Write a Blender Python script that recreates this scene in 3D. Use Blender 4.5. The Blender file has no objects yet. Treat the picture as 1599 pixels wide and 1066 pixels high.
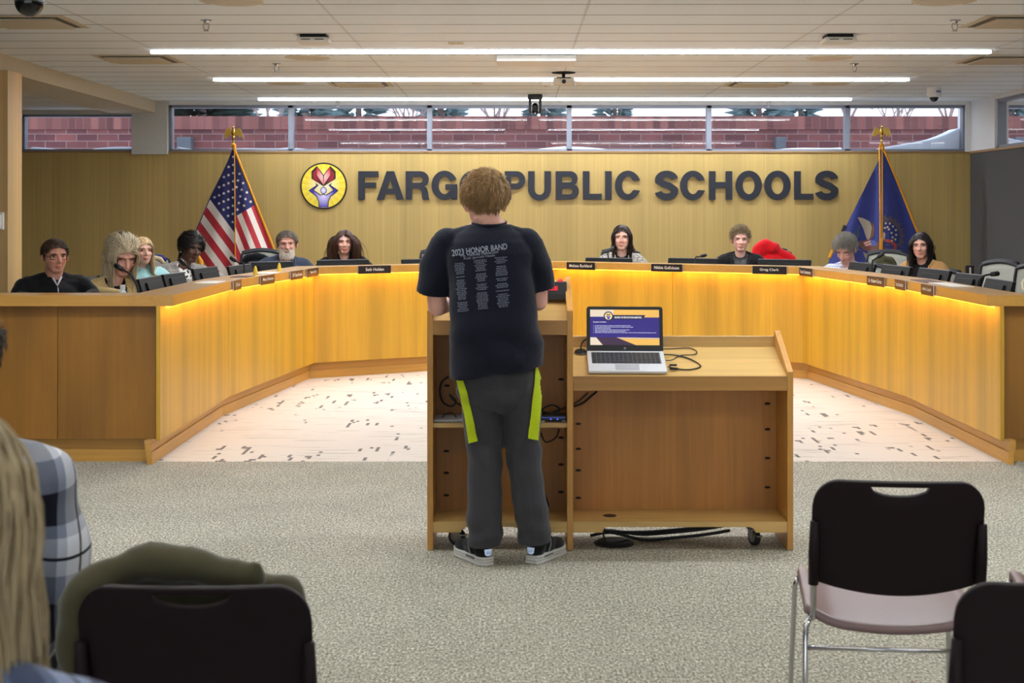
import bpy, bmesh, math, random
from mathutils import Vector, Matrix, Euler
from mathutils.bvhtree import BVHTree
import numpy as np
random.seed(7); np.random.seed(7)
SC = bpy.context.scene
COL = SC.collection
PI = math.pi
H = 1.4            # eye height of the camera
F = 2200.0         # focal length for a 1599 wide frame
VX, VY = 805.0, 329.0

def at(px, py, Y):
    """point at depth Y seen at px,py"""
    return Vector(((px-VX)/F*Y, Y, H-(py-VY)/F*Y))

# ------------------------------------------------------------------ materials
def lin(c):
    return tuple(((v/255.0)/12.92 if v/255.0 <= .04045 else ((v/255.0+.055)/1.055)**2.4) for v in c)

def newmat(name):
    m = bpy.data.materials.new(name); m.use_nodes = True
    nt = m.node_tree
    b = nt.nodes['Principled BSDF']
    return m, nt, b

def N(nt, t, **kw):
    n = nt.nodes.new(t)
    for k, v in kw.items():
        if k.startswith('i_'):
            n.inputs[k[2:].replace('_', ' ')].default_value = v
        else:
            setattr(n, k, v)
    return n

def L(nt, a, b): nt.links.new(a, b)

def coords(nt, scale=(1,1,1), kind='Object', rot=(0,0,0), loc=(0,0,0)):
    tc = N(nt, 'ShaderNodeTexCoord'); mp = N(nt, 'ShaderNodeMapping')
    mp.inputs['Scale'].default_value = scale
    mp.inputs['Rotation'].default_value = rot
    mp.inputs['Location'].default_value = loc
    L(nt, tc.outputs[kind], mp.inputs['Vector'])
    return mp.outputs['Vector']

def math_(nt, op, a, b=None, c=None):
    n = N(nt, 'ShaderNodeMath', operation=op)
    for i, v in enumerate((a, b, c)):
        if v is None: continue
        if isinstance(v, (int, float)): n.inputs[i].default_value = v
        else: L(nt, v, n.inputs[i])
    return n.outputs[0]

def mix(nt, fac, a, b, mode='MIX'):
    n = N(nt, 'ShaderNodeMix', data_type='RGBA', blend_type=mode)
    for sock, v in ((n.inputs['Factor'], fac), (n.inputs[6], a), (n.inputs[7], b)):
        if isinstance(v, (int, float)): sock.default_value = v
        elif isinstance(v, tuple): sock.default_value = v if len(v) == 4 else (*v, 1)
        else: L(nt, v, sock)
    return n.outputs[2]

def ramp(nt, fac, stops):
    n = N(nt, 'ShaderNodeValToRGB')
    cr = n.color_ramp
    while len(cr.elements) < len(stops): cr.elements.new(.5)
    for e, (p, c) in zip(cr.elements, stops):
        e.position = p
        e.color = (c, c, c, 1) if isinstance(c, (int, float)) else (*c, 1)
    L(nt, fac, n.inputs[0])
    return n.outputs[0]

def noise(nt, vec, scale=5, detail=3, rough=.5, dist=0):
    n = N(nt, 'ShaderNodeTexNoise')
    n.inputs['Scale'].default_value = scale; n.inputs['Detail'].default_value = detail
    n.inputs['Roughness'].default_value = rough; n.inputs['Distortion'].default_value = dist
    if vec is not None: L(nt, vec, n.inputs['Vector'])
    return n.outputs['Fac']

def bump(nt, b, h, strength=.2, dist=.01):
    n = N(nt, 'ShaderNodeBump'); n.inputs['Strength'].default_value = strength
    n.inputs['Distance'].default_value = dist
    L(nt, h, n.inputs['Height']); L(nt, n.outputs[0], b.inputs['Normal'])

def mul(c, f): return tuple(min(1, x*f) for x in c)

def plain(name, rgb, rough=.5, metal=0., var=.10, scale=20, bmp=0., spec=.5, emit=None, estr=0, sheen=0, stretch=(1,1,1)):
    m, nt, b = newmat(name)
    c = lin(rgb)
    v = coords(nt, stretch)
    f = noise(nt, v, scale, 3)
    L(nt, mix(nt, f, mul(c, 1-var*1.5), mul(c, 1+var*1.5)), b.inputs['Base Color'])
    b.inputs['Roughness'].default_value = rough; b.inputs['Metallic'].default_value = metal
    b.inputs['Specular IOR Level'].default_value = spec
    if sheen: b.inputs['Sheen Weight'].default_value = sheen
    if bmp: bump(nt, b, f, bmp, .005)
    if emit:
        b.inputs['Emission Color'].default_value = (*lin(emit), 1); b.inputs['Emission Strength'].default_value = estr
    return m

def wood(name, rgb, grain=(14, 14, .7), strip=(5, 0, 0), var=.16, rough=.42, sv=.10, fine=90):
    """veneer: grain runs along the axis with the small scale; strip = bands across"""
    m, nt, b = newmat(name)
    c = lin(rgb)
    v = coords(nt, grain)
    n1 = noise(nt, v, 1.6, 5, .6, .8)
    v2 = coords(nt, tuple(g*7 if g > 2 else g*1.4 for g in grain))
    n2 = noise(nt, v2, 1.0, 3, .6)
    v3 = coords(nt, strip)
    n3 = noise(nt, v3, 1.0, 1, .5)
    cc = mix(nt, ramp(nt, n1, [(.3, 0.), (.7, 1.)]), mul(c, 1-var), mul(c, 1+var*.7))
    cc = mix(nt, ramp(nt, n2, [(.35, 0.), (.65, 1.)]), mix(nt, .25, cc, mul(c, .6)), cc)
    st = ramp(nt, n3, [(.38, 1-sv*1.6), (.5, 1.), (.62, 1+sv)])
    L(nt, mix(nt, 1., cc, st, 'MULTIPLY'), b.inputs['Base Color'])
    b.inputs['Roughness'].default_value = rough
    b.inputs['Coat Weight'].default_value = .15; b.inputs['Coat Roughness'].default_value = .3
    return m

# ------------------------------------------------------------------ mesh builder
class MB:
    def __init__(s): s.bm = bmesh.new(); s.mi = 0
    def _fin(s, fs):
        for f in fs: f.material_index = s.mi
    def box(s, lo, hi, Mx=None):
        co = [(x, y, z) for x in (lo[0], hi[0]) for y in (lo[1], hi[1]) for z in (lo[2], hi[2])]
        vs = [s.bm.verts.new((Mx @ Vector(c)) if Mx else c) for c in co]
        fs = [s.bm.faces.new([vs[i] for i in q]) for q in ((0,1,3,2),(4,6,7,5),(0,4,5,1),(2,3,7,6),(0,2,6,4),(1,5,7,3))]
        s._fin(fs); return s
    def tube(s, pts, r, seg=8, caps=True, flat=1.0):
        pts = [Vector(p) for p in pts]; n = len(pts)
        rs = r if isinstance(r, (list, tuple)) else [r]*n
        rings = []; up = None
        for i, p in enumerate(pts):
            d = (pts[min(i+1, n-1)]-pts[max(i-1, 0)])
            if d.length < 1e-9: d = Vector((0,0,1))
            d.normalize()
            if up is None:
                up = Vector((0,0,1)) if abs(d.z) < .9 else Vector((1,0,0))
            a = d.cross(up)
            if a.length < 1e-6: a = d.cross(Vector((0,1,0)))
            a.normalize(); b2 = a.cross(d).normalized(); up = b2
            rings.append([s.bm.verts.new(p+rs[i]*(math.cos(2*PI*k/seg)*a+flat*math.sin(2*PI*k/seg)*b2)) for k in range(seg)])
        fs = []
        for i in range(n-1):
            for k in range(seg):
                fs.append(s.bm.faces.new((rings[i][k], rings[i][(k+1)%seg], rings[i+1][(k+1)%seg], rings[i+1][k])))
        if caps:
            fs.append(s.bm.faces.new(rings[0][::-1])); fs.append(s.bm.faces.new(rings[-1]))
        s._fin(fs); return s
    def cyl(s, a, b, r, r2=None, seg=16): return s.tube([a, b], [r, r if r2 is None else r2], seg)
    def cap(s, a, b, r, r2=None, seg=12, rr=5):
        """tapered capsule"""
        a = Vector(a); b = Vector(b); r2 = r if r2 is None else r2
        s.ell(a, (r, r, r), seg=seg, rings=rr+2); s.ell(b, (r2, r2, r2), seg=seg, rings=rr+2)
        if (b-a).length > 1e-4: s.tube([a, b], [r*.995, r2*.995], seg)
        return s
    def chain(s, pts, rs, seg=12):
        for i in range(len(pts)-1): s.cap(pts[i], pts[i+1], rs[i], rs[i+1], seg)
        return s
    def ell(s, c, r, rot=None, seg=16, rings=10):
        c = Vector(c); R = rot.to_matrix() if rot is not None and not isinstance(rot, Matrix) else (rot or Matrix.Identity(3))
        top = s.bm.verts.new(c+R@Vector((0,0,r[2]))); bot = s.bm.verts.new(c+R@Vector((0,0,-r[2])))
        rows = []
        for i in range(1, rings):
            t = PI*i/rings
            rows.append([s.bm.verts.new(c+R@Vector((r[0]*math.sin(t)*math.cos(2*PI*k/seg), r[1]*math.sin(t)*math.sin(2*PI*k/seg), r[2]*math.cos(t)))) for k in range(seg)])
        fs = []
        for k in range(seg):
            k2 = (k+1) % seg
            fs.append(s.bm.faces.new((top, rows[0][k], rows[0][k2])))
            for i in range(len(rows)-1): fs.append(s.bm.faces.new((rows[i][k], rows[i+1][k], rows[i+1][k2], rows[i][k2])))
            fs.append(s.bm.faces.new((rows[-1][k], bot, rows[-1][k2])))
        s._fin(fs); return s
    def lathe(s, prof, c=(0,0,0), seg=24, Mx=None):
        c = Vector(c); rows = []
        for r, z in prof:
            rows.append([s.bm.verts.new(c+((Mx @ Vector((r*math.cos(2*PI*k/seg), r*math.sin(2*PI*k/seg), z))) if Mx else Vector((r*math.cos(2*PI*k/seg), r*math.sin(2*PI*k/seg), z)))) for k in range(seg)])
        fs = []
        for i in range(len(rows)-1):
            for k in range(seg):
                k2 = (k+1) % seg
                fs.append(s.bm.faces.new((rows[i][k], rows[i][k2], rows[i+1][k2], rows[i+1][k])))
        fs.append(s.bm.faces.new(rows[0][::-1])); fs.append(s.bm.faces.new(rows[-1]))
        s._fin(fs); return s
    def prism(s, poly, z0, z1, Mx=None):
        T = (lambda v: Mx @ Vector(v)) if Mx else Vector
        a = [s.bm.verts.new(T((x, y, z0))) for x, y in poly]; b = [s.bm.verts.new(T((x, y, z1))) for x, y in poly]
        n = len(poly)
        fs = [s.bm.faces.new(a[::-1]), s.bm.faces.new(b)]
        for i in range(n): fs.append(s.bm.faces.new((a[i], a[(i+1)%n], b[(i+1)%n], b[i])))
        s._fin(fs); return s
    def poly(s, pts):
        f = s.bm.faces.new([s.bm.verts.new(p) for p in pts]); s._fin([f]); return f
    def build(s, name, mats, parent=None, smooth=False, bevel=0., segs=2, loc=None, rot=None, angle=None):
        bmesh.ops.recalc_face_normals(s.bm, faces=s.bm.faces)
        me = bpy.data.meshes.new(name); s.bm.to_mesh(me); s.bm.free()
        return mkobj(name, me, mats, parent, smooth, bevel, segs, loc, rot, angle)

def mkobj(name, me, mats, parent=None, smooth=False, bevel=0., segs=2, loc=None, rot=None, angle=None):
    for m in (mats if isinstance(mats, (list, tuple)) else [mats]): me.materials.append(m)
    o = bpy.data.objects.new(name, me); COL.objects.link(o)
    if parent: o.parent = parent
    if loc is not None: o.location = loc
    if rot is not None: o.rotation_euler = rot
    if smooth: me.polygons.foreach_set('use_smooth', [True]*len(me.polygons))
    if bevel:
        b = o.modifiers.new('b', 'BEVEL'); b.width = bevel; b.segments = segs; b.limit_method = 'ANGLE'; b.angle_limit = angle or .6
    return o

def thing(name, label, cat, loc=(0,0,0), rotz=0, group=None):
    o = bpy.data.objects.new(name, None); COL.objects.link(o)
    o.location = loc; o.rotation_euler = (0, 0, rotz); o.empty_display_size = .1
    return tag(o, label, cat, group)
def tag(o, label, cat, group=None, kind=None):
    if label: o['label'] = label
    if cat: o['category'] = cat
    if group: o['group'] = group
    if kind: o['kind'] = kind
    return o
def struct(o): o['kind'] = 'structure'; return o

def dup(root, loc, rotz, label, group=None):
    r = root.copy(); COL.objects.link(r); r.location = loc; r.rotation_euler = (0, 0, rotz)
    r['label'] = label
    if group: r['group'] = group
    for ch in list(root.children):
        c = ch.copy(); COL.objects.link(c); c.parent = r
        for g in ch.children:
            d = g.copy(); COL.objects.link(d); d.parent = c
    return r

def eval_mesh(o, name):
    dg = bpy.context.evaluated_depsgraph_get(); dg.update()
    me = bpy.data.meshes.new_from_object(o.evaluated_get(dg)); me.name = name
    return me

def voxel(mb, name, mat, parent=None, vox=.006, it=3, fac=.5, post=None):
    """union of the builder's closed shapes as one continuous surface"""
    bmesh.ops.recalc_face_normals(mb.bm, faces=mb.bm.faces)
    me = bpy.data.meshes.new('t'); mb.bm.to_mesh(me); mb.bm.free()
    o = bpy.data.objects.new('t', me); COL.objects.link(o)
    r = o.modifiers.new('r', 'REMESH'); r.mode = 'VOXEL'; r.voxel_size = vox; r.use_smooth_shade = True
    if it:
        sm = o.modifiers.new('s', 'SMOOTH'); sm.factor = fac; sm.iterations = it
    out = eval_mesh(o, name)
    bpy.data.objects.remove(o); bpy.data.meshes.remove(me)
    if post: post(out)
    return mkobj(name, out, mat, parent, True)

def vco(me):
    a = np.empty(len(me.vertices)*3, dtype=np.float64); me.vertices.foreach_get('co', a); return a.reshape(-1, 3)
def setco(me, a):
    me.vertices.foreach_set('co', np.ascontiguousarray(a, dtype=np.float32).ravel()); me.update()

def textmesh(txt, size=1., offset=0., depth=0., align='CENTER', res=4, spacing=1.):
    cu = bpy.data.curves.new('t', 'FONT'); cu.body = txt; cu.size = size; cu.offset = offset
    cu.extrude = depth; cu.align_x = align; cu.resolution_u = res; cu.space_character = spacing
    o = bpy.data.objects.new('t', cu); COL.objects.link(o)
    me = eval_mesh(o, 't')
    bpy.data.objects.remove(o); bpy.data.curves.remove(cu)
    return me

def fitted_text(txt, x0, x1, y0, y1, bold=0., depth=0., res=4):
    """text mesh stretched to the box, in the XY plane"""
    me = textmesh(txt, 1., bold, 0, res=res)
    a = vco(me); lo = a.min(0); hi = a.max(0)
    a[:, 0] = x0+(a[:, 0]-lo[0])/max(hi[0]-lo[0], 1e-6)*(x1-x0)
    a[:, 1] = y0+(a[:, 1]-lo[1])/max(hi[1]-lo[1], 1e-6)*(y1-y0)
    setco(me, a)
    if depth:
        bm = bmesh.new(); bm.from_mesh(me)
        bmesh.ops.remove_doubles(bm, verts=bm.verts, dist=1e-5)
        g = bmesh.ops.extrude_face_region(bm, geom=list(bm.faces))
        for v in g['geom']:
            if isinstance(v, bmesh.types.BMVert): v.co.z += depth
        bmesh.ops.recalc_face_normals(bm, faces=bm.faces)
        bm.to_mesh(me); bm.free()
    return me
def xform(me, Mx):
    me.transform(Mx); me.update(); return me

# upright in the XZ plane, facing -Y (towards the camera)
UP = Matrix.Rotation(PI/2, 4, 'X')

def offset_line(pts, d):
    """polyline offset to its left by d (mitred)"""
    out = []
    P = [Vector(p) for p in pts]
    for i, p in enumerate(P):
        ds = []
        if i > 0: ds.append((p-P[i-1]).normalized())
        if i < len(P)-1: ds.append((P[i+1]-p).normalized())
        ns = [Vector((-q.y, q.x)) for q in ds]
        if len(ns) == 1: out.append(p+ns[0]*d)
        else:
            b = (ns[0]+ns[1]).normalized(); out.append(p+b*(d/b.dot(ns[0])))
    return out
AMBER = 1.0
LEDS = 100.0
SEATING_FILLS = [(-1.2, 2.6, 12, 2.6, .1), (2.2, 2.6, 12, 2.6, .1)]
CEILING_FILLS = [(-1.6, 5.2, 38), (2.2, 5.2, 38), (-1.6, 1.5, 10), (2.2, 1.5, 10)]
# ------------------------------------------------------------------ camera
cam = bpy.data.cameras.new('camera'); co = bpy.data.objects.new('camera', cam); COL.objects.link(co)
co.location = (0, 0, H); co.rotation_euler = (PI/2, 0, 0)
cam.sensor_width = 36; cam.lens = 36*F/1599.0
cam.shift_x = -(VX-799.5)/1599.0; cam.shift_y = -(533-VY)/1599.0
cam.clip_start = .05; cam.clip_end = 200
cam.dof.use_dof = True; cam.dof.focus_distance = 9.5; cam.dof.aperture_fstop = 8.5
SC.camera = co
SC.view_settings.view_transform = 'Standard'
SC.view_settings.look = 'None'
SC.view_settings.exposure = 0.12
SC.cycles.use_denoising = True
SC.cycles.max_bounces = 8; SC.cycles.transparent_max_bounces = 16
SC.cycles.sample_clamp_indirect = 6

# ------------------------------------------------------------------ setting materials
YW = 15.05; ZC = 2.57; XR = 4.857; XL = -5.35
def carpet_grey():
    m, nt, b = newmat('grey_carpet')
    v = coords(nt)
    a = noise(nt, coords(nt, (1, .45, 1)), 120, 4, .75)
    big = noise(nt, v, 2.2, 4, .6)
    st = noise(nt, coords(nt, (40, 5, 1)), 1.0, 3, .6)
    c = ramp(nt, a, [(.33, lin((84, 80, 70))), (.46, lin((154, 149, 134))), (.56, lin((190, 185, 169))), (.66, lin((240, 237, 226)))])
    c = mix(nt, 1., c, ramp(nt, big, [(.3, .88), (.7, 1.06)]), 'MULTIPLY')
    c = mix(nt, 1., c, ramp(nt, st, [(.35, .93), (.65, 1.05)]), 'MULTIPLY')
    L(nt, c, b.inputs['Base Color']); b.inputs['Roughness'].default_value = .95
    b.inputs['Specular IOR Level'].default_value = .1
    bump(nt, b, a, .6, .006)
    return m
def carpet_cream():
    m, nt, b = newmat('cream_carpet')
    v = coords(nt)
    fine = noise(nt, v, 220, 3, .7)
    # thin lines across (along X)
    l1 = ramp(nt, noise(nt, coords(nt, (2.2, 34, 1)), 1., 2, .55), [(.62, 0.), (.65, 1.)])
    def snap(sx, sy):
        q = N(nt, 'ShaderNodeVectorMath', operation='SNAP'); L(nt, v, q.inputs[0]); q.inputs[1].default_value = (sx, sy, 1); return q.outputs[0]
    def bn(sx, sy, fx, fy, off, lo, hi, det=2):
        mp = N(nt, 'ShaderNodeMapping'); L(nt, snap(sx, sy), mp.inputs['Vector']); mp.inputs['Scale'].default_value = (fx, fy, 1); mp.inputs['Location'].default_value = (off, off*1.7, 0)
        return ramp(nt, noise(nt, mp.outputs[0], 1., det, .6), [(lo, 0.), (hi, 1.)])
    # dashes along Y
    l2 = bn(.02, .05, 19, 2.9, 3.3, .605, .61, 3)
    k2 = ramp(nt, noise(nt, coords(nt, (1.6, 1.1, 1), loc=(9, 1, 0)), 1., 1), [(.50, 0.), (.53, 1.)])
    blk = bn(.022, .045, 11, 4, 1.2, .675, .68, 4)
    d = math_(nt, 'MAXIMUM', math_(nt, 'MULTIPLY', l2, k2), blk)
    c = mix(nt, ramp(nt, fine, [(.3, 0.), (.7, 1.)]), lin((212, 202, 188)), lin((236, 229, 220)))
    c = mix(nt, math_(nt, 'MULTIPLY', l1, .45), c, lin((120, 110, 98)))
    c = mix(nt, math_(nt, 'MULTIPLY', d, .8), c, lin((84, 81, 80)))
    L(nt, c, b.inputs['Base Color']); b.inputs['Roughness'].default_value = .95
    b.inputs['Specular IOR Level'].default_value = .1
    bump(nt, b, fine, .4, .004)
    return m
def ceil_mat(name, rgb, x0, dx, y0, dy):
    m, nt, b = newmat(name)
    v = coords(nt)
    sp = N(nt, 'ShaderNodeSeparateXYZ'); L(nt, v, sp.inputs[0])
    def line(s, o, d, w):
        q = math_(nt, 'FRACT', math_(nt, 'DIVIDE', math_(nt, 'SUBTRACT', s, o-50*d), d))
        return math_(nt, 'LESS_THAN', math_(nt, 'ABSOLUTE', math_(nt, 'SUBTRACT', q, .5)), w/d/2)
    ly = line(sp.outputs[1], y0+dy/2, dy, .024)
    lx = line(sp.outputs[0], x0+dx/2, dx, .016)
    per = noise(nt, v, 300, 2)
    c = mix(nt, ramp(nt, per, [(.4, 0.), (.6, 1.)]), mul(lin(rgb), .95), mul(lin(rgb), 1.03))
    c = mix(nt, math_(nt, 'MULTIPLY', lx, .28), c, lin((120, 105, 82)))
    c = mix(nt, math_(nt, 'MULTIPLY', ly, .8), c, lin((104, 100, 98)))
    L(nt, c, b.inputs['Base Color']); b.inputs['Roughness'].default_value = .9
    b.inputs['Specular IOR Level'].default_value = .2
    bump(nt, b, math_(nt, 'SUBTRACT', 1., math_(nt, 'MAXIMUM', lx, ly)), .5, .008)
    return m
def brick_mat():
    m, nt, b = newmat('brick')
    v = coords(nt, (1, 1, 1))
    sp = N(nt, 'ShaderNodeSeparateXYZ'); L(nt, v, sp.inputs[0])
    cm = N(nt, 'ShaderNodeCombineXYZ'); L(nt, sp.outputs[0], cm.inputs[0]); L(nt, sp.outputs[2], cm.inputs[1])
    bt = N(nt, 'ShaderNodeTexBrick'); L(nt, cm.outputs[0], bt.inputs['Vector'])
    bt.inputs['Color1'].default_value = (*lin((128, 76, 72)), 1); bt.inputs['Color2'].default_value = (*lin((98, 58, 60)), 1)
    bt.inputs['Mortar'].default_value = (*lin((138, 112, 110)), 1); bt.inputs['Scale'].default_value = 1
    bt.inputs['Mortar Size'].default_value = .006; bt.inputs['Brick Width'].default_value = .27; bt.inputs['Row Height'].default_value = .092
    n = noise(nt, coords(nt, (1.5, 1, 3)), 2., 4)
    L(nt, mix(nt, 1., bt.outputs['Color'], ramp(nt, n, [(.3, .82), (.7, 1.15)]), 'MULTIPLY'), b.inputs['Base Color'])
    b.inputs['Roughness'].default_value = .9
    return m
def brick_cap_mat():
    m, nt, b = newmat('soldier_brick')
    v = coords(nt)
    sp = N(nt, 'ShaderNodeSeparateXYZ'); L(nt, v, sp.inputs[0])
    fl = math_(nt, 'DIVIDE', sp.outputs[0], .098)
    fr = math_(nt, 'FRACT', math_(nt, 'ADD', fl, 100.))
    wn = N(nt, 'ShaderNodeTexWhiteNoise', noise_dimensions='1D'); L(nt, math_(nt, 'FLOOR', fl), wn.inputs['W'])
    c = mix(nt, wn.outputs[0], lin((98, 58, 56)), lin((150, 94, 86)))
    c = mix(nt, math_(nt, 'LESS_THAN', fr, .16), c, lin((112, 84, 84)))
    L(nt, c, b.inputs['Base Color']); b.inputs['Roughness'].default_value = .9
    return m
def glass_mat():
    m = bpy.data.materials.new('window_glass'); m.use_nodes = True; nt = m.node_tree
    nt.nodes.clear()
    out = N(nt, 'ShaderNodeOutputMaterial')
    tr = N(nt, 'ShaderNodeBsdfTransparent'); gl = N(nt, 'ShaderNodeBsdfGlossy'); gl.inputs['Roughness'].default_value = .0
    gl.inputs['Color'].default_value = (1, 1, 1, 1); tr.inputs['Color'].default_value = (.93, .95, 1., 1)
    fr = N(nt, 'ShaderNodeFresnel'); fr.inputs['IOR'].default_value = 1.52
    nz = noise(nt, coords(nt), .3, 1)
    f = math_(nt, 'MULTIPLY', fr.outputs[0], math_(nt, 'ADD', 1.0, math_(nt, 'MULTIPLY', nz, .1)))
    ms = N(nt, 'ShaderNodeMixShader'); L(nt, f, ms.inputs[0]); L(nt, tr.outputs[0], ms.inputs[1]); L(nt, gl.outputs[0], ms.inputs[2])
    L(nt, ms.outputs[0], out.inputs[0])
    return m
M_GLASS = glass_mat()
M_WOODWALL = wood('wall_veneer', (182, 154, 90), grain=(26, 26, .22), strip=(3.2, 3.2, 0), var=.13, sv=.05, rough=.55)
M_MAPLE = wood('maple_veneer', (207, 160, 46), grain=(7, 7, .45), strip=(4.2, 0, 0), var=.13, sv=.10)
M_MAPLE_H = wood('maple_horizontal', (202, 150, 68), grain=(.6, 8, 14), strip=(.7, 3, 0), var=.13, sv=.06)
M_MAPLE_Y = wood('maple_along', (202, 155, 86), grain=(8, .6, 14), strip=(3, .7, 0), var=.13, sv=.06)
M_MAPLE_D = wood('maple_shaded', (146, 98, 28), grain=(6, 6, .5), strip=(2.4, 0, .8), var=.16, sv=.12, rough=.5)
M_LECT_IN = wood('lectern_inside_shade', (184, 126, 58), grain=(9, 9, .6), strip=(2.2, 0, .9), var=.18, sv=.14, rough=.5)  # darker copy of the maple: shade inside the lectern put into the colour
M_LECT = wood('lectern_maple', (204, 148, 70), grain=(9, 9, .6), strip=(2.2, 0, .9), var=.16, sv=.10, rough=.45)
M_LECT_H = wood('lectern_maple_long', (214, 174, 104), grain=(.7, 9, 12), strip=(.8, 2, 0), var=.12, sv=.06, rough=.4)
M_WHITE = plain('white_paint', (226, 226, 224), .55, var=.02)
M_FRAME = plain('window_frame_metal', (124, 130, 142), .4, var=.02)
M_SOFFIT = plain('soffit_paint', (196, 184, 160), .85, var=.03)
M_GREYWALL = plain('grey_fabric_wall', (76, 74, 72), .95, var=.06, scale=60, bmp=.1)
M_WALLPAINT = plain('wall_paint', (200, 196, 188), .85, var=.03)
M_SNOW = plain('snow', (236, 242, 252), .9, var=.03, scale=6)
M_BLACK = plain('black_plastic', (20, 20, 22), .4, var=.1)
M_BLACKM = plain('matte_black', (24, 24, 25), .75, var=.1)
M_CHROME = plain('chrome', (205, 205, 210), .12, 1., var=.03)
M_STEEL = plain('steel', (170, 172, 176), .3, 1., var=.05)
M_GOLD = plain('brass_gold', (214, 176, 84), .25, 1., var=.08)
M_PLAST_W = plain('white_plastic', (228, 226, 220), .45, var=.03)
M_LEDS = plain('lamp_side', (255, 255, 255), .5, emit=(246, 250, 255), estr=5, var=.0)
M_LED = plain('lamp_diffuser', (255, 255, 255), .5, emit=(240, 246, 255), estr=LEDS, var=.0)

# ------------------------------------------------------------------ floor
fl = MB().box((XL, -4.5, -.06), (XR, 7.87, 0)); struct(fl.build('floor', carpet_grey()))
fl = MB().box((XL, 7.87, -.06), (XR, YW+.2, 0)); struct(fl.build('floor', carpet_cream()))
# ------------------------------------------------------------------ ceiling (main), beam and low ceiling at the left
XB = -3.83
M_CEIL = ceil_mat('ceiling_planks', (242, 249, 253), .413, 1.518, 7.989, .4324)
cl = MB().box((XB, -4.5, ZC), (XR, YW+.2, ZC+.08)); struct(cl.build('ceiling', M_CEIL))
cl = MB().box((XL, -4.5, 2.475), (XB-.5, YW+.2, 2.6)); struct(cl.build('ceiling', ceil_mat('ceiling_low', (206, 200, 188), -4.6, .6, 8, .6)))
struct(MB().box((XB-.5, -4.5, 2.443), (XB, YW, 2.65)).build('trim_1', M_SOFFIT))
# ------------------------------------------------------------------ back wall with clerestory windows
def zpx(y, Y=YW): return H-(y-VY)/F*Y
def xpx(x, Y=YW): return (x-VX)/F*Y
ZS = zpx(234); ZT = 2.53
struct(MB().box((xpx(25), YW, 0), (XR, YW+.2, zpx(237))).build('wall_back', M_WOODWALL))
struct(MB().box((xpx(20), YW-.012, zpx(238.5)), (XR, YW+.2, zpx(236.2))).build('trim_2', plain('wood_cap', (150, 112, 66), .5)))
hd = MB().box((XL, YW, ZT), (XR, YW+.2, ZC+.08)); struct(hd.build('trim_3', M_WHITE))
struct(MB().box((xpx(208), YW-.06, zpx(241)), (xpx(263), YW+.25, ZC)).build('trim_4', plain('pier_paint', (196, 194, 186), .8, var=.03)))
struct(MB().box((xpx(1507), YW-.02, zpx(237)), (XR+.02, YW+.25, ZC)).build('trim_5', M_WHITE))
def window(px0, px1, y0, y1, n):
    x0, x1, zt, zb = xpx(px0), xpx(px1), zpx(y0), zpx(y1)
    fr = MB(); d0, d1 = YW+.01, YW+.11; t = .026
    fr.box((x0, d0, zb-t*.4), (x1, d1, zb+t*.6)); fr.box((x0, d0, zt-t), (x1, d1, zt+t*.5))
    fr.box((x0, d0, zb), (x0+t, d1, zt)); fr.box((x1-t, d0, zb), (x1, d1, zt))
    w = struct(fr.build('window_%d' % n, M_FRAME))
    g = MB(); g.poly([(x0+t*.8, YW+.06, zb), (x1-t*.8, YW+.06, zb), (x1-t*.8, YW+.06, zt), (x0+t*.8, YW+.06, zt)])
    g.build('glass_pane', M_GLASS, w)
wins = [(34, 210, 178.5, 235), (264, 453.5, 164.5, 235), (453.5, 670.5, 164.5, 235), (670.5, 889, 164.5, 235), (889, 1107.5, 164.5, 235), (1107.5, 1324, 164.5, 235), (1324, 1508, 164.5, 235)]
for i, w in enumerate(wins): window(*w, i+1)
# filler above the left window, left return
struct(MB().box((XL, YW, zpx(178.5)), (xpx(208), YW+.2, ZC)).build('trim_6', M_WALLPAINT))
# ------------------------------------------------------------------ right wall: grey fabric below, windows above
ZG = zpx(240)
struct(MB().box((XR, -4.5, 0), (XR+.2, YW+.2, ZG)).build('wall_right', M_GREYWALL))
struct(MB().box((XR-.01, 4, ZG), (XR+.2, YW, ZG+.025)).build('trim_7', plain('wood_sill', (150, 112, 66), .5)))
struct(MB().box((XR, -4.5, 2.53), (XR+.2, YW+.2, ZC+.08)).build('trim_8', M_WHITE))
struct(MB().box((XR, 14.28, ZG+.025), (XR+.2, YW+.2, 2.53)).build('trim_9', M_WHITE))
def side_window(y0, y1, n):
    fr = MB(); a, b2 = XR+.03, XR+.12; t = .03; zb, zt = ZG+.025, 2.53
    fr.box((a, y0, zb), (b2, y1, zb+t)); fr.box((a, y0, zt-t), (b2, y1, zt)); fr.box((a, y0, zb), (b2, y0+t, zt)); fr.box((a, y1-t, zb), (b2, y1, zt))
    w = struct(fr.build('window_%d' % n, M_FRAME))
    g = MB(); g.poly([(XR+.07, y0+t, zb), (XR+.07, y1-t, zb), (XR+.07, y1-t, zt), (XR+.07, y0+t, zt)]); g.build('glass_pane', M_GLASS, w)
for i, (a, b2) in enumerate(((13.35, 14.28), (11.85, 13.35), (10.35, 11.85), (8.85, 10.35))): side_window(a, b2, 8+i)
struct(MB().box((XR, -4.5, ZG), (XR+.2, 8.85, 2.53)).build('wall_right', M_WALLPAINT))
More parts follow.
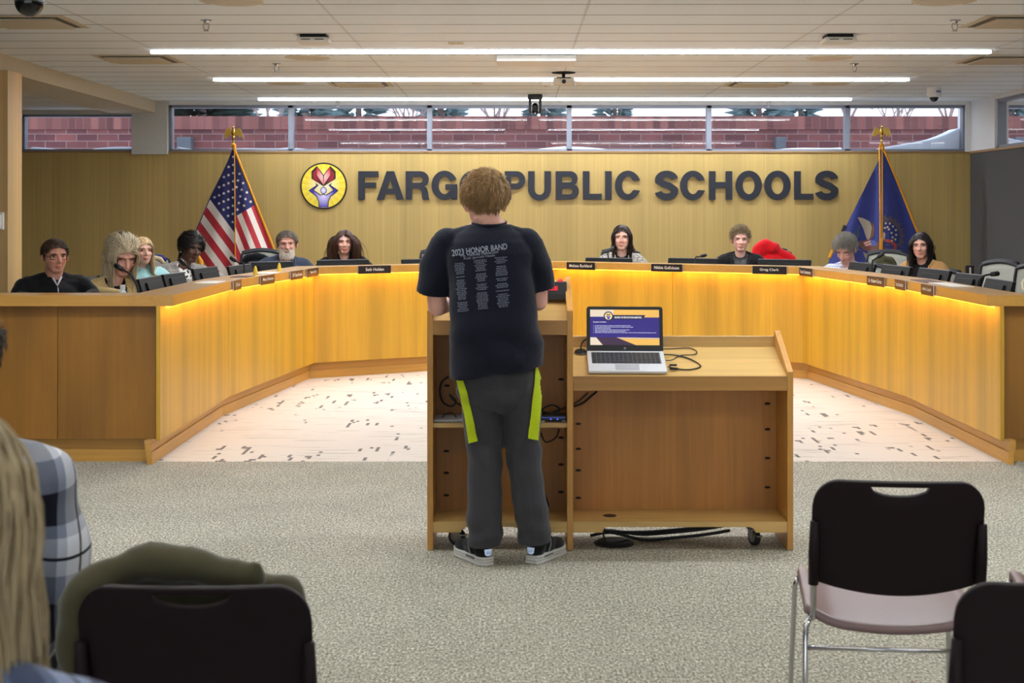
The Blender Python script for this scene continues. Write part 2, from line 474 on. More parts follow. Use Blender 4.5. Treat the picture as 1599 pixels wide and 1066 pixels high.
# ------------------------------------------------------------------ left: grey wall, wood clad pier
struct(MB().box((XL-.2, -4.5, 0), (XL, YW+.2, 2.6)).build('wall_left', plain('left_wall_paint', (70, 68, 66), .9, var=.04)))
struct(MB().box((XL, YW-.0, 0), (xpx(25), YW+.2, ZG)).build('wall_back', plain('dark_return', (58, 56, 54), .9)))
struct(MB().box((XB-.9, 10.45, 0), (xpx(12, 10.45), 10.75, 2.443)).build('trim_10', wood('pier_veneer', (214, 176, 116), grain=(9, 9, .3), strip=(5, 5, 0), var=.08, sv=.08, rough=.5)))
ph = thing('wall_phone', 'small white wall-mounted intercom handset on the wood-clad pier', 'intercom', (xpx(2.5, 10.45), 10.45, zpx(345, 10.45)))
MB().box((-.022, -.03, -.065), (.022, 0, .065)).build('housing', M_PLAST_W, ph, bevel=.006)
MB().box((-.014, -.05, -.055), (.014, -.03, .05)).build('handset', M_PLAST_W, ph, bevel=.008)

# ------------------------------------------------------------------ outside
YB = 18.2
ZBT = zpx(181.5, YB)
struct(MB().box((-9, YB, -.5), (8.6, YB+.25, ZBT-.17)).build('wall_garden', brick_mat()))
struct(MB().box((-9, YB-.02, ZBT-.17), (8.6, YB+.27, ZBT)).build('wall_garden', brick_cap_mat()))
struct(MB().box((7.2, 9, -.5), (7.45, YB, ZBT-.17)).build('wall_garden', brick_mat()))
struct(MB().box((-30, YB+.25, -.5), (30, 60, ZBT-.02)).build('ground', M_SNOW))
struct(MB().box((-9, YW+.2, -.5), (8.6, YB, 1.55)).build('ground', M_SNOW))
struct(MB().box((XR+.2, 4, -.5), (7.2, YW+.2, 1.55)).build('ground', M_SNOW))
def drift(x0, x1, h0, h1, dip, label, grp='snow drifts on the outer sills'):
    mb = MB(); n = 14; rows = []
    for i in range(n+1):
        t = i/n; x = x0+(x1-x0)*t
        h = h0*(1-t)**2.2+h1*t**2.2+dip+.012*math.sin(9*t+x0)
        rows.append((x, max(.006, h)))
    prof = [(x0, -.03)]+rows+[(x1, -.03)]
    Mx = Matrix.Translation((0, YW+.5, zpx(234.5)-.0)) @ UP
    mb.prism(prof, 0, .36, Mx)
    o = mb.build('snow_drift', M_SNOW, None, bevel=.02)
    tag(o, label, 'snow', grp)
drift(xpx(40), xpx(207), .03, .05, .0, 'low snow drift outside the separate window left of the pale pier')
drift(xpx(270), xpx(450), .05, .06, -.01, 'snow drift outside the window behind the striped flag eagle')
drift(xpx(456), xpx(665), .05, .02, -.01, 'thin snow drift outside the window above the round emblem')
drift(xpx(675), xpx(886), .03, .05, -.01, 'snow drift outside the window above the boy')
drift(xpx(892), xpx(1104), .05, .02, -.01, 'thin snow drift outside the window right of the hanging black camera')
drift(xpx(1110), xpx(1320), .0, .05, .0, 'snow drift outside the window above the end of the wall sign')
drift(xpx(1330), xpx(1506), .0, .24, .012, 'tall snow drift rising against the window corner by the blue flag')
for i, (x, w) in enumerate(((284, 22), (1222, 16))):
    p = at(x, 224, YB-.3)
    o = MB().box((p.x-w/F*YB/2, YB-.2, p.z-.1), (p.x+w/F*YB/2, YB-.02, p.z+.09)).build('mounted_utility_box', plain('utility_grey', (88, 92, 98), .6), bevel=.01)
    tag(o, ['grey utility box on the brick wall left of the striped flag', 'small grey utility box on the brick wall above the sign'][i], 'utility box')
# trees beyond the garden wall
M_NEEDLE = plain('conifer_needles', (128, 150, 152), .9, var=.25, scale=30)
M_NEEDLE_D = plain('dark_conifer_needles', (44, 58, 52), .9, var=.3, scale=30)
M_BARK = plain('bare_branches', (150, 128, 126), .9, var=.2)
def conifer(x, y, h, r, label, m=None, bare=0):
    t = thing('conifer_tree', label, 'tree', (x, y, ZBT-.2), random.random()*6, 'conifers beyond the brick wall')
    MB().cyl((0, 0, 0), (0, 0, h*.97), .12, .02, 8).build('trunk', M_BARK, t)
    mb = MB(); rnd = random.Random(int(x*100))
    for k in range(420):
        z = h*(.04+.94*rnd.random()); rr = r*(1-z/h)**.8+.06; a = rnd.random()*2*PI
        l = rr*(.65+.5*rnd.random()); p0 = Vector((0, 0, z)); d = Vector((math.cos(a), math.sin(a), -.12+rnd.random()*.25))
        e = p0+d*l; s = d.cross(Vector((0, 0, 1))).normalized()*(.10+.08*rnd.random())
        mb.poly([p0+d*l*.25, p0+d*l*.6+s, e, p0+d*l*.6-s])
        mb.poly([p0+d*l*.3, p0+d*l*.6+Vector((0, 0, .07)), e, p0+d*l*.6-Vector((0, 0, .09))])
    mb.build('foliage', m or M_NEEDLE, t)
def bare_tree(x, y, h, label, seed):
    t = thing('bare_tree', label, 'tree', (x, y, ZBT-.2), 0, 'bare trees beyond the brick wall')
    rnd = random.Random(seed); mb = MB(); tr = MB()
    def grow(m_, p, d, l, r, lev):
        q = p+d*l
        m_.tube([p, p+d*l*.5+Vector((rnd.uniform(-.04, .04), rnd.uniform(-.04, .04), 0))*l, q], [r, r*.85, r*.65], 5)
        if lev == 0: return
        for k in range(4 if lev > 1 else 5):
            a = rnd.random()*2*PI; s = rnd.uniform(.35, .85)
            nd = (d+Vector((math.cos(a)*s, math.sin(a)*s, rnd.uniform(-.1, .35)))).normalized()
            grow(mb, p+d*l*rnd.uniform(.45, 1.), nd, l*rnd.uniform(.55, .8), r*.5, lev-1)
    tr.tube([(0, 0, 0), (0, 0, .3)], [.05, .04], 6)
    for k in range(4):
        a = k*1.7+seed; grow(tr if k == 0 else mb, Vector((0, 0, .25)), Vector((.45*math.cos(a), .45*math.sin(a), 1)).normalized(), h*.26, .022, 4)
    tr.build('trunk', M_BARK, t); mb.build('branch', M_BARK, t)
def tx(px, Y): return (px-VX)/F*Y
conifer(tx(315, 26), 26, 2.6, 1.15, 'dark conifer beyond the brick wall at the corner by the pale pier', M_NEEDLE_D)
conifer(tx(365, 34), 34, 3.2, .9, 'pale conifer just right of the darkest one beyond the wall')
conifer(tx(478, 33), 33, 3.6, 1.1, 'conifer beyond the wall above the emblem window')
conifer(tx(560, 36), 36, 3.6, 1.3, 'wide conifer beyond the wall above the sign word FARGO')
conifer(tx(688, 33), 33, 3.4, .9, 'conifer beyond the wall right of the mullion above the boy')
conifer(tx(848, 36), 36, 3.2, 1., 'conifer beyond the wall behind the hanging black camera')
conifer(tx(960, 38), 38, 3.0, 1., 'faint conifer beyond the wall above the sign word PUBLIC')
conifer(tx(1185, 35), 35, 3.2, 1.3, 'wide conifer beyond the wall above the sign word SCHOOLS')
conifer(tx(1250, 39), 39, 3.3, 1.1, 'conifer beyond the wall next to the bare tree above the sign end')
bare_tree(tx(420, 25), 25, 3., 'bare tree beyond the wall left of the second mullion', 3)
bare_tree(tx(640, 27), 27, 2.6, 'bare tree beyond the wall left of the mullion over the boy', 5)
bare_tree(tx(775, 24), 24, 2.4, 'bare shrub tree beyond the wall just above the boy', 8)
bare_tree(tx(1325, 20.5), 20.5, 2.6, 'bare reddish tree beyond the wall left of the blue flag eagle', 11)
bare_tree(tx(1400, 25.5), 25.5, 2.4, 'bare reddish tree beyond the wall right of the blue flag eagle', 12)
bare_tree(tx(1480, 21), 21, 2.2, 'bare tree beyond the wall behind the white dome camera', 14)

# world: bright winter sky
w = bpy.data.worlds.new('world'); SC.world = w; w.use_nodes = True
nt = w.node_tree; bg = nt.nodes['Background']
tc = N(nt, 'ShaderNodeTexCoord'); sp = N(nt, 'ShaderNodeSeparateXYZ'); L(nt, tc.outputs['Generated'], sp.inputs[0])
L(nt, ramp(nt, sp.outputs[2], [(.0, (.93, .96, 1.)), (.5, (.72, .84, 1.))]), bg.inputs['Color'])
bg.inputs['Strength'].default_value = 2.0

# ------------------------------------------------------------------ ceiling lights
def strip(x0, x1, y, label, grp='linear ceiling lights'):
    t = thing('linear_light', label, 'ceiling light', ((x0+x1)/2, y, ZC), 0, grp)
    h = (x1-x0)/2; wd = .024
    n = 10
    def stad(hh, ww): return [(hh*1-ww+ww*math.cos(a), ww*math.sin(a)) for a in [(-PI/2+PI*i/n) for i in range(n+1)]]+[(-hh+ww+ww*math.cos(a), ww*math.sin(a)) for a in [(PI/2+PI*i/n) for i in range(n+1)]]
    MB().prism(stad(h+.006, wd+.006), -.005, 0).build('housing', M_SOFFIT, t)
    d_ = MB(); d_.prism(stad(h, wd), -.026, -.005); d_.mi = 1; d_.poly([(x, y, -.0265) for x, y in stad(h-.002, wd-.002)]); d_.build('diffuser', [M_LEDS, M_LED], t)
hc = ZC-H
for (a, b2, yp, lab) in ((235, 1548, 77.5, 'longest looking linear light, nearest of the three across the ceiling'), (333, 1420, 121.5, 'middle one of the three linear lights, behind the flat white box'), (403, 1330, 152.5, 'linear light running just in front of the windows')):
    Y = F*hc/(VY-yp); strip((a-VX)/F*Y, (b2-VX)/F*Y, Y, lab)
for yy in (6.25,):
    for (a, b2) in ((-2.98, -.16), (.6, 3.84)):
        strip(a, b2, yy, 'linear light over the public seating, seen only in the window reflections', 'linear lights over the seating')
# ------------------------------------------------------------------ board desk
XC = .357
DL = [(-1.89, 7.77), (-1.883, 9.6), (-1.612, 11.69), (XC, 12.84)]
DR = [(2*XC-x, y) for x, y in DL[::-1]][1:]
DK = DL+DR                      # front edge of the ledge, clockwise seen from above: outward is to its left
ZL0, ZL1 = .874, .934
def offp(d): return offset_line(DK, d)
desk = thing('board_desk', 'long angled maple board desk wrapping around the cream carpet', 'desk')
PF = offp(.07)                  # panel face line
def along(a, b2):
    d = Vector(b2)-Vector(a); return d.length, math.atan2(d.y, d.x)
for i in range(6):
    a, b2 = PF[i], PF[i+1]; ln, ang = along(a, b2)
    n = {0: 1, 1: 2, 2: 2, 3: 2, 4: 2, 5: 1}[i]
    for k in range(n):
        x0 = ln*k/n+(.0015 if k else 0); x1 = ln*(k+1)/n-(.0015 if k < n-1 else 0)
        MB().box((x0, 0, .133), (x1, .022, ZL0-.001)).build('front_panel', M_MAPLE, desk, loc=(a.x, a.y, 0), rot=(0, 0, ang), bevel=.001, segs=1)
KF = offp(.115); KF2 = offp(.125)
for line, z0, z1, nm in ((KF, 0, .068, 'plinth_board'), (KF2, .068, .135, 'toe_kick')):
    for i in range(6):
        a, b2 = line[i], line[i+1]; ln, ang = along(a, b2)
        MB().box((0, 0, z0), (ln, .03, z1)).build(nm, M_MAPLE_H, desk, loc=(a.x, a.y, 0), rot=(0, 0, ang))
EXL, EXR = -3.25, 3.95
for sx, xa, xb in ((0, EXL, PF[0].x), (1, PF[-1].x, EXR)):
    # end panels facing the public
    y = 7.83
    cut = -2.545 if sx == 0 else 3.25
    for a, b2 in ((xa, cut-.0015), (cut+.0015, xb)):
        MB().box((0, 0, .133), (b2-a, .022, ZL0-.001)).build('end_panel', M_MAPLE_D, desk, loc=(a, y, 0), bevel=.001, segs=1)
    ka, kb = (xa, KF[0].x+.0) if sx == 0 else (KF[-1].x, xb)
    MB().box((0, 0, 0), (kb-ka, .03, .068)).build('plinth_board', M_MAPLE_H, desk, loc=(ka, 7.872, 0))
    MB().box((0, 0, .068), (kb-ka-.01, .03, .135)).build('toe_kick', M_MAPLE_H, desk, loc=(ka+(.01 if sx else 0), 7.882, 0))
# work surface behind the ledge and its back riser
DKI = [(DK[0][0], 7.87)]+DK[1:-1]+[(DK[-1][0], 7.87)]
offi = lambda d: offset_line(DKI, d)
W0, W1 = offi(.24), offi(.74)
ws = MB()
for i in range(6):
    ws.prism([tuple(W0[i]), tuple(W0[i+1]), tuple(W1[i+1]), tuple(W1[i])], .73, .762)
ws.build('work_surface', M_MAPLE_H, desk)
R0, R1 = offi(.225), offi(.24)
rs = MB()
for i in range(6):
    rs.prism([tuple(R0[i]), tuple(R0[i+1]), tuple(R1[i+1]), tuple(R1[i])], .133, ZL0-.001)
rs.build('riser', M_MAPLE, desk)
ob = MB().box((-1.985-.0, 7.83, .36), (-1.955, 7.83, .37))
ob.bm.free()
MB().box((-.022, -.012, -.012), (.022, .0, .012)).build('corner_plate', M_STEEL, desk, loc=at(231, 689, 7.872), bevel=.002)
# the ledge on top: one continuous worktop
B0, B1 = offp(0), offp(.25)
ct = thing('countertop', 'raised maple ledge running along the top of the board desk', 'countertop')
tp = MB()
for i in range(6):
    tp.mi = 1 if i in (0, 5) else 0
    tp.prism([tuple(B0[i]), tuple(B0[i+1]), tuple(B1[i+1]), tuple(B1[i])], ZL0, ZL1)
tp.mi = 0
tp.prism([(EXL, 7.77), (B1[0].x, 7.77), (B1[0].x, 8.02), (EXL, 8.02)], ZL0, ZL1)
tp.prism([(B1[-1].x, 7.77), (EXR, 7.77), (EXR, 8.02), (B1[-1].x, 8.02)], ZL0, ZL1)
M_TOP = wood('ledge_maple', (196, 146, 70), grain=(1.2, 8, 14), strip=(.9, 3, 0), var=.10, sv=.05, rough=.28)
M_TOPY = wood('ledge_maple_wing', (196, 146, 70), grain=(8, .7, 14), strip=(3, .7, 0), var=.10, sv=.05, rough=.28)
tp.build('ledge', [M_TOP, M_TOPY], ct)
M_AMBER = plain('amber_led', (255, 170, 60), .5, emit=(255, 150, 40), estr=6, var=0)
S0, S1 = offp(.025), offp(.04)
for i in range(6):
    MB().prism([tuple(S0[i]), tuple(S0[i+1]), tuple(S1[i+1]), tuple(S1[i])], ZL0-.009, ZL0-.001).build('led_strip', M_AMBER, ct)
SM = offp(.034)
for i in range(6):
    a, b2 = SM[i], SM[i+1]; ln, ang = along(a, b2)
    n = 2
    for k in range(n):
        la = bpy.data.lights.new('ledge_light', 'AREA'); la.shape = 'RECTANGLE'; la.size = ln/n-.05; la.size_y = .02
        la.energy = AMBER*ln/n; la.color = (1., .57, .14)
        lo = bpy.data.objects.new('ledge_light', la); COL.objects.link(lo)
        q = Vector(a)+(Vector(b2)-Vector(a))*((k+.5)/n)
        lo.location = (q.x, q.y, ZL0-.012)
        # aim down and a little towards the panel
        nrm = Vector((-math.sin(ang), math.cos(ang), 0))
        lo.rotation_euler = Matrix((Vector((math.cos(ang), math.sin(ang), 0)), nrm, Vector((0, 0, 1)))).transposed().to_euler()
        lo.rotation_euler = (lo.rotation_euler.to_matrix() @ Matrix.Rotation(math.radians(12), 3, 'X')).to_euler()

# ------------------------------------------------------------------ name plates
M_PLATE = plain('plate_dark', (22, 16, 14), .35, var=.1)
M_PLATEB = plain('plate_brown', (74, 44, 22), .35, var=.1)
M_ENG = plain('plate_lettering', (240, 236, 226), .5, var=.02)
M_ALU = plain('plate_holder', (200, 200, 204), .35, .8, var=.05)
def front_pt(px, line=None):
    """where the sight line px crosses the front edge of the ledge (or a line parallel to it)"""
    DK_ = line or DK
    k = (px-VX)/F
    for i in range(6):
        a, b2 = Vector(DK_[i]), Vector(DK_[i+1]); d = b2-a
        den = d.x-k*d.y
        if abs(den) < 1e-9: continue
        t = (k*a.y-a.x)/den
        if -1e-6 <= t <= 1.000001: return a+d*t, i
    return None, None
plates = [('B Rosin', 362.3, 373.3, M_PLATEB, 'narrow brown name plate, the one nearest the left end of the ledge'),
 ('Missy Eidsness', 405, 425.5, M_PLATEB, 'brown name plate on the ledge below the olive-dark chair and two monitors'),
 ('Dr. Tracie Newman', 452, 470, M_PLATEB, 'brown name plate below the bearded man, first of a close pair'),
 ('Nyamal Dei', 477.5, 494.5, M_PLATE, 'small dark name plate at the left bend of the ledge'),
 ('Seth Holden', 558.5, 609, M_PLATE, 'black name plate on the ledge right of the brown-haired woman in black'),
 ('Melissa Burkland', 886, 930, M_PLATE, 'black name plate below the woman in the tweed jacket'),
 ('Nikkie Gullickson', 1018, 1066.5, M_PLATE, 'black name plate below the monitor without anyone behind it'),
 ('Greg Clark', 1176, 1229, M_PLATE, 'black name plate below the red coat'),
 ('Katie Christensen', 1251, 1271, M_PLATE, 'small black name plate at the right bend of the ledge'),
 ('Dr. Robert Grosz', 1357, 1383, M_PLATEB, 'brown name plate right of the man in the checked shirt'),
 ('Tara Brandner', 1401, 1416, M_PLATEB, 'narrow light brown name plate, second from the right end'),
 ('AnnMarie Campbell', 1442, 1460, M_PLATEB, 'brown name plate nearest the right end of the ledge')]
for txt, p0, p1, pm, lab in plates:
    a, ia = front_pt(p0); b2, ib = front_pt(p1)
    if ia != ib:
        ia = ib if txt[:2] == 'Ka' else ia
    A_, B_ = Vector(DK[ia]), Vector(DK[ia+1]); dd = (B_-A_).normalized()
    a = A_+dd*(a-A_).dot(dd); b2 = A_+dd*(b2-A_).dot(dd)
    wd = (b2-a).length; ang = math.atan2(dd.y, dd.x)
    mid = (a+b2)/2+Vector((dd.y, -dd.x))*.004
    t = thing('name_plate', lab, 'name plate', (mid.x, mid.y, ZL1-.030), ang, 'name plates along the ledge')
    MB().box((-wd/2-.004, -.009, -.036), (wd/2+.004, -.0005, .034)).build('holder', M_ALU, t)
    MB().box((-wd/2, -.013, -.034), (wd/2, -.009, .032)).build('plate', pm, t)
    tw = min(wd*.80, .0175*len(txt)*1.25)
    if wd > .22: tw = wd*(.80 if len(txt) > 12 else .56)
    me = fitted_text(txt, -tw/2, tw/2, -.012, .014, bold=.012)
    xform(me, Matrix.Translation((0, -.0138, 0)) @ UP)
    mkobj('lettering', me, M_ENG, t)

# ------------------------------------------------------------------ monitors on the work surface
M_BEZ = plain('monitor_shell', (9, 9, 10), .6, var=.08, spec=.25)
M_BEZT = plain('monitor_edge', (120, 122, 126), .35, .3, var=.05)
M_SCREEN = plain('monitor_screen', (14, 16, 20), .15, var=.05)
def monitor(w, h, lab, loc, rz, tilt=-.30, drop=0):
    t = thing('desk_monitor', lab, 'monitor', loc, rz, 'low monitors behind the ledge')
    R = Matrix.Translation((0, 0, .07)) @ Matrix.Rotation(tilt, 4, 'X')
    sh = MB(); sh.box((-w/2, -.012, 0), (w/2, .012, h), R); sh.box((-w*.3, -.028, h*.15), (w*.3, -.012, h*.75), R)
    sh.build('shell', M_BEZ, t, bevel=.004)
    e = MB(); e.box((-w/2+.004, -.010, h), (w/2-.004, .010, h+.004), R); e.build('top_edge', M_BEZT, t)
    s = MB(); s.box((-w/2+.012, .0121, .012), (w/2-.012, .0135, h-.012), R); s.build('screen', M_SCREEN, t)
    st = MB(); st.box((-.02, -.03, .0), (.02, -.012, .12)); st.box((-.1, -.075, 0), (.1, .06, .012)); st.build('stand', M_BEZ, t, bevel=.003)
    return t
MLINE = offp(.50)
mons = [(223, 259, 432.5, 8.95, .95, 'monitor beside the woman in the tan blazer, first of the left row'),
 (262, 293.5, 426.5, 9.45, .95, 'monitor in front of the woman in the teal turtleneck, second of the left row'),
 (309, 346, 417.5, 10.15, .9, 'monitor below the striped flag, third of the left row'),
 (363, 398, 413.5, 11.0, .78, 'monitor in front of the black coat on a chair'),
 (410, 440, 408.5, 11.75, .6, 'monitor in front of the bearded man'),
 (498, 578.5, 405.5, 12.25, .12, 'wide monitor in front of the brown-haired woman in black'),
 (630, 711, 404, 12.9, .1, 'monitor partly hidden behind the standing boy'),
 (912, 984, 402.5, 12.95, -.05, 'monitor in front of the woman in the tweed jacket'),
 (1041, 1119, 403, 12.65, -.1, 'monitor with no one seated behind it, beside a small microphone'),
 (1181, 1264, 405, 12.2, -.12, 'wide monitor in front of the red coat'),
 (1320, 1361.5, 410, 11.25, -.62, 'monitor in front of the man in the checked shirt'),
 (1372, 1415, 414.5, 10.55, -.7, 'monitor between the checked shirt man and the dark-haired woman'),
 (1428, 1476, 420, 9.85, -.78, 'monitor in front of the dark-haired woman'),
 (1489.5, 1523.5, 427.5, 9.35, -.95, 'monitor in front of the first empty grey chair'),
 (1533, 1575, 436.5, 8.75, -.95, 'monitor nearest the right end of the desk')]
for a, b2, yt, Y, rz, lab in mons:
    px = (a+b2)/2
    q, i = front_pt(px, MLINE)
    dd = Vector(DK[i+1])-Vector(DK[i]); rz = math.atan2(dd.y, dd.x)
    # apparent width of a panel standing parallel to its stretch of the desk
    k = abs(math.cos(rz)-math.sin(rz)*(px-VX)/F)*F/q.y
    w = min(.56, max(.40, (b2-a)/max(k, 60)))
    z = at(px, yt+1, q.y).z
    h = max(.12, (z-.763-.07)/math.cos(.30))
    monitor(w, h, lab, (q.x, q.y, .763), rz)

# ------------------------------------------------------------------ gooseneck microphones
def mic(base, pts, lab):
    t = thing('gooseneck_microphone', lab, 'microphone', base, 0, 'gooseneck microphones on the desk')
    b = Vector(base); P = [Vector(p)-b for p in pts]
    MB().lathe([(.05, 0), (.05, .012), (.02, .025), (.012, .03)], seg=16).build('base', M_BLACK, t, smooth=False)
    # smooth curve through the points
    Q = []
    C = [Vector((0, 0, .02))]+P
    for i in range(len(C)-1):
        p0 = C[max(i-1, 0)]; p1 = C[i]; p2 = C[i+1]; p3 = C[min(i+2, len(C)-1)]
        for k in range(6):
            u = k/6; Q.append(.5*((2*p1)+(p2-p0)*u+(2*p0-5*p1+4*p2-p3)*u*u+(3*p1-p0-3*p2+p3)*u**3))
    Q.append(C[-1])
    MB().tube(Q, .0065, 8).build('neck', M_BLACKM, t, smooth=True)
    d = (Q[-1]-Q[-4]).normalized()
    MB().cap(Q[-1], Q[-1]+d*.04, .015, .016, 10).build('head', M_BLACK, t, smooth=True)
def micpx(pts, Y, lab, Yb=None):
    q, i = front_pt(pts[0][0], offp(.305)); Y = q.y
    P = [at(x, y, Y+k*.02) for k, (x, y) in enumerate(pts)]
    b = Vector((q.x, q.y, .763))
    mic(tuple(b), P, lab)
micpx([(216, 454), (205, 430), (190, 419.5)], 8.75, 'microphone bending towards the woman in the tan blazer')
micpx([(303, 426), (297, 420), (288, 412)], 10.35, 'thin microphone in front of the woman in the plaid blazer')
micpx([(381, 414), (373, 410), (367, 406.5)], 11.25, 'microphone before the black coat, under the striped flag')
micpx([(1086, 404), (1091, 401), (1096, 399.5)], 12.55, 'short microphone beside the monitor below the letter H')
micpx([(1362, 411), (1365, 405.5), (1372, 400.5)], 11.0, 'microphone between the two monitors under the blue flag')
micpx([(1527, 443), (1536, 431), (1549, 428)], 9.05, 'microphone arching in front of the last empty chair')
micpx([(950, 402), (949, 396), (953, 391)], 13.0, 'microphone in front of the tweed jacket')

# small things on the ledge
M_YEL = plain('yellow_plastic', (238, 206, 70), .5)
for px, py, Y, lab in ((419.6, 427, 10.35, 'small yellow marker standing on the ledge, nearer of two'), (455.8, 421, 11.05, 'small yellow marker standing on the ledge, farther of two')):
    p = at(px, py, Y); k = 1
    # put on the ledge
    q, i = front_pt(px); nrm = offset_line(DK, .1)
    A_, B_ = Vector(DK[i]), Vector(DK[i+1]); dd = (B_-A_).normalized(); pos = q+Vector((-dd.y, dd.x))*.10
    t = thing('yellow_marker', lab, 'marker', (pos.x, pos.y, ZL1), 0, 'yellow markers on the ledge')
    MB().lathe([(.016, 0), (.016, .03), (.012, .034), (.012, .05)], seg=12).build('body', M_YEL, t)
    MB().lathe([(.008, .05), (.007, .06), (.003, .064)], seg=10).build('tip', M_YEL, t)
M_PAPER = plain('paper', (236, 230, 220), .8, var=.02)
M_PAPERD = plain('dark_folder', (96, 62, 52), .6, var=.1)
def sheet(px, off, w, d, rz, m, lab, z=0):
    q, i = front_pt(px); A_, B_ = Vector(DK[i]), Vector(DK[i+1]); dd = (B_-A_).normalized(); pos = q+Vector((-dd.y, dd.x))*off
    o = MB().box((-w/2, -d/2, 0), (w/2, d/2, .004)).build('paper_sheet', m, None, loc=(pos.x, pos.y, ZL1+z), rot=(0, 0, math.atan2(dd.y, dd.x)+rz))
    tag(o, lab, 'paper', 'papers lying on the ledge')
sheet(352, .10, .3, .14, 0, M_PAPER, 'pale paper sheet on the left wing ledge behind the nearest brown plate')
sheet(398, .09, .22, .12, .05, M_PAPERD, 'dark folder on the ledge beside the nearer yellow marker')
sheet(436, .1, .3, .12, .03, M_PAPER, 'pale paper between the two yellow markers')
sheet(1420, .12, .4, .12, -.02, M_PAPERD, 'dark folder on the right ledge behind the light brown plate')
sheet(1452, .13, .5, .13, 0, M_PAPER, 'pale paper on the right ledge beyond the last name plate')
mg = thing('mug', 'cream mug with a handle near the right end of the ledge', 'mug', (2.925, 8.06-.13, ZL1))
M_MUG = plain('mug_glaze', (226, 220, 196), .3, var=.03)
MB().lathe([(.038, 0), (.042, .004), (.043, .095), (.039, .095), (.037, .01), (.001, .01)], seg=24).build('cup', M_MUG, mg, smooth=False)
MB().tube([(-.04, 0, .078), (-.062, 0, .08), (-.074, 0, .06), (-.07, 0, .03), (-.04, 0, .016)], .008, 8).build('handle', M_MUG, mg, smooth=True)
bt = thing('water_bottle', 'clear bottle with a white cap behind the cream mug', 'bottle', (2.99, 8.0, ZL1))
MB().lathe([(.03, 0), (.032, .01), (.032, .07), (.014, .085), (.013, .09)], seg=20).build('bottle_body', plain('bottle_plastic', (206, 214, 222), .15), bt, smooth=True)
MB().lathe([(.016, .09), (.016, .108), (.014, .11)], seg=16).build('cap', M_WHITE, bt)
bt = thing('water_bottle', 'small bottle with a white cap on the desk before the tan blazer', 'bottle', (at(191.5, 457, 8.35).x, 8.35, .764))
MB().lathe([(.03, 0), (.032, .01), (.032, .14), (.014, .165), (.013, .17)], seg=20).build('bottle_body', plain('bottle_plastic', (206, 214, 222), .15), bt, smooth=True)
MB().lathe([(.016, .17), (.016, .195), (.014, .197)], seg=16).build('cap', M_WHITE, bt)
# small black phone / clock on the first empty chair desk
t = thing('desk_phone', 'small black device with a pale slot beside the first empty chair monitor', 'device', (*front_pt(1514, offp(.67))[0], .764))
MB().box((-.02, -.02, 0), (.02, .02, .16)).build('stem', M_BLACK, t)
MB().box((-.03, -.014, .16), (.03, .014, .25)).build('body', M_BLACK, t, bevel=.006)
MB().box((-.007, -.0165, .18), (.005, -.014, .235)).build('slot', M_PAPER, t)

# ------------------------------------------------------------------ lectern with side table
Y0 = 5.80; S = F/Y0
def lx(px): return (px-VX)/S
def lz(py): return H-(py-VY)/S
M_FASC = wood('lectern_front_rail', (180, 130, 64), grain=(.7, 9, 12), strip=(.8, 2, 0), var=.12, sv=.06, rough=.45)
lec = thing('lectern', 'maple lectern with open shelves and a lower sloping side table', 'lectern', (0, 0, 0))
D = .30
def side(px0, zf, zb, nm='side_panel'):
    x0 = lx(px0); x1 = x0+.0245
    mb = MB()
    prof = [(Y0, 0.004), (Y0+D, 0.004), (Y0+D, zb), (Y0+D-.012, zb), (Y0, zf)]
    Mx = Matrix(((0, 0, 1, 0), (1, 0, 0, 0), (0, 1, 0, 0), (0, 0, 0, 1)))
    mb.prism(prof, x0, x1, Mx); return mb.build(nm, M_LECT, lec, bevel=.0012, segs=1)
side(667, lz(485), lz(485)+.125); side(885.5, lz(485), lz(485)+.125); side(1229.5, lz(580.5), lz(580.5)+.145)
def slope(pxa, pxb, yf0, yf1, zback, nm):
    xa, xb = lx(pxa), lx(pxb); z1, z0 = lz(yf0), lz(yf1)
    Mx = Matrix(((0, 0, 1, 0), (1, 0, 0, 0), (0, 1, 0, 0), (0, 0, 0, 1)))
    t = .022
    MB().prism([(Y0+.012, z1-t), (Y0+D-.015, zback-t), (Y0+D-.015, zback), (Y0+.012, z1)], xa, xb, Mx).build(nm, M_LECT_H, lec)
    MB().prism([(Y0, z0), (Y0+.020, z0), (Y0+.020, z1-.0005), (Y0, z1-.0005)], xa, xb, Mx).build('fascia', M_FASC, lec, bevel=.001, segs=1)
    MB().prism([(Y0+D-.015, zback-.05), (Y0+D, zback-.05), (Y0+D, zback+.046), (Y0+D-.015, zback+.046)], xa, xb, Mx).build('back_lip', M_LECT_H, lec, bevel=.001, segs=1)
xa1, xb1, xa2, xb2 = 676.3, 885.3, 895.0, 1229.3
slope(xa1, xb1, 500, 523, lz(500)+.105, 'sloping_top'); slope(xa2, xb2, 587, 610, lz(587)+.093, 'table_top')
for a, b2, zt in ((xa1, xb1, lz(500)+.075), (xa2, xb2, lz(587)+.065)):
    MB().box((lx(a), Y0+.245, .075), (lx(b2), Y0+.262, zt)).build('back_panel', M_LECT_IN, lec)
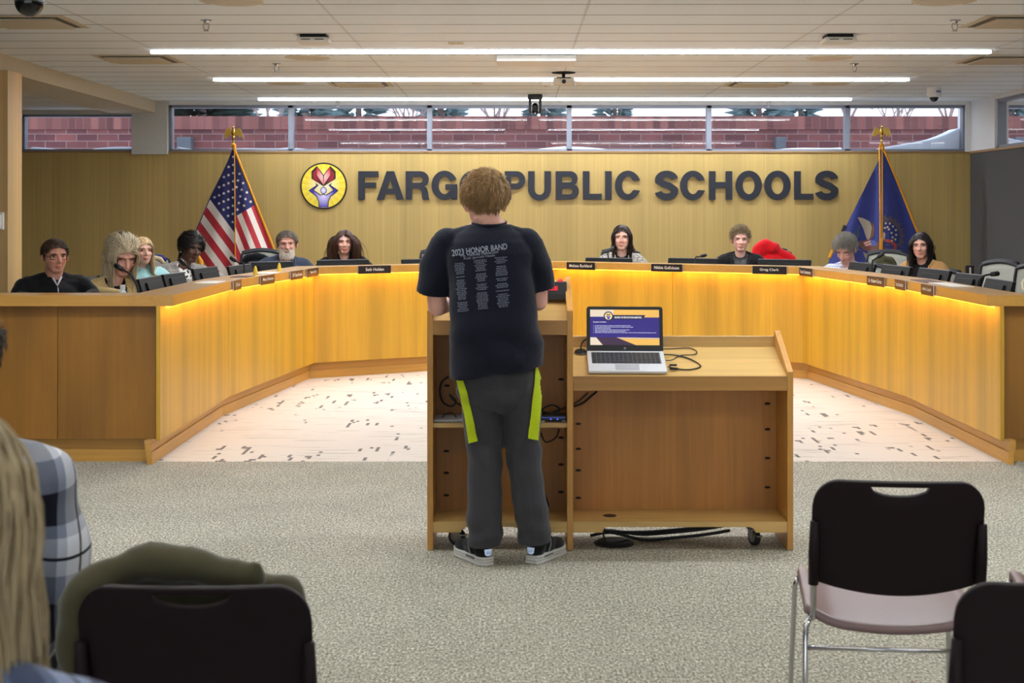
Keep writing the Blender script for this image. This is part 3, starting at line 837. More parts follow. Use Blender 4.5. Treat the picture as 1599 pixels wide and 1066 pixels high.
# bottom boards with a cut-out in the front edge
def bottom(pxa, pxb, n0, n1):
    xa, xb = lx(pxa), lx(pxb); na, nb = lx(n0), lx(n1)
    MB().box((xa, Y0+.03, .098), (xb, Y0+.244, .119)).build('bottom_board', M_LECT_H, lec)
    zt, zm, zb = .119, .098, .075
    pr = [(xa, zt), (xa, zb), (na, zb)]+[(na+.02*(1-math.cos(a)), zb+(zm-zb)*math.sin(a)) for a in (.4, .8, 1.2, 1.57)]+[(nb-.03*(1-math.cos(a)), zb+(zm-zb)*math.sin(a)) for a in (1.57, 1.2, .8, .4)]+[(nb, zb), (xb, zb), (xb, zt)]
    mb = MB(); Mx = Matrix.Translation((0, Y0+.03, 0)) @ UP
    mb.prism(pr, 0, .028, Mx); mb.build('bottom_rail', M_LECT_H, lec, bevel=.0008, segs=1)
bottom(xa1, xb1, 720, 812); bottom(xa2, xb2, 941, 1180)
MB().box((lx(xa1), Y0+.01, lz(668)), (lx(xb1), Y0+.244, lz(661))).build('shelf', M_LECT_H, lec)
# oval fastener recesses on the back panels
M_HOLE = plain('fastener_shadow', (44, 26, 12), .8)
def fast(px, py):
    p = at(px, py, Y0+.243)
    e = MB().lathe([(.0125, -.0015), (.0125, .0015)], seg=20, Mx=Matrix(((1, 0, 0), (0, 0, 1), (0, .42, 0))))
    e.build('fastener', M_HOLE, lec, loc=p)
for px, py in ((903, 661.5), (903, 700.5), (903, 734), (903, 777), (1198.5, 630), (1198.5, 670), (1198.5, 715), (1198.5, 760.5), (698, 602), (697, 704), (697, 738), (697, 773), (876, 592), (876, 683), (876, 725), (876, 768)): fast(px, py)
for px in (952,):
    p = at(px, 806, Y0+.12); MB().lathe([(.028, 0), (.028, .002)], seg=20).build('cable_grommet', M_HOLE, lec, loc=(p.x, p.y, .1188))
M_GLIDE = plain('metal_glide', (180, 176, 168), .3, .9)
for px in (668, 1230): MB().box((lx(px), Y0+.002, 0), (lx(px)+.022, Y0+.02, .004)).build('glide', M_GLIDE, lec)
M_TYRE = plain('caster_rubber', (24, 24, 26), .6)
def caster(px, rz=.5):
    x = lx(px); r = .037
    c = bpy.data.objects.new('caster', None); COL.objects.link(c); c.parent = lec; c.location = (x, Y0+.10, 0); c.rotation_euler = (0, 0, rz)
    RX = Matrix(((0, 0, 1), (1, 0, 0), (0, 1, 0)))
    MB().lathe([(.024, -.011), (.035, -.011), (r, -.006), (r, .006), (.035, .011), (.024, .011)], (0, 0, r), 24, RX).build('wheel', M_TYRE, c)
    MB().lathe([(.001, -.013), (.02, -.0135), (.024, -.011), (.024, .011), (.02, .0135), (.001, .013)], (0, 0, r), 24, RX).build('hub', M_STEEL, c)
    f = MB()
    for s in (-1, 1): f.box((s*.0165-.0015, -.012, r-.008), (s*.0165+.0015, .022, .066))
    f.box((-.018, -.014, .062), (.018, .024, .067)); f.box((-.024, -.026, .067), (.024, .026, .0735))
    f.box((-.012, -.05, .044), (.012, -.012, .05)); f.build('fork', M_STEEL, c, bevel=.0015)
caster(1184, .35); caster(712, 1.15); caster(1106, -.6) if False else None

# things on and in the lectern
lp = thing('laptop', 'open silver laptop showing a meeting slide on the side table', 'laptop', (0, 0, 0))
ang = math.atan2(.093, D-.03)
xl = lx(981); yf = Y0+.022
TL = Matrix.Translation((xl+.0, yf, lz(587)+(yf-Y0-.012)*math.tan(ang)+.0025)) @ Matrix.Rotation(ang, 4, 'X')
lp.matrix_world = TL @ Matrix.Rotation(-.012, 4, 'Z'); lp.rotation_mode = 'XYZ'
M_SILV = plain('laptop_silver', (226, 228, 232), .35, .15, var=.03)
M_KEYS = plain('laptop_keys', (44, 45, 48), .5)
W2 = .163
MB().box((-W2, 0, 0), (W2, .20, .014)).build('base', M_SILV, lp, bevel=.004)
MB().box((-W2+.018, .072, .0138), (W2-.018, .182, .0146)).build('keyboard_deck', plain('deck_dark', (96, 97, 100), .4, .4), lp)
kb = MB()
for r in range(6):
    n = 15; y0 = .075+r*.0175
    for k in range(n):
        if r == 0 and 3 < k < 9: continue
        x0 = -W2+.021+k*(2*W2-.042)/n
        kb.box((x0, y0, .0146), (x0+(2*W2-.042)/n-.0028, y0+.0148, .0168))
    if r == 0:
        x0 = -W2+.021+4*(2*W2-.042)/n; kb.box((x0, y0, .0146), (x0+5*(2*W2-.042)/n-.0028, y0+.0148, .0168))
kb.build('keys', M_KEYS, lp)
MB().box((-.05, .008, .0138), (.05, .066, .0144)).build('touchpad', plain('touchpad', (190, 192, 196), .35, .4), lp)
scr = bpy.data.objects.new('screen_lid', None); COL.objects.link(scr); scr.parent = lp
scr.location = (0, .198, .012); scr.rotation_euler = (PI/2-.21-ang, 0, 0)     # local x,y on the screen, +z towards the viewer
HS = .192
mb = MB(); pr = [(-W2, 0), (W2, 0)]+[(W2-.012+.012*math.cos(a), HS-.012+.012*math.sin(a)) for a in (0, .5, 1., 1.57)]+[(-W2+.012+.012*math.cos(a), HS-.012+.012*math.sin(a)) for a in (1.57, 2.1, 2.6, 3.14)]
mb.prism(pr, -.007, 0); mb.build('lid_shell', plain('lid_back', (60, 61, 64), .4, .3), scr)
mb = MB(); mb.prism([(x*.985, .002+y*.975) for x, y in pr], 0, .0012); mb.build('bezel', M_BLACK, scr)
MB().box((-W2*.92, -.006, -.006), (W2*.92, .004, .004)).build('hinge', M_BLACK, scr)
def em(name, rgb, s=1.):
    m, nt, b = newmat(name); n = noise(nt, coords(nt), 9, 1)
    c = lin(rgb); b.inputs['Base Color'].default_value = (0, 0, 0, 1)
    L(nt, mix(nt, n, mul(c, .94), mul(c, 1.06)), b.inputs['Emission Color']); b.inputs['Emission Strength'].default_value = s
    b.inputs['Roughness'].default_value = .35
    return m
SX, SY0, SY1 = W2*.905, .026, .178
def spt(u, v, d=0): return (-SX+2*SX*u, SY0+(SY1-SY0)*v, .0014+d*.0002)
def spoly(name, pts, m, d): 
    mb = MB(); mb.poly([spt(u, v, d) for u, v in pts]); return mb.build(name, m, scr)
E_NAVY = em('slide_navy', (48, 36, 124)); E_GOLD = em('slide_gold', (240, 186, 92)); E_CRM = em('slide_cream', (232, 214, 190)); E_DK = em('slide_dark', (38, 28, 66)); E_WH = em('slide_white', (248, 248, 255), 1.1); E_PLUM = em('slide_plum', (62, 40, 68))
spoly('slide', [(0, 0), (1, 0), (1, 1), (0, 1)], E_NAVY, 0)
spoly('slide_band', [(0, .80), (.30, .80), (.34, .85), (.34, 1), (0, 1)], E_CRM, 1)
spoly('slide_band', [(.34, .85), (.80, .85), (.785, .785), (1, .785), (1, 1), (.34, 1)], E_GOLD, 1)
spoly('slide_band', [(.3, .72), (.755, .72), (.80, .85), (.3, .85)], E_DK, 2)
spoly('slide_band', [(0, 0), (.18, 0), (.085, .215), (0, .215)], E_CRM, 1)
spoly('slide_band', [(.085, .215), (.18, 0), (.66, 0), (.38, .215)], E_PLUM, 1)
spoly('slide_band', [(.38, .215), (.66, 0), (1, 0), (1, .18), (.44, .19), (1, .19), (1, .215)], E_GOLD, 2) if False else spoly('slide_band', [(.42, .185), (.66, 0), (1, 0), (1, .18)], E_GOLD, 2)
spoly('slide_band', [(.375, .215), (.42, .19), (1, .185), (1, .205)], E_CRM, 3)
def disc(u, v, r, m, d, name, n=28, sy=1):
    c = spt(u, v, d); mb = MB(); mb.poly([(c[0]+r*math.cos(2*PI*k/n), c[1]+r*sy*math.sin(2*PI*k/n), c[2]) for k in range(n)]); mb.build(name, m, scr)
disc(.265, .815, .0205, E_DK, 4, 'seal'); disc(.265, .815, .0158, em('seal_yellow', (232, 220, 150)), 5, 'seal')
c = spt(.265, .815, 6)
mb = MB(); mb.poly([(c[0], c[1]+.001, c[2]), (c[0]+.009, c[1]+.006, c[2]), (c[0]+.007, c[1]+.011, c[2]), (c[0], c[1]+.007, c[2]), (c[0]-.007, c[1]+.011, c[2]), (c[0]-.009, c[1]+.006, c[2])]); mb.build('seal_book', em('seal_red', (170, 40, 50)), scr)
mb = MB(); mb.poly([(c[0]-.004, c[1]-.014, c[2]), (c[0]+.004, c[1]-.014, c[2]), (c[0]+.005, c[1]-.006, c[2]), (c[0]+.010, c[1]-.001, c[2]), (c[0]+.006, c[1]+.002, c[2]), (c[0], c[1]-.003, c[2]), (c[0]-.006, c[1]+.002, c[2]), (c[0]-.010, c[1]-.001, c[2]), (c[0]-.005, c[1]-.006, c[2])]); mb.build('seal_figure', em('seal_blue', (70, 60, 190)), scr)
def stext(txt, u0, u1, v0, v1, bold, m=None):
    a = spt(u0, v0, 5); b2 = spt(u1, v1, 5)
    me = fitted_text(txt, a[0], b2[0], a[1], b2[1], bold, res=3); me.transform(Matrix.Translation((0, 0, a[2]))); mkobj('slide_text', me, m or E_WH, scr)
stext('BOARD OF EDUCATION MEETING', .355, .745, .755, .805, .02)
stext('Recognition of Audience', .045, .235, .625, .665, .012)
rnd = random.Random(3); tm = MB()
for i, u1 in enumerate((.585, .625, .295, .57, .515, .95)):
    v = .545-i*.039
    def bar(ua, ub, va, vb): a = spt(ua, va, 5); b2 = spt(ub, vb, 5); tm.poly([(a[0], a[1], a[2]), (b2[0], a[1], a[2]), (b2[0], b2[1], a[2]), (a[0], b2[1], a[2])])
    bar(.045, .053, v-.006, v+.006); u = .068
    while u < u1:
        l = rnd.uniform(.012, .045); bar(u, min(u+l, u1), v-.009, v+.009); u += l+.007
tm.build('slide_text', em('slide_text_dim', (206, 208, 244), .8), scr)
MB().lathe([(.0052, .0012), (.0052, .0018)], (0, .0125, 0), 20).build('maker_badge', plain('badge', (130, 132, 136), .3, .6), scr)
MB().lathe([(.002, .0012), (.002, .0018)], (0, .186, 0), 12).build('webcam', plain('webcam', (60, 62, 70), .2), scr)
# timer with three lamps
tmr = thing('speech_timer', 'black timer box with green, yellow and red lights on the lectern', 'timer', (lx(862), Y0+.205, 0))
la_ = math.atan2(.105, D-.03)
tmr.location.z = lz(500)+(.205-.012)*math.tan(la_)+.012
tmr.rotation_euler = (0, 0, -.03)
bx = MB(); Mx = Matrix(((0, 0, 1, 0), (1, 0, 0, 0), (0, 1, 0, 0), (0, 0, 0, 1)))
bx.prism([(-.045, -.014), (.05, .016), (.05, .062), (-.028, .062), (-.045, .012)], -.068, .068, Mx); bx.build('case', plain('timer_case', (44, 44, 46), .45), tmr, bevel=.003)
for k, (cx, rgb) in enumerate(((-.018, (190, 244, 220)), (.010, (236, 220, 60)), (.040, (226, 40, 50)))):
    MB().ell((cx, .0, .062), (.013, .013, .013), None, 14, 8).build('signal_light', plain('signal_%d' % k, rgb, .25, emit=rgb, estr=.35 if k else .9), tmr, smooth=True)
E_RED = em('digit_red', (255, 40, 60), 1.6)
Rf = Matrix.Translation((0, -.0452, .0)) @ Matrix.Rotation(math.radians(-18.8), 4, 'X')
dm = MB()
Tf = Matrix.Translation((0, -.0375, .034)) @ Matrix.Rotation(math.radians(-18.8), 4, 'X')
def seg7(x, d):
    w_, h_ = .0075, .016; t = .0018
    S7 = {'a': ((x, h_), (x+w_, h_)), 'g': ((x, h_/2), (x+w_, h_/2)), 'd': ((x, 0), (x+w_, 0)), 'f': ((x, h_/2), (x, h_)), 'b': ((x+w_, h_/2), (x+w_, h_)), 'e': ((x, 0), (x, h_/2)), 'c': ((x+w_, 0), (x+w_, h_/2))}
    for s in {'0': 'abcdef', '2': 'abged', '8': 'abcdefg'}[d]:
        (xa, za), (xb, zb) = S7[s]; dm.box((xa-t/2, -.0015, za-t/2-.006), (xb+t/2, .0, zb+t/2-.006), Tf)
for i, d in enumerate('0208'): seg7(-.014+i*.0115, d)
dm.build('display_digits', E_RED, tmr)
M_CORD = plain('black_cord', (22, 22, 24), .55)
def cord(pts, r, lab, name='cable', m=None, grp=None):
    C = [Vector(p) for p in pts]; Q = []
    for i in range(len(C)-1):
        p0 = C[max(i-1, 0)]; p1 = C[i]; p2 = C[i+1]; p3 = C[min(i+2, len(C)-1)]
        for k in range(8):
            u = k/8; Q.append(.5*((2*p1)+(p2-p0)*u+(2*p0-5*p1+4*p2-p3)*u*u+(3*p1-p0-3*p2+p3)*u**3))
    Q.append(C[-1])
    o = MB().tube(Q, r, 8).build(name, m or M_CORD, None, True); tag(o, lab, 'cable', grp); return o
def tt(px, dy, dz=.004):
    """point on the sloping side table"""
    yy = Y0+dy; return ((px-VX)/F*yy, yy, lz(587)+(dy-.012)*math.tan(ang)+dz)
cord([tt(1043, .07, .012), tt(1058, .065), tt(1078, .06), tt(1094, .09), tt(1080, .15), tt(1058, .19), tt(1036, .19, .008)], .0028, 'black laptop cable looping over the side table nearer the front')
cord([tt(1040, .13, .010), tt(1050, .15), tt(1063, .19), tt(1085, .20), tt(1087, .235), tt(1075, .262), tt(1048, .255), tt(1020, .252)], .0022, 'thin black cable looping at the back of the side table')
o = MB().box((-.018, -.006, -.003), (.018, .006, .006)).build('cable_plug', M_BLACK, None, bevel=.002, loc=tt(1052, .055, .008)); tag(o, 'black plug in the laptop side, nearer of two', 'plug', 'laptop plugs')
o = MB().box((-.016, -.005, -.003), (.016, .005, .005)).build('cable_plug', M_BLACK, None, bevel=.002, loc=tt(1051, .09, .008)); tag(o, 'black plug in the laptop side, farther of two', 'plug', 'laptop plugs')
pk = thing('cord_puck', 'small round black cord grommet with a grey rim left of the laptop', 'grommet', tt(907, .225, .002)); pk.rotation_euler = (ang, 0, 0)
MB().lathe([(.026, 0), (.026, .004), (.022, .008), (.001, .008)], seg=24).build('base', M_BLACK, pk)
MB().lathe([(.0275, 0), (.0275, .003), (.026, .003)], seg=24).build('rim', plain('rim_grey', (120, 122, 126), .4), pk)
cord([tt(907, .225, .010), tt(908, .23, .035), tt(914, .235, .052), tt(922, .24, .050)], .003, 'black cord rising from the round grommet to the laptop')
sz = lz(661)+.001
sw = thing('network_switch', 'black network box with blue lights on the lectern shelf', 'network box', (lx(864), Y0+.09, sz))
MB().box((-.055, -.05, .004), (.055, .05, .026)).build('case', M_BLACK, sw, bevel=.002)
for x in (-.05, .036): MB().box((x, -.049, 0), (x+.016, -.03, .004)).build('foot', plain('pale_foot', (200, 200, 204), .5), sw)
E_BLUE = em('led_blue', (60, 90, 255), 3)
MB().box((-.05, -.0512, .0165), (.05, -.0502, .0185)).build('light_bar', em('led_bar', (70, 90, 190), .8), sw)
for x in (-.012, .016): MB().box((x, -.0515, .009), (x+.005, -.0502, .0125)).build('indicator_light', E_BLUE, sw)
td = thing('tablet_case', 'pale grey flat case lying at the left of the lectern shelf', 'case', (lx(700), Y0+.10, sz))
MB().box((-.062, -.075, 0), (.062, .075, .012)).build('case', plain('case_grey', (150, 150, 156), .4), td, bevel=.003)
MB().tube([(-.03+.0, -.02, .012), (-.02, .01, .022), (.0, .02, .026), (.02, .01, .022), (.03, -.03, .012)], .0025, 6).build('carry_cord', M_BLACK, td, smooth=True)
def bp(px, py, d): return at(px, py, Y0+d)
cord([bp(700, 588, .2), bp(690, 596, .18), bp(687, 612, .16), bp(692, 628, .14), bp(705, 634, .12), bp(712, 626, .12), bp(702, 616, .12), bp(712, 628, .12), bp(735, 640, .14)], .004, 'thick black cable curling inside the lectern above the shelf')
cord([bp(886.5, 635, .12), bp(872, 640, .12), bp(858, 645, .12), bp(846, 640, .1), bp(862, 632, .1), bp(874, 640, .1), bp(851, 650, .1)], .0035, 'tangled black cable above the network box')
cord([bp(896.5, 634, .15), bp(910, 629, .17), bp(922, 619, .19), bp(932, 611, .21)], .005, 'thick black cable under the side table top, lower of two', grp=None)
cord([bp(896.5, 630, .18), bp(906, 624, .2), bp(918, 613, .22)], .0035, 'thin black cable under the side table top, upper of two')
cord([bp(873, 670, .2), bp(868, 683, .17), bp(852, 690, .17), bp(845, 676, .2)], .003, 'black cable hanging below the lectern shelf')
cord([bp(850, 770, .22), bp(856, 790, .2), bp(852, 808, .18)], .005, 'black cable running down inside the lectern behind the boy')
# cables on the floor under the table
for k, (yy, z, lab) in enumerate(((.22, .03, 'black cable sagging under the side table, upper of three'), (.24, .016, 'black cable lying under the side table, middle of three'), (.17, .009, 'black cable lying under the side table, nearest of three'))):
    cord([(lx(925), Y0+yy-.02, z+.02), (lx(960), Y0+yy, z+.014*k), (lx(1010), Y0+yy-.01, z), (lx(1060), Y0+yy+.01, z+.004), (lx(1110), Y0+yy, z+.02), (lx(1150), Y0+yy+.01, z+.035)], .007, lab, grp='cables under the side table')
o = MB().lathe([(.085, 0), (.085, .004), (.07, .012), (.001, .012)], seg=28).build('floor_grommet', M_BLACKM, None, loc=(lx(962), Y0+.13, .0)); tag(o, 'round black floor outlet cover under the side table', 'floor outlet')
cord([(lx(948), Y0+.09, .02), (lx(944), Y0+.085, .05), (lx(946), Y0+.09, .074)], .004, 'short black cord rising from the floor outlet')

# ------------------------------------------------------------------ sign letters and emblem on the back wall
M_NAVY = plain('sign_navy', (22, 26, 38), .5, var=.05)
letters = [('F', 559.7, 591.5, 0), ('A', 588.6, 631, 0), ('R', 633.7, 671, 0), ('G', 674, 714.6, 1), ('O', 718, 760, 1), ('P', 788, 820.3, 0), ('U', 824.5, 860.5, 2), ('B', 867.6, 904, 0), ('L', 910, 939.5, 0), ('I', 944.7, 955, 0), ('C', 960, 1000.3, 1),
 ('S', 1022.3, 1059, 1), ('C', 1061.8, 1101.5, 1), ('H', 1106.6, 1143, 0), ('O', 1148.3, 1189.2, 1), ('O', 1193, 1234.2, 1), ('L', 1239.6, 1269.5, 0), ('S', 1272.2, 1308.5, 1)]
words_ = ['first']*5+['middle']*6+['last']*7
ldesc = ['dark navy wall letter F that starts the sign', 'dark navy wall letter A, the only A of the sign', 'dark navy wall letter R, the only R of the sign', 'dark navy wall letter G beside the half hidden O', 'dark navy wall letter O half hidden behind the head of the boy',
 'dark navy wall letter P right of the head of the boy', 'dark navy wall letter U, the only U of the sign', 'dark navy wall letter B, the only B of the sign', 'dark navy wall letter L between the B and the I', 'dark navy wall letter I, a single upright bar', 'dark navy wall letter C ending the middle word',
 'dark navy wall letter S that starts the last word', 'dark navy wall letter C between the S and the H', 'dark navy wall letter H, the only H of the sign', 'dark navy wall letter O right after the H', 'dark navy wall letter O before the final L', 'dark navy wall letter L next to the final S', 'dark navy wall letter S that ends the sign']
def arc(cx, cy, rx, ry, a0, a1, n=14):
    return [(cx+rx*math.cos(math.radians(a0+(a1-a0)*k/n)), cy+ry*math.sin(math.radians(a0+(a1-a0)*k/n))) for k in range(n+1)]
def glyph(ch, w, h):
    """bold grotesque outlines: first loop outer, the others are counters"""
    t = 10.3; b = 9.2
    if ch == 'F': return [[(0, 0), (0, h), (w, h), (w, h-b), (t, h-b), (t, h-17.5), (w-4, h-17.5), (w-4, h-26), (t, h-26), (t, 0)]]
    if ch == 'L': return [[(0, 0), (0, h), (t, h), (t, b), (w, b), (w, 0)]]
    if ch == 'I': return [[(0, 0), (0, h), (w, h), (w, 0)]]
    if ch == 'H': return [[(0, 0), (0, h), (t, h), (t, h*.62), (w-t, h*.62), (w-t, h), (w, h), (w, 0), (w-t, 0), (w-t, h*.41), (t, h*.41), (t, 0)]]
    if ch == 'A':
        m = w/2; return [[(0, 0), (m-5.9, h), (m+5.9, h), (w, 0), (w-11.4, 0), (w-14.2, 8.8), (14.2, 8.8), (11.4, 0)], [(17.0, 17), (w-17.0, 17), (m, 32)]]
    if ch == 'P': return [[(0, 0), (0, h), (w-13.5, h)]+arc(w-13.5, h-14, 13.5, 14, 90, -90)+[(t, h-28), (t, 0)], [(t, h-8.8), (w-14.5, h-8.8)]+arc(w-14.5, h-14, 5, 5.2, 90, -90)+[(t, h-19.2)]]
    if ch == 'R': return [[(0, 0), (0, h), (w-14.5, h)]+arc(w-14.5, h-12.6, 13.3, 12.6, 90, -62)+[(w-4.5, h-26.5), (w-2.2, h-33), (w-1.6, 4), (w, 0), (w-10.8, 0), (w-12, 4), (w-12.6, 12), (w-15.5, 16.6), (w-19, 17.3), (t, 17.3), (t, 0)], [(t, h-8.8), (w-15.5, h-8.8)]+arc(w-15.5, h-13.4, 5, 4.6, 90, -90)+[(t, h-18)]]
    if ch == 'B': return [[(0, 0), (0, h), (w-14, h)]+arc(w-14, h-11.8, 12, 11.8, 90, -58)+arc(w-14, 12.9, 14, 12.9, 52, -90), [(t, h-8.4), (w-15, h-8.4)]+arc(w-15, h-12.9, 4.4, 4.5, 90, -90)+[(t, h-17.4)], [(t, 17.8), (w-15, 17.8)]+arc(w-15, 13.1, 5, 4.7, 90, -90)+[(t, 8.4)]]
    if ch == 'U': return [[(0, h), (t, h), (t, 17)]+arc(w/2, 17, w/2-t, 8.6, 180, 360)+[(w-t, h), (w, h), (w, 17)]+arc(w/2, 17, w/2, 17.6, 0, -180)]
    if ch == 'O': return [arc(w/2, h/2, w/2, h/2, 0, 360, 48)[:-1], arc(w/2, h/2, w/2-11, h/2-9.4, 0, 360, 48)[:-1]]
    if ch == 'C': return [arc(w/2, h/2, w/2, h/2, 20, 340, 44)+[(w-10.6, h/2-7)]+arc(w/2, h/2, w/2-11, h/2-9.4, 322, 38, 36)+[(w-10.6, h/2+7)]]
    if ch == 'G': return [arc(w/2, h/2, w/2, h/2, 24, 306, 40)+[(w-8.6, 5.2), (w-7.4, .8), (w-.4, .8), (w-.4, h*.54), (w*.53, h*.54), (w*.53, h*.36), (w-10.8, h*.36), (w-11.6, h*.30)]+arc(w/2, h/2, w/2-11, h/2-9.4, 318, 40, 34)+[(w-11, h/2+6.5)]]
    if ch == 'S':
        c = []
        rx = w/2-5.3; ry = (h-10.4)/4; yt = h-5.2-ry; yb = 5.2+ry
        top = arc(w/2, yt, rx-.4, ry, 8, 205, 26); bot = arc(w/2, yb, rx, ry, 28, -172, 26)
        mid = [(w*.36, h*.555), (w*.5, h*.515), (w*.64, h*.475)]
        path = top[:-2]+mid+bot[2:]
        L_ = offset_line(path, 5.2); R_ = offset_line(path, -5.2)
        return [[tuple(p) for p in L_]+[tuple(p) for p in R_[::-1]]]
def glyph_mesh(loops, depth):
    cu = bpy.data.curves.new('t', 'CURVE'); cu.dimensions = '2D'; cu.fill_mode = 'BOTH'; cu.extrude = depth/2
    for lp_ in loops:
        sp_ = cu.splines.new('POLY'); sp_.points.add(len(lp_)-1); sp_.use_cyclic_u = True
        for p_, (x, y) in zip(sp_.points, lp_): p_.co = (x, y, 0, 1)
    o = bpy.data.objects.new('t', cu); COL.objects.link(o); me = eval_mesh(o, 'letter'); bpy.data.objects.remove(o); bpy.data.curves.remove(cu)
    return me
for (ch, x0, x1, rd), lab in zip(letters, ldesc):
    y0, y1 = 267.2, 311.6
    if rd: y1 += .8
    if rd == 1: y0 -= .8
    k = YW/F; w_, h_ = x1-x0, y1-y0
    me = glyph_mesh([[((x-w_/2)*k, (y-h_/2)*k) for x, y in lp_] for lp_ in glyph(ch, w_, h_)], .024)
    o = mkobj('sign_letter', me, M_NAVY, None, loc=(xpx((x0+x1)/2), YW-.014, zpx((y0+y1)/2)), rot=(PI/2, 0, 0))
    tag(o, lab, 'sign letter', 'letters of the wall sign')
em_ = thing('emblem_sign', 'round yellow emblem with a red book and a blue figure', 'emblem', (xpx(505.7), YW, zpx(290.3)))
ER = 36.3/F*YW
def epoly(name, pts, m, d, th=.004, outline=None):
    """pts in the emblem picture: 1066 wide crop, centre 490,533, radius 385"""
    q = [((x-490)/385*ER, -(y-533)/385*ER) for x, y in pts]
    Mx = Matrix.Translation((0, -d, 0)) @ UP
    MB().prism(q, 0, th, Mx).build(name, m, em_)
circ = lambda r, n=56: [(490+r*math.cos(2*PI*k/n), 533+r*math.sin(2*PI*k/n)) for k in range(n)]
M_EBLK = plain('emblem_black', (30, 20, 14), .5); M_EYEL = None
def rays_mat():
    m, nt, b = newmat('emblem_yellow')
    v = coords(nt); sp = N(nt, 'ShaderNodeSeparateXYZ'); L(nt, v, sp.inputs[0])
    a = math_(nt, 'ARCTAN2', sp.outputs[2], sp.outputs[0]); f = math_(nt, 'FRACT', math_(nt, 'MULTIPLY', math_(nt, 'ADD', a, 7.), 20/(2*PI)))
    r = math_(nt, 'POWER', math_(nt, 'ADD', math_(nt, 'POWER', sp.outputs[0], 2.), math_(nt, 'POWER', sp.outputs[2], 2.)), .5)
    c = mix(nt, f, lin((232, 214, 66)), lin((226, 190, 40)))
    c = mix(nt, ramp(nt, math_(nt, 'DIVIDE', r, ER), [(.05, 1.), (.75, 0.)]), c, lin((244, 236, 206)))
    L(nt, c, b.inputs['Base Color']); b.inputs['Roughness'].default_value = .5; return m
def grad_mat(name, c0, c1, cx, cz, r0):
    m, nt, b = newmat(name); v = coords(nt); sp = N(nt, 'ShaderNodeSeparateXYZ'); L(nt, v, sp.inputs[0])
    dx = math_(nt, 'SUBTRACT', sp.outputs[0], cx); dz = math_(nt, 'SUBTRACT', sp.outputs[2], cz)
    r = math_(nt, 'POWER', math_(nt, 'ADD', math_(nt, 'MULTIPLY', dx, dx), math_(nt, 'MULTIPLY', dz, dz)), .5)
    L(nt, mix(nt, math_(nt, 'MINIMUM', math_(nt, 'DIVIDE', r, r0), 1.), lin(c0), lin(c1)), b.inputs['Base Color']); b.inputs['Roughness'].default_value = .5; return m
k_ = ER/385
epoly('rim', circ(388), M_EBLK, 0, .016); epoly('disc', circ(362), rays_mat(), .016, .004)
M_ERED = grad_mat('emblem_red', (246, 196, 190), (196, 44, 56), 0, 150*k_, 150*k_); M_EDR = plain('emblem_dark_red', (150, 24, 44), .5)
M_EBLU = grad_mat('emblem_blue', (214, 204, 240), (48, 36, 160), 0, -170*k_, 190*k_); M_EHEAD = grad_mat('emblem_head', (236, 232, 250), (150, 140, 220), 0, -70*k_, 70*k_)
for s in (1, -1):
    X = lambda x: 490+s*(x-490)
    P = lambda pts: [(X(x), y) for x, y in pts]
    epoly('book_outline', P([(490, 540), (690, 410), (690, 290), (600, 200), (490, 350)]), M_EBLK, .020, .003)
    for i in range(4):
        dx = 22*i
        epoly('book_page', P([(490+dx*.3, 520-8*i), (600+dx*.93, 356+12*i), (600+dx*.93, 222+24*i), (592+dx*.93, 232+24*i), (500+dx, 360+10*i)] if i == 0 else [(520+dx*.6, 500-4*i), (602+dx*.92, 370+12*i), (602+dx*.92, 236+24*i), (588+dx*.92, 244+22*i), (588+dx*.9, 350+12*i)]), M_ERED if i == 0 else M_EDR, .023+.001*(3-i), .002)
arms = [(408, 880), (405, 790), (370, 710), (240, 608), (372, 520), (345, 480), (408, 520), (330, 600), (448, 680), (490, 660), (532, 680), (650, 600), (572, 520), (635, 480), (608, 520), (740, 608), (610, 710), (575, 790), (572, 880)]
def grow(pts, d):
    q = offset_line([*pts, pts[0]], d); return [tuple(p) for p in q[:-1]]
epoly('figure_outline', arms, M_EBLK, .020, .003)
inner = [(420, 886), (418, 790), (382, 702), (262, 609), (392, 524), (368, 500), (392, 522), (312, 603), (440, 692), (490, 676), (540, 692), (668, 603), (588, 522), (612, 500), (588, 524), (718, 609), (598, 702), (562, 790), (560, 886)]
epoly('figure', inner, M_EBLU, .023, .002)
epoly('figure_head_outline', [(490+52*math.cos(t), 608+60*math.sin(t)) for t in [2*PI*k/24 for k in range(24)]], M_EBLK, .025, .002)
epoly('figure_head', [(490+42*math.cos(t), 608+50*math.sin(t)) for t in [2*PI*k/24 for k in range(24)]], M_EHEAD, .027, .002)
# ------------------------------------------------------------------ things on the ceiling
def cpt(px, py):
    Y = F*(ZC-H)/(VY-py); return Vector(((px-VX)/F*Y, Y, ZC))
M_VENT = plain('vent_metal', (196, 184, 160), .6, var=.04)
M_VENTD = plain('vent_dark', (92, 84, 72), .7)
M_SPK = plain('speaker_grille', (214, 204, 182), .8, var=.03)
def vent(px, py, label, wd=.58, dp=.56):
    p = cpt(px, py); t = thing('ceiling_vent', label, 'ceiling vent', p, 0, 'ceiling vents')
    MB().box((-wd/2, -dp/2, -.006), (wd/2, dp/2, 0)).build('frame', M_VENT, t)
    MB().box((-wd/2+.045, -dp/2+.045, -.008), (wd/2-.045, dp/2-.045, -.006)).build('backing', M_VENTD, t)
    MB().box((-wd/2+.075, -dp/2+.075, -.022), (wd/2-.075, dp/2-.075, -.010)).build('face_plate', M_VENT, t, bevel=.004)
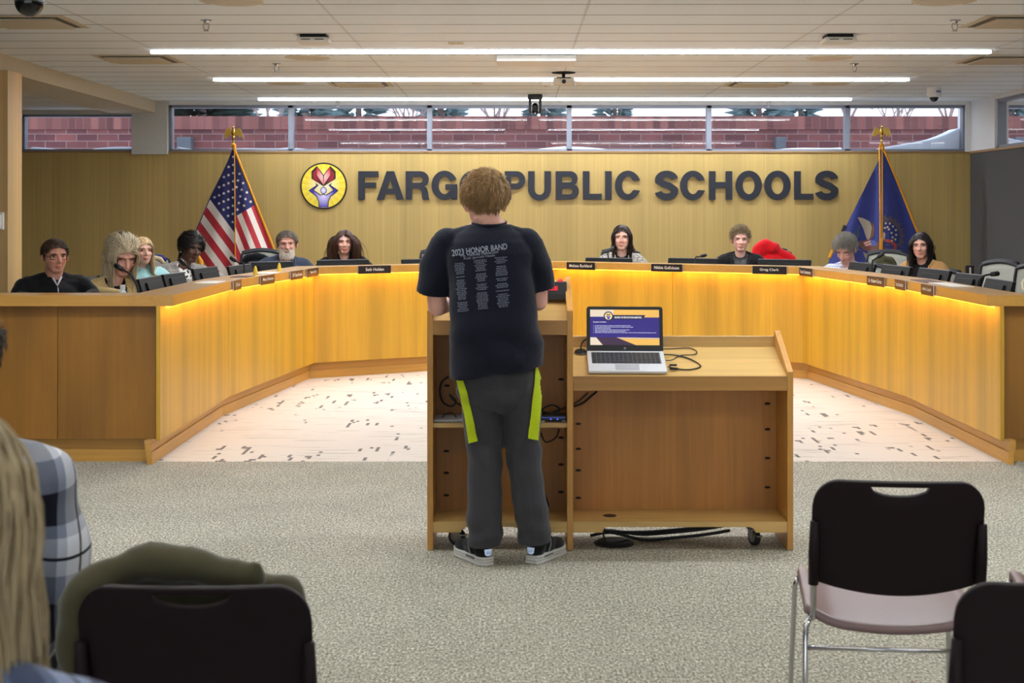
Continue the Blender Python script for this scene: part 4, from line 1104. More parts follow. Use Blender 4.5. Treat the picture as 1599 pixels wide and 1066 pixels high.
for a in ((47, 33.5, 'square ceiling vent at the corner under the hanging black dome'), (217, 91.5, 'square ceiling vent left of the start of the longest light'), (562, 130, 'ceiling vent behind the middle light, above the sign word FARGO'), (1183, 130, 'ceiling vent behind the middle light, above the sign word SCHOOLS'), (1592, 33, 'ceiling vent cut by the frame edge near the right sprinkler'), (1566, 92.5, 'ceiling vent near the right wall beyond the longest light')): vent(*a)
def speaker(px, py, label, r=.165):
    t = thing('ceiling_speaker', label, 'ceiling speaker', cpt(px, py), 0, 'round ceiling speakers')
    MB().lathe([(r+.012, 0), (r+.012, -.004), (r, -.007), (.001, -.007)], seg=32).build('rim', M_SPK, t)
    MB().lathe([(r-.01, -.007), (r-.03, -.009), (.001, -.009)], seg=32).build('grille', plain('grille_cloth', (206, 196, 176), .9), t)
for a in ((362, 1.5, 'round ceiling speaker at the picture top above the left sprinkler'), (481, 89.5, 'round ceiling speaker behind the left wireless box'), (447, 129.5, 'round ceiling speaker near the start of the middle light'), (1474, 1, 'round ceiling speaker at the picture top above the right sprinkler'), (1295, 90, 'round ceiling speaker behind the right wireless box'), (1297, 130, 'round ceiling speaker near the end of the middle light')): speaker(*a)
def sprinkler(px, py, label, s=1.):
    t = thing('sprinkler_head', label, 'sprinkler', cpt(px, py), 0, 'ceiling sprinklers')
    MB().lathe([(.036, 0), (.036, -.004), (.02, -.008), (.012, -.02), (.001, -.02)], seg=18).build('escutcheon', M_CHROME, t)
    f = MB()
    for sx in (-1, 1): f.tube([(sx*.010, 0, -.02), (sx*.019, 0, -.035), (sx*.015, 0, -.055), (0, 0, -.066)], .003, 6)
    f.build('yoke', M_STEEL, t)
    MB().lathe([(.017, -.066), (.017, -.069), (.001, -.069)], seg=14).build('deflector', M_STEEL, t)
for a in ((322, 31, 'chrome sprinkler left of the left wireless box'), (432, 99, 'chrome sprinkler between the longest and middle lights on the left'), (1491, 31, 'chrome sprinkler near the right ceiling vent'), (1334, 99, 'chrome sprinkler between the longest and middle lights on the right'), (527, 156.5, 'chrome sprinkler just before the windows left of the emblem'), (1200, 156.5, 'chrome sprinkler just before the windows over the last sign word')): sprinkler(*a)
def wap(px, py, label):
    t = thing('wireless_box', label, 'wireless access point', cpt(px, py), 0, 'wireless boxes on the ceiling')
    MB().box((-.085, -.08, -.022), (.085, .08, 0)).build('mount', M_BLACKM, t)
    MB().box((-.105, -.1, -.055), (.105, .1, -.022)).build('case', M_PLAST_W, t, bevel=.012)
    for s in (-1, 1): MB().box((s*.045-.03, -.1012, -.042), (s*.045+.03, -.0995, -.034)).build('slot', plain('slot_grey', (120, 118, 112), .6), t)
wap(491, 55, 'white wireless box above the left end of the longest light'); wap(1308, 55, 'white wireless box above the right part of the longest light')
p = Vector((at(837.5, 84, 10.5).x, 10.72, ZC))
t = thing('projection_screen_box', 'flat white box under the ceiling between the longest and middle lights', 'ceiling box', p)
MB().box((-.297, -.22, -.055), (.297, .22, -.008)).build('case', M_PLAST_W, t, bevel=.004)
MB().box((-.28, -.2, -.008), (.28, .2, 0)).build('mount', M_BLACKM, t)
p = cpt(880, 113)
t = thing('projector', 'small white projector hanging at the middle linear light', 'projector', p)
MB().lathe([(.10, 0), (.10, -.006), (.02, -.010), (.001, -.010)], seg=24).build('ceiling_plate', M_BLACKM, t)
MB().cyl((0, 0, -.008), (0, 0, -.05), .014).build('pole', M_BLACKM, t)
MB().box((-.06, -.05, -.055), (.06, .05, -.045)).build('bracket', M_BLACKM, t)
MB().prism([(-.10, -.10), (-.085, -.056), (.085, -.056), (.10, -.10)], -.09, .09, Matrix(((1, 0, 0, 0), (0, 0, 1, 0), (0, 1, 0, 0), (0, 0, 0, 1)))).build('case', plain('projector_white', (222, 216, 204), .5), t, bevel=.006)
for sx in (-1, 1): MB().box((sx*.095-.008, -.088, -.125), (sx*.095+.008, -.075, -.085)).build('foot', M_PLAST_W, t, bevel=.004)
MB().lathe([(.018, 0), (.018, .01), (.001, .012)], seg=18, Mx=Matrix(((1, 0, 0), (0, 0, -1), (0, 1, 0)))).build('lens', M_BLACK, t, loc=(0, -.09, -.085))
t = thing('smoke_detector', 'round smoke detector under the ceiling beside the projector', 'smoke detector', cpt(852, 128))
MB().lathe([(.058, 0), (.056, -.012), (.04, -.03), (.02, -.036), (.001, -.036)], seg=28).build('housing', M_PLAST_W, t, smooth=False)
MB().lathe([(.018, -.036), (.018, -.04), (.001, -.04)], seg=16).build('sensor', plain('sensor_grey', (150, 146, 136), .6), t)
for px, py, lab in ((712, 67, 'small square ceiling plate above the longest light'), (745, 129.5, 'small square ceiling plate behind the middle light')):
    t = thing('ceiling_plate', lab, 'ceiling plate', cpt(px, py), 0, 'small ceiling plates')
    MB().box((-.055, -.055, -.005), (.055, .055, 0)).build('cover', M_SPK, t, bevel=.002)
    MB().box((-.04, -.02, -.0065), (-.008, .02, -.005)).build('grille', plain('grille_pink', (196, 178, 160), .8), t); MB().box((.008, -.02, -.0065), (.04, .02, -.005)).build('grille', plain('grille_pink2', (196, 178, 160), .8), t)
# ptz camera in front of the windows
p = at(835.5, 155, 14.2); 
t = thing('ptz_camera', 'black video camera hanging upside down before the windows', 'camera', (p.x, 14.2, ZC))
MB().box((-.074, -.07, -.05), (.074, .07, 0)).build('mount', M_BLACK, t, bevel=.012)
y_ = Matrix(((1, 0, 0), (0, 0, 1), (0, 1, 0)))
hs = MB()
for s in (-1, 1): hs.prism([(s*.066, -.048), (s*.066, -.16), (s*.055, -.19), (s*.036, -.19), (s*.036, -.048)], -.045, .045, Matrix(((1, 0, 0, 0), (0, 0, 1, 0), (0, 1, 0, 0), (0, 0, 0, 1))))
hs.build('yoke', M_BLACK, t, bevel=.008)
MB().ell((0, 0, -.145), (.04, .058, .062), None, 24, 14).build('head', plain('camera_gloss', (16, 16, 18), .18), t, smooth=True)
MB().lathe([(.03, -.02), (.03, .012), (.022, .014), (.001, .008)], seg=24, Mx=Matrix(((1, 0, 0), (0, 0, -1), (0, 1, 0)))).build('lens', plain('lens_glass', (40, 42, 48), .08), t, loc=(0, -.05, -.14))
MB().ell((0, -.05, -.192), (.005, .004, .005), None, 8, 6).build('status_light', em('white_status', (230, 240, 255), 1.5), t)
for s in (-1, 1): MB().box((s*.034-.004, -.052, -.175), (s*.034+.004, -.047, -.095)).build('trim_strip', plain('light_trim', (190, 200, 210), .2), t)
# white dome camera right
p = at(1458.5, 162, 13.4)
t = thing('dome_camera', 'small white dome camera with black bubble near the right window', 'camera', (p.x, 13.4, ZC))
MB().lathe([(.066, 0), (.066, -.075), (.06, -.09), (.001, -.09)], seg=28).build('housing', M_PLAST_W, t)
MB().ell((0, 0, -.092), (.042, .042, .042), None, 20, 10).build('bubble', plain('dark_bubble', (22, 22, 26), .08), t, smooth=True)
MB().box((.0, -.068, -.05), (.045, -.05, -.03)).build('badge', plain('badge_blue', (120, 130, 170), .4), t)
# black dome hanging at the near left
Yd = 5.0; p = at(46, 0, Yd)
t = thing('security_dome', 'large black security dome hanging under the ceiling at the corner', 'camera', (p.x, Yd, ZC))
rr = 22.6/F*Yd
zc = at(46, 3, Yd).z-ZC
MB().lathe([(rr*1.08, 0), (rr*1.08, -.03), (.9*rr, -.05), (rr, zc+.02), (rr, zc)], seg=32).build('housing', plain('dome_grey', (60, 62, 62), .35), t)
MB().ell((0, 0, zc), (rr*.995, rr*.995, rr*1.02), None, 32, 18).build('bubble', plain('dome_black', (14, 14, 15), .15), t, smooth=True)
MB().lathe([(.008, -rr*1.0), (.006, -rr*1.06), (.001, -rr*1.06)], (0, 0, zc), 10).build('tip', M_STEEL, t)

# ------------------------------------------------------------------ flags
def eagle(px, ytop, ybase, Yf, label_parent):
    """brass eagle finial between two heights"""
    p = at(px, ybase, Yf); k = (ybase-ytop)/F*Yf
    e = bpy.data.objects.new('eagle_finial', None); COL.objects.link(e); e.parent = label_parent
    e.location = p-Vector(label_parent.location)
    mb = MB()
    mb.lathe([(.010, -.02), (.014, 0), (.009, k*.1), (.015, k*.16), (.007, k*.24), (.012, k*.34), (.018, k*.42), (.012, k*.5)], seg=14)
    mb.build('socket', M_GOLD, e, smooth=True)
    b = MB(); b.ell((0, -.004, k*.66), (.020, .018, k*.20)); b.ell((0, -.012, k*.90), (.013, .015, .015)); b.tube([(0, -.02, k*.92), (0, -.038, k*.87)], [.007, .002], 8)
    b.tube([(0, 0, k*.5), (0, .012, k*.42)], [.018, .012], 8)
    b.build('eagle_body', M_GOLD, e, smooth=True)
    for s in (-1, 1):
        wv = MB()
        wv.prism([(s*.01, k*.58), (s*.03, k*.84), (s*.06, k*.88), (s*.085, k*.72), (s*.10, k*.36), (s*.088, k*.46), (s*.08, k*.34), (s*.068, k*.48), (s*.058, k*.38), (s*.045, k*.52), (s*.02, k*.50)], -.006, .006, Matrix.Translation((0, 0, 0)) @ UP)
        wv.build('eagle_wing', M_GOLD, e, bevel=.004)
def flagthing(px, ytop, yeb, Yf, label):
    t = thing('flag', label, 'flag', (at(px, 300, Yf+.05).x, Yf+.05, 0))
    MB().cyl((0, 0, .05), (0, 0, at(px, yeb-2, Yf).z), .0125, seg=14).build('pole', plain('dark_pole', (62, 44, 26), .35), t)
    MB().lathe([(.17, 0), (.17, .02), (.10, .05), (.03, .07), (.02, .12), (.001, .12)], seg=28).build('base', M_GOLD, t)
    eagle(px, ytop, yeb, Yf+.05, t)
    return t
def drape(t, items, g, name, mats, clip=None, step=(5, 7), eps=0., thick=False):
    bm = bmesh.new()
    for pts, mi in items:
        f = bm.faces.new([bm.verts.new((x, y, 0)) for x, y in pts]); f.material_index = mi
    def cut(co, no, clear=False):
        bmesh.ops.bisect_plane(bm, geom=list(bm.verts)+list(bm.edges)+list(bm.faces), plane_co=co, plane_no=no, clear_outer=clear)
    for (cx, cy, nx, ny) in (clip or []): cut((cx, cy, 0), (nx, ny, 0), True)
    if bm.verts:
        xs = [v.co.x for v in bm.verts]; ys = [v.co.y for v in bm.verts]
        x = math.ceil(min(xs)/step[0])*step[0]
        while x < max(xs): cut((x, 0, 0), (1, 0, 0)); x += step[0]
        y = math.ceil(min(ys)/step[1])*step[1]
        while y < max(ys): cut((0, y, 0), (0, 1, 0)); y += step[1]
    bmesh.ops.remove_doubles(bm, verts=bm.verts, dist=.01)
    off = Vector(t.location)
    for v in bm.verts:
        v.co = at(v.co.x, v.co.y, g(v.co.x, v.co.y)-eps)-off
    for f in bm.faces:
        f.smooth = True
        if f.normal.y > 0: f.normal_flip()
    me = bpy.data.meshes.new(name); bm.to_mesh(me); bm.free()
    return mkobj(name, me, mats, t)
M_FRED = plain('flag_red', (176, 30, 44), .75, var=.08, sheen=.2); M_FWHT = plain('flag_white', (232, 222, 212), .75, var=.05); M_FBLU = plain('flag_blue', (34, 36, 92), .75, var=.1)
M_FRINGE = plain('gold_fringe', (232, 158, 34), .7, var=.2, scale=120)
Yf = 14.62
us = flagthing(364.5, 195.5, 228, Yf, 'striped red and white flag with starred blue canton on an eagle-topped pole')
def gU(x, y):
    t = max(0, (y-232)/170); ph = (x-366)/(y-205); c = abs(x-366)
    return Yf-.02-.07*t+.05*t*math.cos(ph*19+.4)*min(1, c/14)+.0016*c*(.4+t)
A0 = (364.5, 232)
def ustripes(A, U, V, clipx, name, nmax, vmax=13):
    items = []
    P = lambda u, v: (A[0]+u*U[0]+v*V[0], A[1]+u*U[1]+v*V[1])
    for s in range(vmax):
        u0 = 1 if s < 7 else 0
        items.append(([P(u0, s), P(nmax, s), P(nmax, s+1), P(u0, s+1)], 0 if s % 2 == 0 else 1))
    items.append(([P(0, 0), P(1, 0), P(1, 7), P(0, 7)], 2))
    clip = [(366.5, 0, clipx, 0), (0, 470, 0, 1)]
    drape(us, items, gU, name, [M_FRED, M_FWHT, M_FBLU], clip)
    st = []
    for j in range(9):
        for i in range(11):
            if (i+j) % 2: continue
            c = P((i+1)/12, 7*(j+1)/10)
            if (c[0]-366.5)*clipx > -1.6: continue
            r = 2.7
            # star tilted with the cloth
            an = math.atan2(U[1], U[0])-PI/2*0
            st.append(([(c[0]+(r if k % 2 == 0 else r*.42)*math.cos(an+PI*k/5), c[1]+(r if k % 2 == 0 else r*.42)*math.sin(an+PI*k/5)) for k in range(10)], 0))
    drape(us, st, gU, 'stars', [M_FWHT], None, (50, 50), .006)
ustripes(A0, (31.5*1.35, 42.8*1.35), (-5.25, 11.3), 1, 'flag_cloth', 6)
ustripes(A0, (35, 87), (-7.4, 4.4), -1, 'flag_cloth', 3.2)
# neck of the flag: dark fold under the finial and gold fringe along the right edge
def edge_tube(t, pts, g, name, m, r, d=.0):
    Q = []
    for (a, b2), (c, e) in zip(pts[:-1], pts[1:]):
        for k in range(12):
            u = k/12; x = a+(c-a)*u; y = b2+(e-b2)*u; Q.append(at(x, y, g(x, y)-d)-Vector(t.location))
    x, y = pts[-1]; Q.append(at(x, y, g(x, y)-d)-Vector(t.location))
    MB().tube(Q, r, 6).build(name, m, t, smooth=True)
edge_tube(us, [(364.5, 229), (400, 318.5), (449, 441)], gU, 'fringe', M_FRINGE, .013)
edge_tube(us, [(364.5, 229), (355, 256), (330, 305), (296, 384)], gU, 'hem', M_FBLU, .006)
edge_tube(us, [(366, 228), (366.7, 320), (367.2, 407)], gU, 'cord', M_FRINGE, .0055, .02)
edge_tube(us, [(362, 226), (366, 226), (366, 234)], gU, 'cord_knot', M_FRINGE, .018, .02)
for px, py in ((311, 410), (316, 418)):
    p = at(px, py, 14.3)
MB().tube([at(308, 396, 14.45)-Vector(us.location), at(313, 408, 14.42)-Vector(us.location), at(316, 424, 14.42)-Vector(us.location)], [.012, .028, .02], 8).build('tassel', M_FRINGE, us, smooth=True)

nd = flagthing(1376.5, 194.5, 226, Yf, 'deep blue flag with gold fringe and eagle crest on an eagle-topped pole')
M_NB = plain('flag_deep_blue', (38, 50, 124), .7, var=.08, sheen=.2)
def gN(x, y):
    t = max(0, (y-228)/170); ph = (x-1376)/(y-200); c = abs(x-1376)
    return Yf-.02-.06*t+.05*t*math.cos(ph*17+2.0)*min(1, c/12)+.0018*c*(.4+t)
drape(nd, [([(1376.5, 226), (1432, 360), (1470, 452), (1280, 452), (1298, 396), (1322, 351), (1372, 250)], 0)], gN, 'flag_cloth', [M_NB])
edge_tube(nd, [(1376.5, 225), (1400, 280), (1431, 358), (1446, 398)], gN, 'fringe', M_FRINGE, .013)
edge_tube(nd, [(1373.5, 228), (1374.3, 320), (1374.5, 398)], gN, 'cord', M_FRINGE, .008, .02)
edge_tube(nd, [(1377.5, 228), (1377.7, 320), (1377, 398)], gN, 'cord', M_FRINGE, .008, .02)
edge_tube(nd, [(1374, 226), (1378, 226), (1378, 233)], gN, 'cord_knot', M_FRINGE, .018, .02)
edge_tube(nd, [(1320, 352), (1316, 362)], gN, 'tassel', plain('dark_tassel', (28, 28, 38), .8), .022)
edge_tube(nd, [(1301, 390), (1296, 402)], gN, 'tassel', M_FRINGE, .02)
C4 = lambda pts: [(1280+x/4.44, 180+y/4.44) for x, y in pts]
def crest(name, pts, rgb, e, var=.08):
    drape(nd, [(C4(q), 0) for q in pts], gN, name, [plain('crest_'+name, rgb, .8, var=var)], None, (4, 5), e)
crest('sun_rays', [[(440, 780), (440, 700), (455, 690), (470, 712), (497, 694), (505, 722), (532, 716), (534, 746), (560, 748), (556, 778), (582, 788), (570, 814), (592, 832), (572, 852), (586, 880), (562, 888), (570, 912), (540, 905), (450, 900)]], (92, 82, 96), .004)
crest('sun_disc', [[(440, 735), (480, 738), (520, 760), (548, 800), (556, 850), (545, 890), (440, 895)]], (44, 56, 122), .007)
crest('stars', [[(x+8*math.cos(2*PI*k/8), y+8*math.sin(2*PI*k/8)) for k in range(8)] for x, y in ((458, 748), (486, 750), (508, 770), (528, 795), (530, 828), (524, 860), (480, 790), (498, 815), (505, 845), (470, 775), (452, 780), (500, 870))], (206, 196, 160), .010)
crest('wing_pale', [[(262, 706), (300, 712), (345, 735), (362, 775), (352, 840), (335, 870), (322, 845), (300, 780)]], (176, 164, 146), .007)
crest('wing_dark', [[(345, 735), (372, 755), (380, 790), (372, 840), (352, 860), (335, 870), (352, 840), (362, 775)]], (112, 78, 66), .008)
crest('wing_dark', [[(250, 880), (300, 868), (352, 858), (400, 880), (440, 860), (456, 820), (452, 860), (440, 900), (480, 940), (488, 985), (450, 960), (400, 930), (370, 940), (340, 945), (300, 930)]], (108, 74, 62), .008)
crest('head_pale', [[(432, 830), (446, 806), (456, 822), (452, 848), (436, 880), (425, 900), (415, 880)]], (190, 178, 160), .010)
crest('shield_blue', [[(350, 858), (385, 870), (398, 900), (362, 905)]], (70, 92, 160), .011)
crest('shield_stripes', [[(302, 880), (350, 860), (362, 905), (320, 910)]], (186, 90, 90), .011); crest('shield_stripes', [[(306, 884), (352, 868), (354, 876), (308, 892)], [(312, 898), (357, 886), (359, 893), (316, 905)]], (214, 200, 190), .013)
crest('ribbon', [[(450, 856), (490, 862), (522, 880), (536, 905), (530, 940), (508, 925), (515, 905), (490, 885), (452, 875)], [(428, 735), (440, 740), (438, 790), (428, 800)]], (176, 72, 70), .010)
crest('olive_branch', [[(262, 780), (270, 800), (262, 850), (254, 850)], [(270, 770), (284, 764), (272, 800)], [(238, 790), (252, 830), (244, 836)], [(285, 810), (262, 846), (262, 830)], [(232, 826), (256, 850), (248, 856)]], (74, 96, 84), .008)
crest('tail', [[(298, 945), (340, 965), (420, 970), (480, 1000), (490, 1040), (360, 1040), (320, 1000)], [(250, 885), (270, 930), (300, 945), (262, 920)]], (150, 138, 118), .008)

# ------------------------------------------------------------------ stacking chairs in the public rows
M_BURG = plain('burgundy_plastic', (27, 13, 18), .6, var=.06, spec=.25)
def stack_chair(loc, rz, label):
    t = thing('stacking_chair', label, 'chair', loc, rz, 'burgundy stacking chairs')
    hw, z1 = .1945, .78
    us_ = sorted(set([i/10 for i in range(-10, 11)]+[s*q for s in (-1, 1) for q in (.345, .36, .72, .76, .84, .88, .92, .95, .975, .99)]))
    def yb(u, z): return -.055*((z-.5)/.28)**1.3 + .022*u*u
    bm = bmesh.new(); cols = []
    for u in us_:
        a = abs(u); ct_ = .30; q = max(0, (a-(1-ct_))/ct_)
        zt = z1-.066*(1-math.sqrt(max(0, 1-q*q)))
        qb = max(0, (a-.9)/.1); zb = .507+.030*u*u+.016*(1-math.sqrt(max(0, 1-qb*qb)))
        s1 = zt-.011; s0 = s1-.001
        if a < .345: s0 = s1-.002-.021*math.sqrt(max(0, 1-(a/.345)**2.2))
        zs = [zb+(s0-zb)*k/8 for k in range(9)]+[s1, zt]
        cols.append([bm.verts.new((u*hw*(1-.012*(1-(z-.5)/.28)**2), yb(u, z), z)) for z in zs])
    for i in range(len(cols)-1):
        um = abs((us_[i]+us_[i+1])/2)
        for k in range(10):
            if k == 8 and um < .345: continue
            bm.faces.new((cols[i][k], cols[i+1][k], cols[i+1][k+1], cols[i][k+1]))
    me = bpy.data.meshes.new('backrest'); bm.to_mesh(me); bm.free()
    b = mkobj('backrest', me, M_BURG, t, True)
    sd = b.modifiers.new('s', 'SOLIDIFY'); sd.thickness = .013; sd.offset = 0
    bv = b.modifiers.new('b', 'BEVEL'); bv.width = .004; bv.segments = 2; bv.angle_limit = .9
    # seat
    bm = bmesh.new(); rows = []
    for j in range(13):
        v = j/12; y = .035+.375*v
        row = []
        for i in range(17):
            u = -1+i/8; hwid = (.200-.022*v)*(1-.05*max(0, (v-.85)/.15))
            z = .448+.020*v-.026*(1-u*u)*(1-(v-.4)**2)+.018*max(0, abs(u)-.7)/.3-.03*max(0, (v-.85)/.15)**2
            row.append(bm.verts.new((u*hwid, y-.02*(1-u*u)*(1-v), z)))
        rows.append(row)
    for j in range(12):
        for i in range(16): bm.faces.new((rows[j][i], rows[j][i+1], rows[j+1][i+1], rows[j+1][i]))
    me = bpy.data.meshes.new('seat'); bm.to_mesh(me); bm.free()
    s = mkobj('seat', me, M_BURGS, t, True); sd = s.modifiers.new('s', 'SOLIDIFY'); sd.thickness = .016; sd.offset = -1
    for sx in (-1, 1):
        MB().tube([(sx*.192, .035, .445), (sx*.200, .005, .443), (sx*.207, -.005, .43), (sx*.210, -.012, .40), (sx*.214, -.045, .03), (sx*.2145, -.045, .014), (sx*.2145, -.02, .008), (sx*.208, .38, .008), (sx*.207, .405, .016), (sx*.205, .402, .04), (sx*.194, .352, .43), (sx*.188, .34, .455)], .0068, 10).build('leg_frame', M_CHROME, t, smooth=True)
        MB().tube([(sx*.190, .05, .438), (sx*.190, .018, .445), (sx*.189, .010, .47), (sx*.190, -.002, .55), (sx*.190, -.02, .67)], .0075, 10).build('back_tube', M_CHROME, t, smooth=True)
        MB().tube([(sx*.1905, -.004, .53), (sx*.1905, -.014, .60), (sx*.1905, -.025, .68)], [.012, .013, .010], 10).build('back_sleeve', M_BURG, t, smooth=True)
    MB().tube([(-.21, -.014, .384), (.21, -.014, .384)], .0055, 10).build('crossbar', M_CHROME, t, smooth=True)
    return t
M_BURGS = plain('burgundy_seat_sheen', (138, 114, 114), .3, var=.05)  # paler than the backrest: sheen on the seat put into the colour
c1 = stack_chair((.885, 3.275, 0), math.radians(-5), 'burgundy stacking chair seen whole, right of the side table')
dup(c1, (.935, 2.385, 0), math.radians(-3), 'burgundy stacking chair nearest the camera, cut off by the frame on the right')
dup(c1, (1.415, 3.24, 0), math.radians(-6), 'burgundy stacking chair of which only a seat corner shows, beside the whole one')
dup(c1, (-.535, 2.375, 0), 0, 'burgundy stacking chair with the olive coat over it')
dup(c1, (-1.045, 2.33, 0), 0, 'burgundy stacking chair under the person in the plaid flannel shirt')
dup(c1, (-.55, .98, 0), 0, 'burgundy stacking chair under the woman with long blonde hair')
# olive coat over the chair
M_OLIVE = plain('olive_cloth', (74, 69, 43), .9, var=.25, scale=14, bmp=.3, sheen=.3)
coat = MB()
Q = lambda px, py, Y: at(px, py, Y)
coat.chain([Q(112, 1040, 2.40), Q(112, 985, 2.40), Q(128, 930, 2.40), Q(175, 893, 2.42), Q(235, 877, 2.43), Q(300, 882, 2.43), Q(350, 892, 2.42), Q(398, 900, 2.41)], [.03, .03, .033, .034, .034, .03, .026, .022])
coat.chain([Q(180, 910, 2.47), Q(260, 890, 2.48), Q(330, 900, 2.47), Q(395, 905, 2.44)], [.035, .038, .034, .02])
for i in range(7):
    x = -.72+.053*i
    coat.cap((x, 2.46, .74), (x+.01*math.sin(i*2), 2.50, .50), .035, .04)
coat.chain([Q(402, 880, 2.40), Q(404, 905, 2.41)], [.010, .016])
coat.chain([Q(120, 950, 2.45), Q(115, 1060, 2.47), Q(120, 1150, 2.5)], [.035, .035, .03])
coat.chain([(-.40, 2.54, .58), (-.36, 2.50, .54), (-.325, 2.44, .505), (-.322, 2.43, .45)], [.03, .022, .020, .024])
def crumple(amp, sc):
    def f(me):
        a = vco(me); n = np.zeros((len(me.vertices), 3)); me.vertices.foreach_get('normal', (b := np.empty(len(me.vertices)*3))); n = b.reshape(-1, 3)
        w_ = np.sin(a[:, 0]*sc+2.1*np.sin(a[:, 2]*sc*.7))+.7*np.sin(a[:, 2]*sc*1.3+a[:, 0]*sc*.8+1.)+.6*np.sin(a[:, 1]*sc*1.1+a[:, 0]*sc*1.7)
        setco(me, a+n*(w_*amp)[:, None])
    return f
o = voxel(coat, 'coat', M_OLIVE, None, .009, 5, .6, lambda me: (crumple(.0045, 24)(me), crumple(.0016, 58)(me))); tag(o, 'olive green coat draped over the top of a burgundy chair', 'coat')

# ------------------------------------------------------------------ office chairs behind the desk
M_MESH = plain('chair_mesh_grey', (176, 176, 164), .9, var=.05, scale=160)
M_CHF = plain('chair_frame_dark', (30, 31, 38), .5, var=.08)
M_CHS = plain('chair_seat_grey', (84, 84, 84), .9)
def office_chair(loc, rz, label, zt=1.03):
    t = thing('office_chair', label, 'chair', loc, rz, 'grey mesh office chairs behind the desk')
    # faces -y
    def gy(x, z): return .20+.05*(z-.6)+.35*x*x*-1+.03
    bm = bmesh.new(); rows = []
    for j in range(9):
        v = j/8; z = .58+(zt-.60)*v; hw = .205*(1-.10*v**3); row = []
        for i in range(11):
            u = -1+i/5; zz = z-.03*v*u*u
            row.append(bm.verts.new((u*hw, gy(u*hw, z), zz)))
        rows.append(row)
    for j in range(8):
        for i in range(10): bm.faces.new((rows[j][i], rows[j][i+1], rows[j+1][i+1], rows[j+1][i]))
    edge = [tuple(r[0].co) for r in rows]+[tuple(v.co) for v in rows[-1][1:-1]]+[tuple(r[-1].co) for r in rows[::-1]]+[tuple(v.co) for v in rows[0][::-1][1:]]
    me = bpy.data.meshes.new('back_mesh'); bm.to_mesh(me); bm.free()
    b = mkobj('back_mesh', me, M_MESH, t, True); sd = b.modifiers.new('s', 'SOLIDIFY'); sd.thickness = .012
    MB().tube(edge+[edge[0], edge[1]], .0125, 8).build('back_frame', M_CHF, t, smooth=True)
    rim = [tuple(Vector(e)+Vector((0, .022, .008))) for e in edge[8:18]]
    MB().tube(rim, .02, 8).build('top_rim', M_CHF, t, smooth=True)
    MB().tube([(0, .25, .75), (0, .28, .6), (0, .22, .42), (0, .1, .37)], .025, 8).build('back_stem', M_CHF, t, smooth=True)
    MB().box((-.24, -.26, .33), (.24, .20, .405)).build('seat', M_CHS, t, bevel=.03)
    for s in (-1, 1): MB().tube([(s*.22, .05, .38), (s*.29, .06, .39), (s*.295, .08, .60), (s*.295, -.1, .635)], .016, 8).build('armrest', M_CHF, t, smooth=True)
    MB().cyl((0, 0, .09), (0, 0, .37), .028).build('column', M_CHF, t)
    bs = MB()
    for k in range(5):
        a = 2*PI*k/5+.3; bs.tube([(0, 0, .10), (.29*math.cos(a), .29*math.sin(a), .075)], [.03, .018], 8)
    bs.build('star_base', M_CHF, t)
    for k in range(5):
        a = 2*PI*k/5+.3; MB().ell((.29*math.cos(a), .29*math.sin(a), .03), (.03, .03, .03), None, 12, 8).build('wheel', M_CHF, t, smooth=True)
    return t
oc0 = office_chair((at(1505, 400, 10.6).x+.10, 10.6, 0), math.radians(-62), 'empty grey mesh chair right of the dark-haired woman')
dup(oc0, (at(1566, 400, 9.95).x+.07, 9.95, 0), math.radians(-62), 'last empty grey mesh chair before the cream mug')
dup(oc0, (at(2, 430, 8.5).x-.16, 8.45, 0), math.radians(40), 'grey mesh chair at the frame edge left of the man in black')
# ------------------------------------------------------------------ people
def skin_mat(name, rgb):
    m, nt, b = newmat(name)
    c = lin(rgb)
    at_ = N(nt, 'ShaderNodeVertexColor'); at_.layer_name = 'tint'
    f = noise(nt, coords(nt), 60, 3)
    base = mix(nt, f, mul(c, .94), mul(c, 1.06))
    L(nt, mix(nt, 1., base, at_.outputs['Color'], 'MULTIPLY'), b.inputs['Base Color'])
    b.inputs['Roughness'].default_value = .48
    b.inputs['Subsurface Weight'].default_value = .12; b.inputs['Subsurface Radius'].default_value = (.012, .005, .003); b.inputs['Subsurface Scale'].default_value = 1.
    return m
def hair_mat(name, rgb, var=.35):
    m, nt, b = newmat(name); c = lin(rgb)
    f = noise(nt, coords(nt, (60, 60, 9)), 1., 3, .6)
    L(nt, mix(nt, ramp(nt, f, [(.3, 0.), (.7, 1.)]), mul(c, 1-var), mul(c, 1+var)), b.inputs['Base Color'])
    b.inputs['Roughness'].default_value = .42; b.inputs['Specular IOR Level'].default_value = .35
    return m
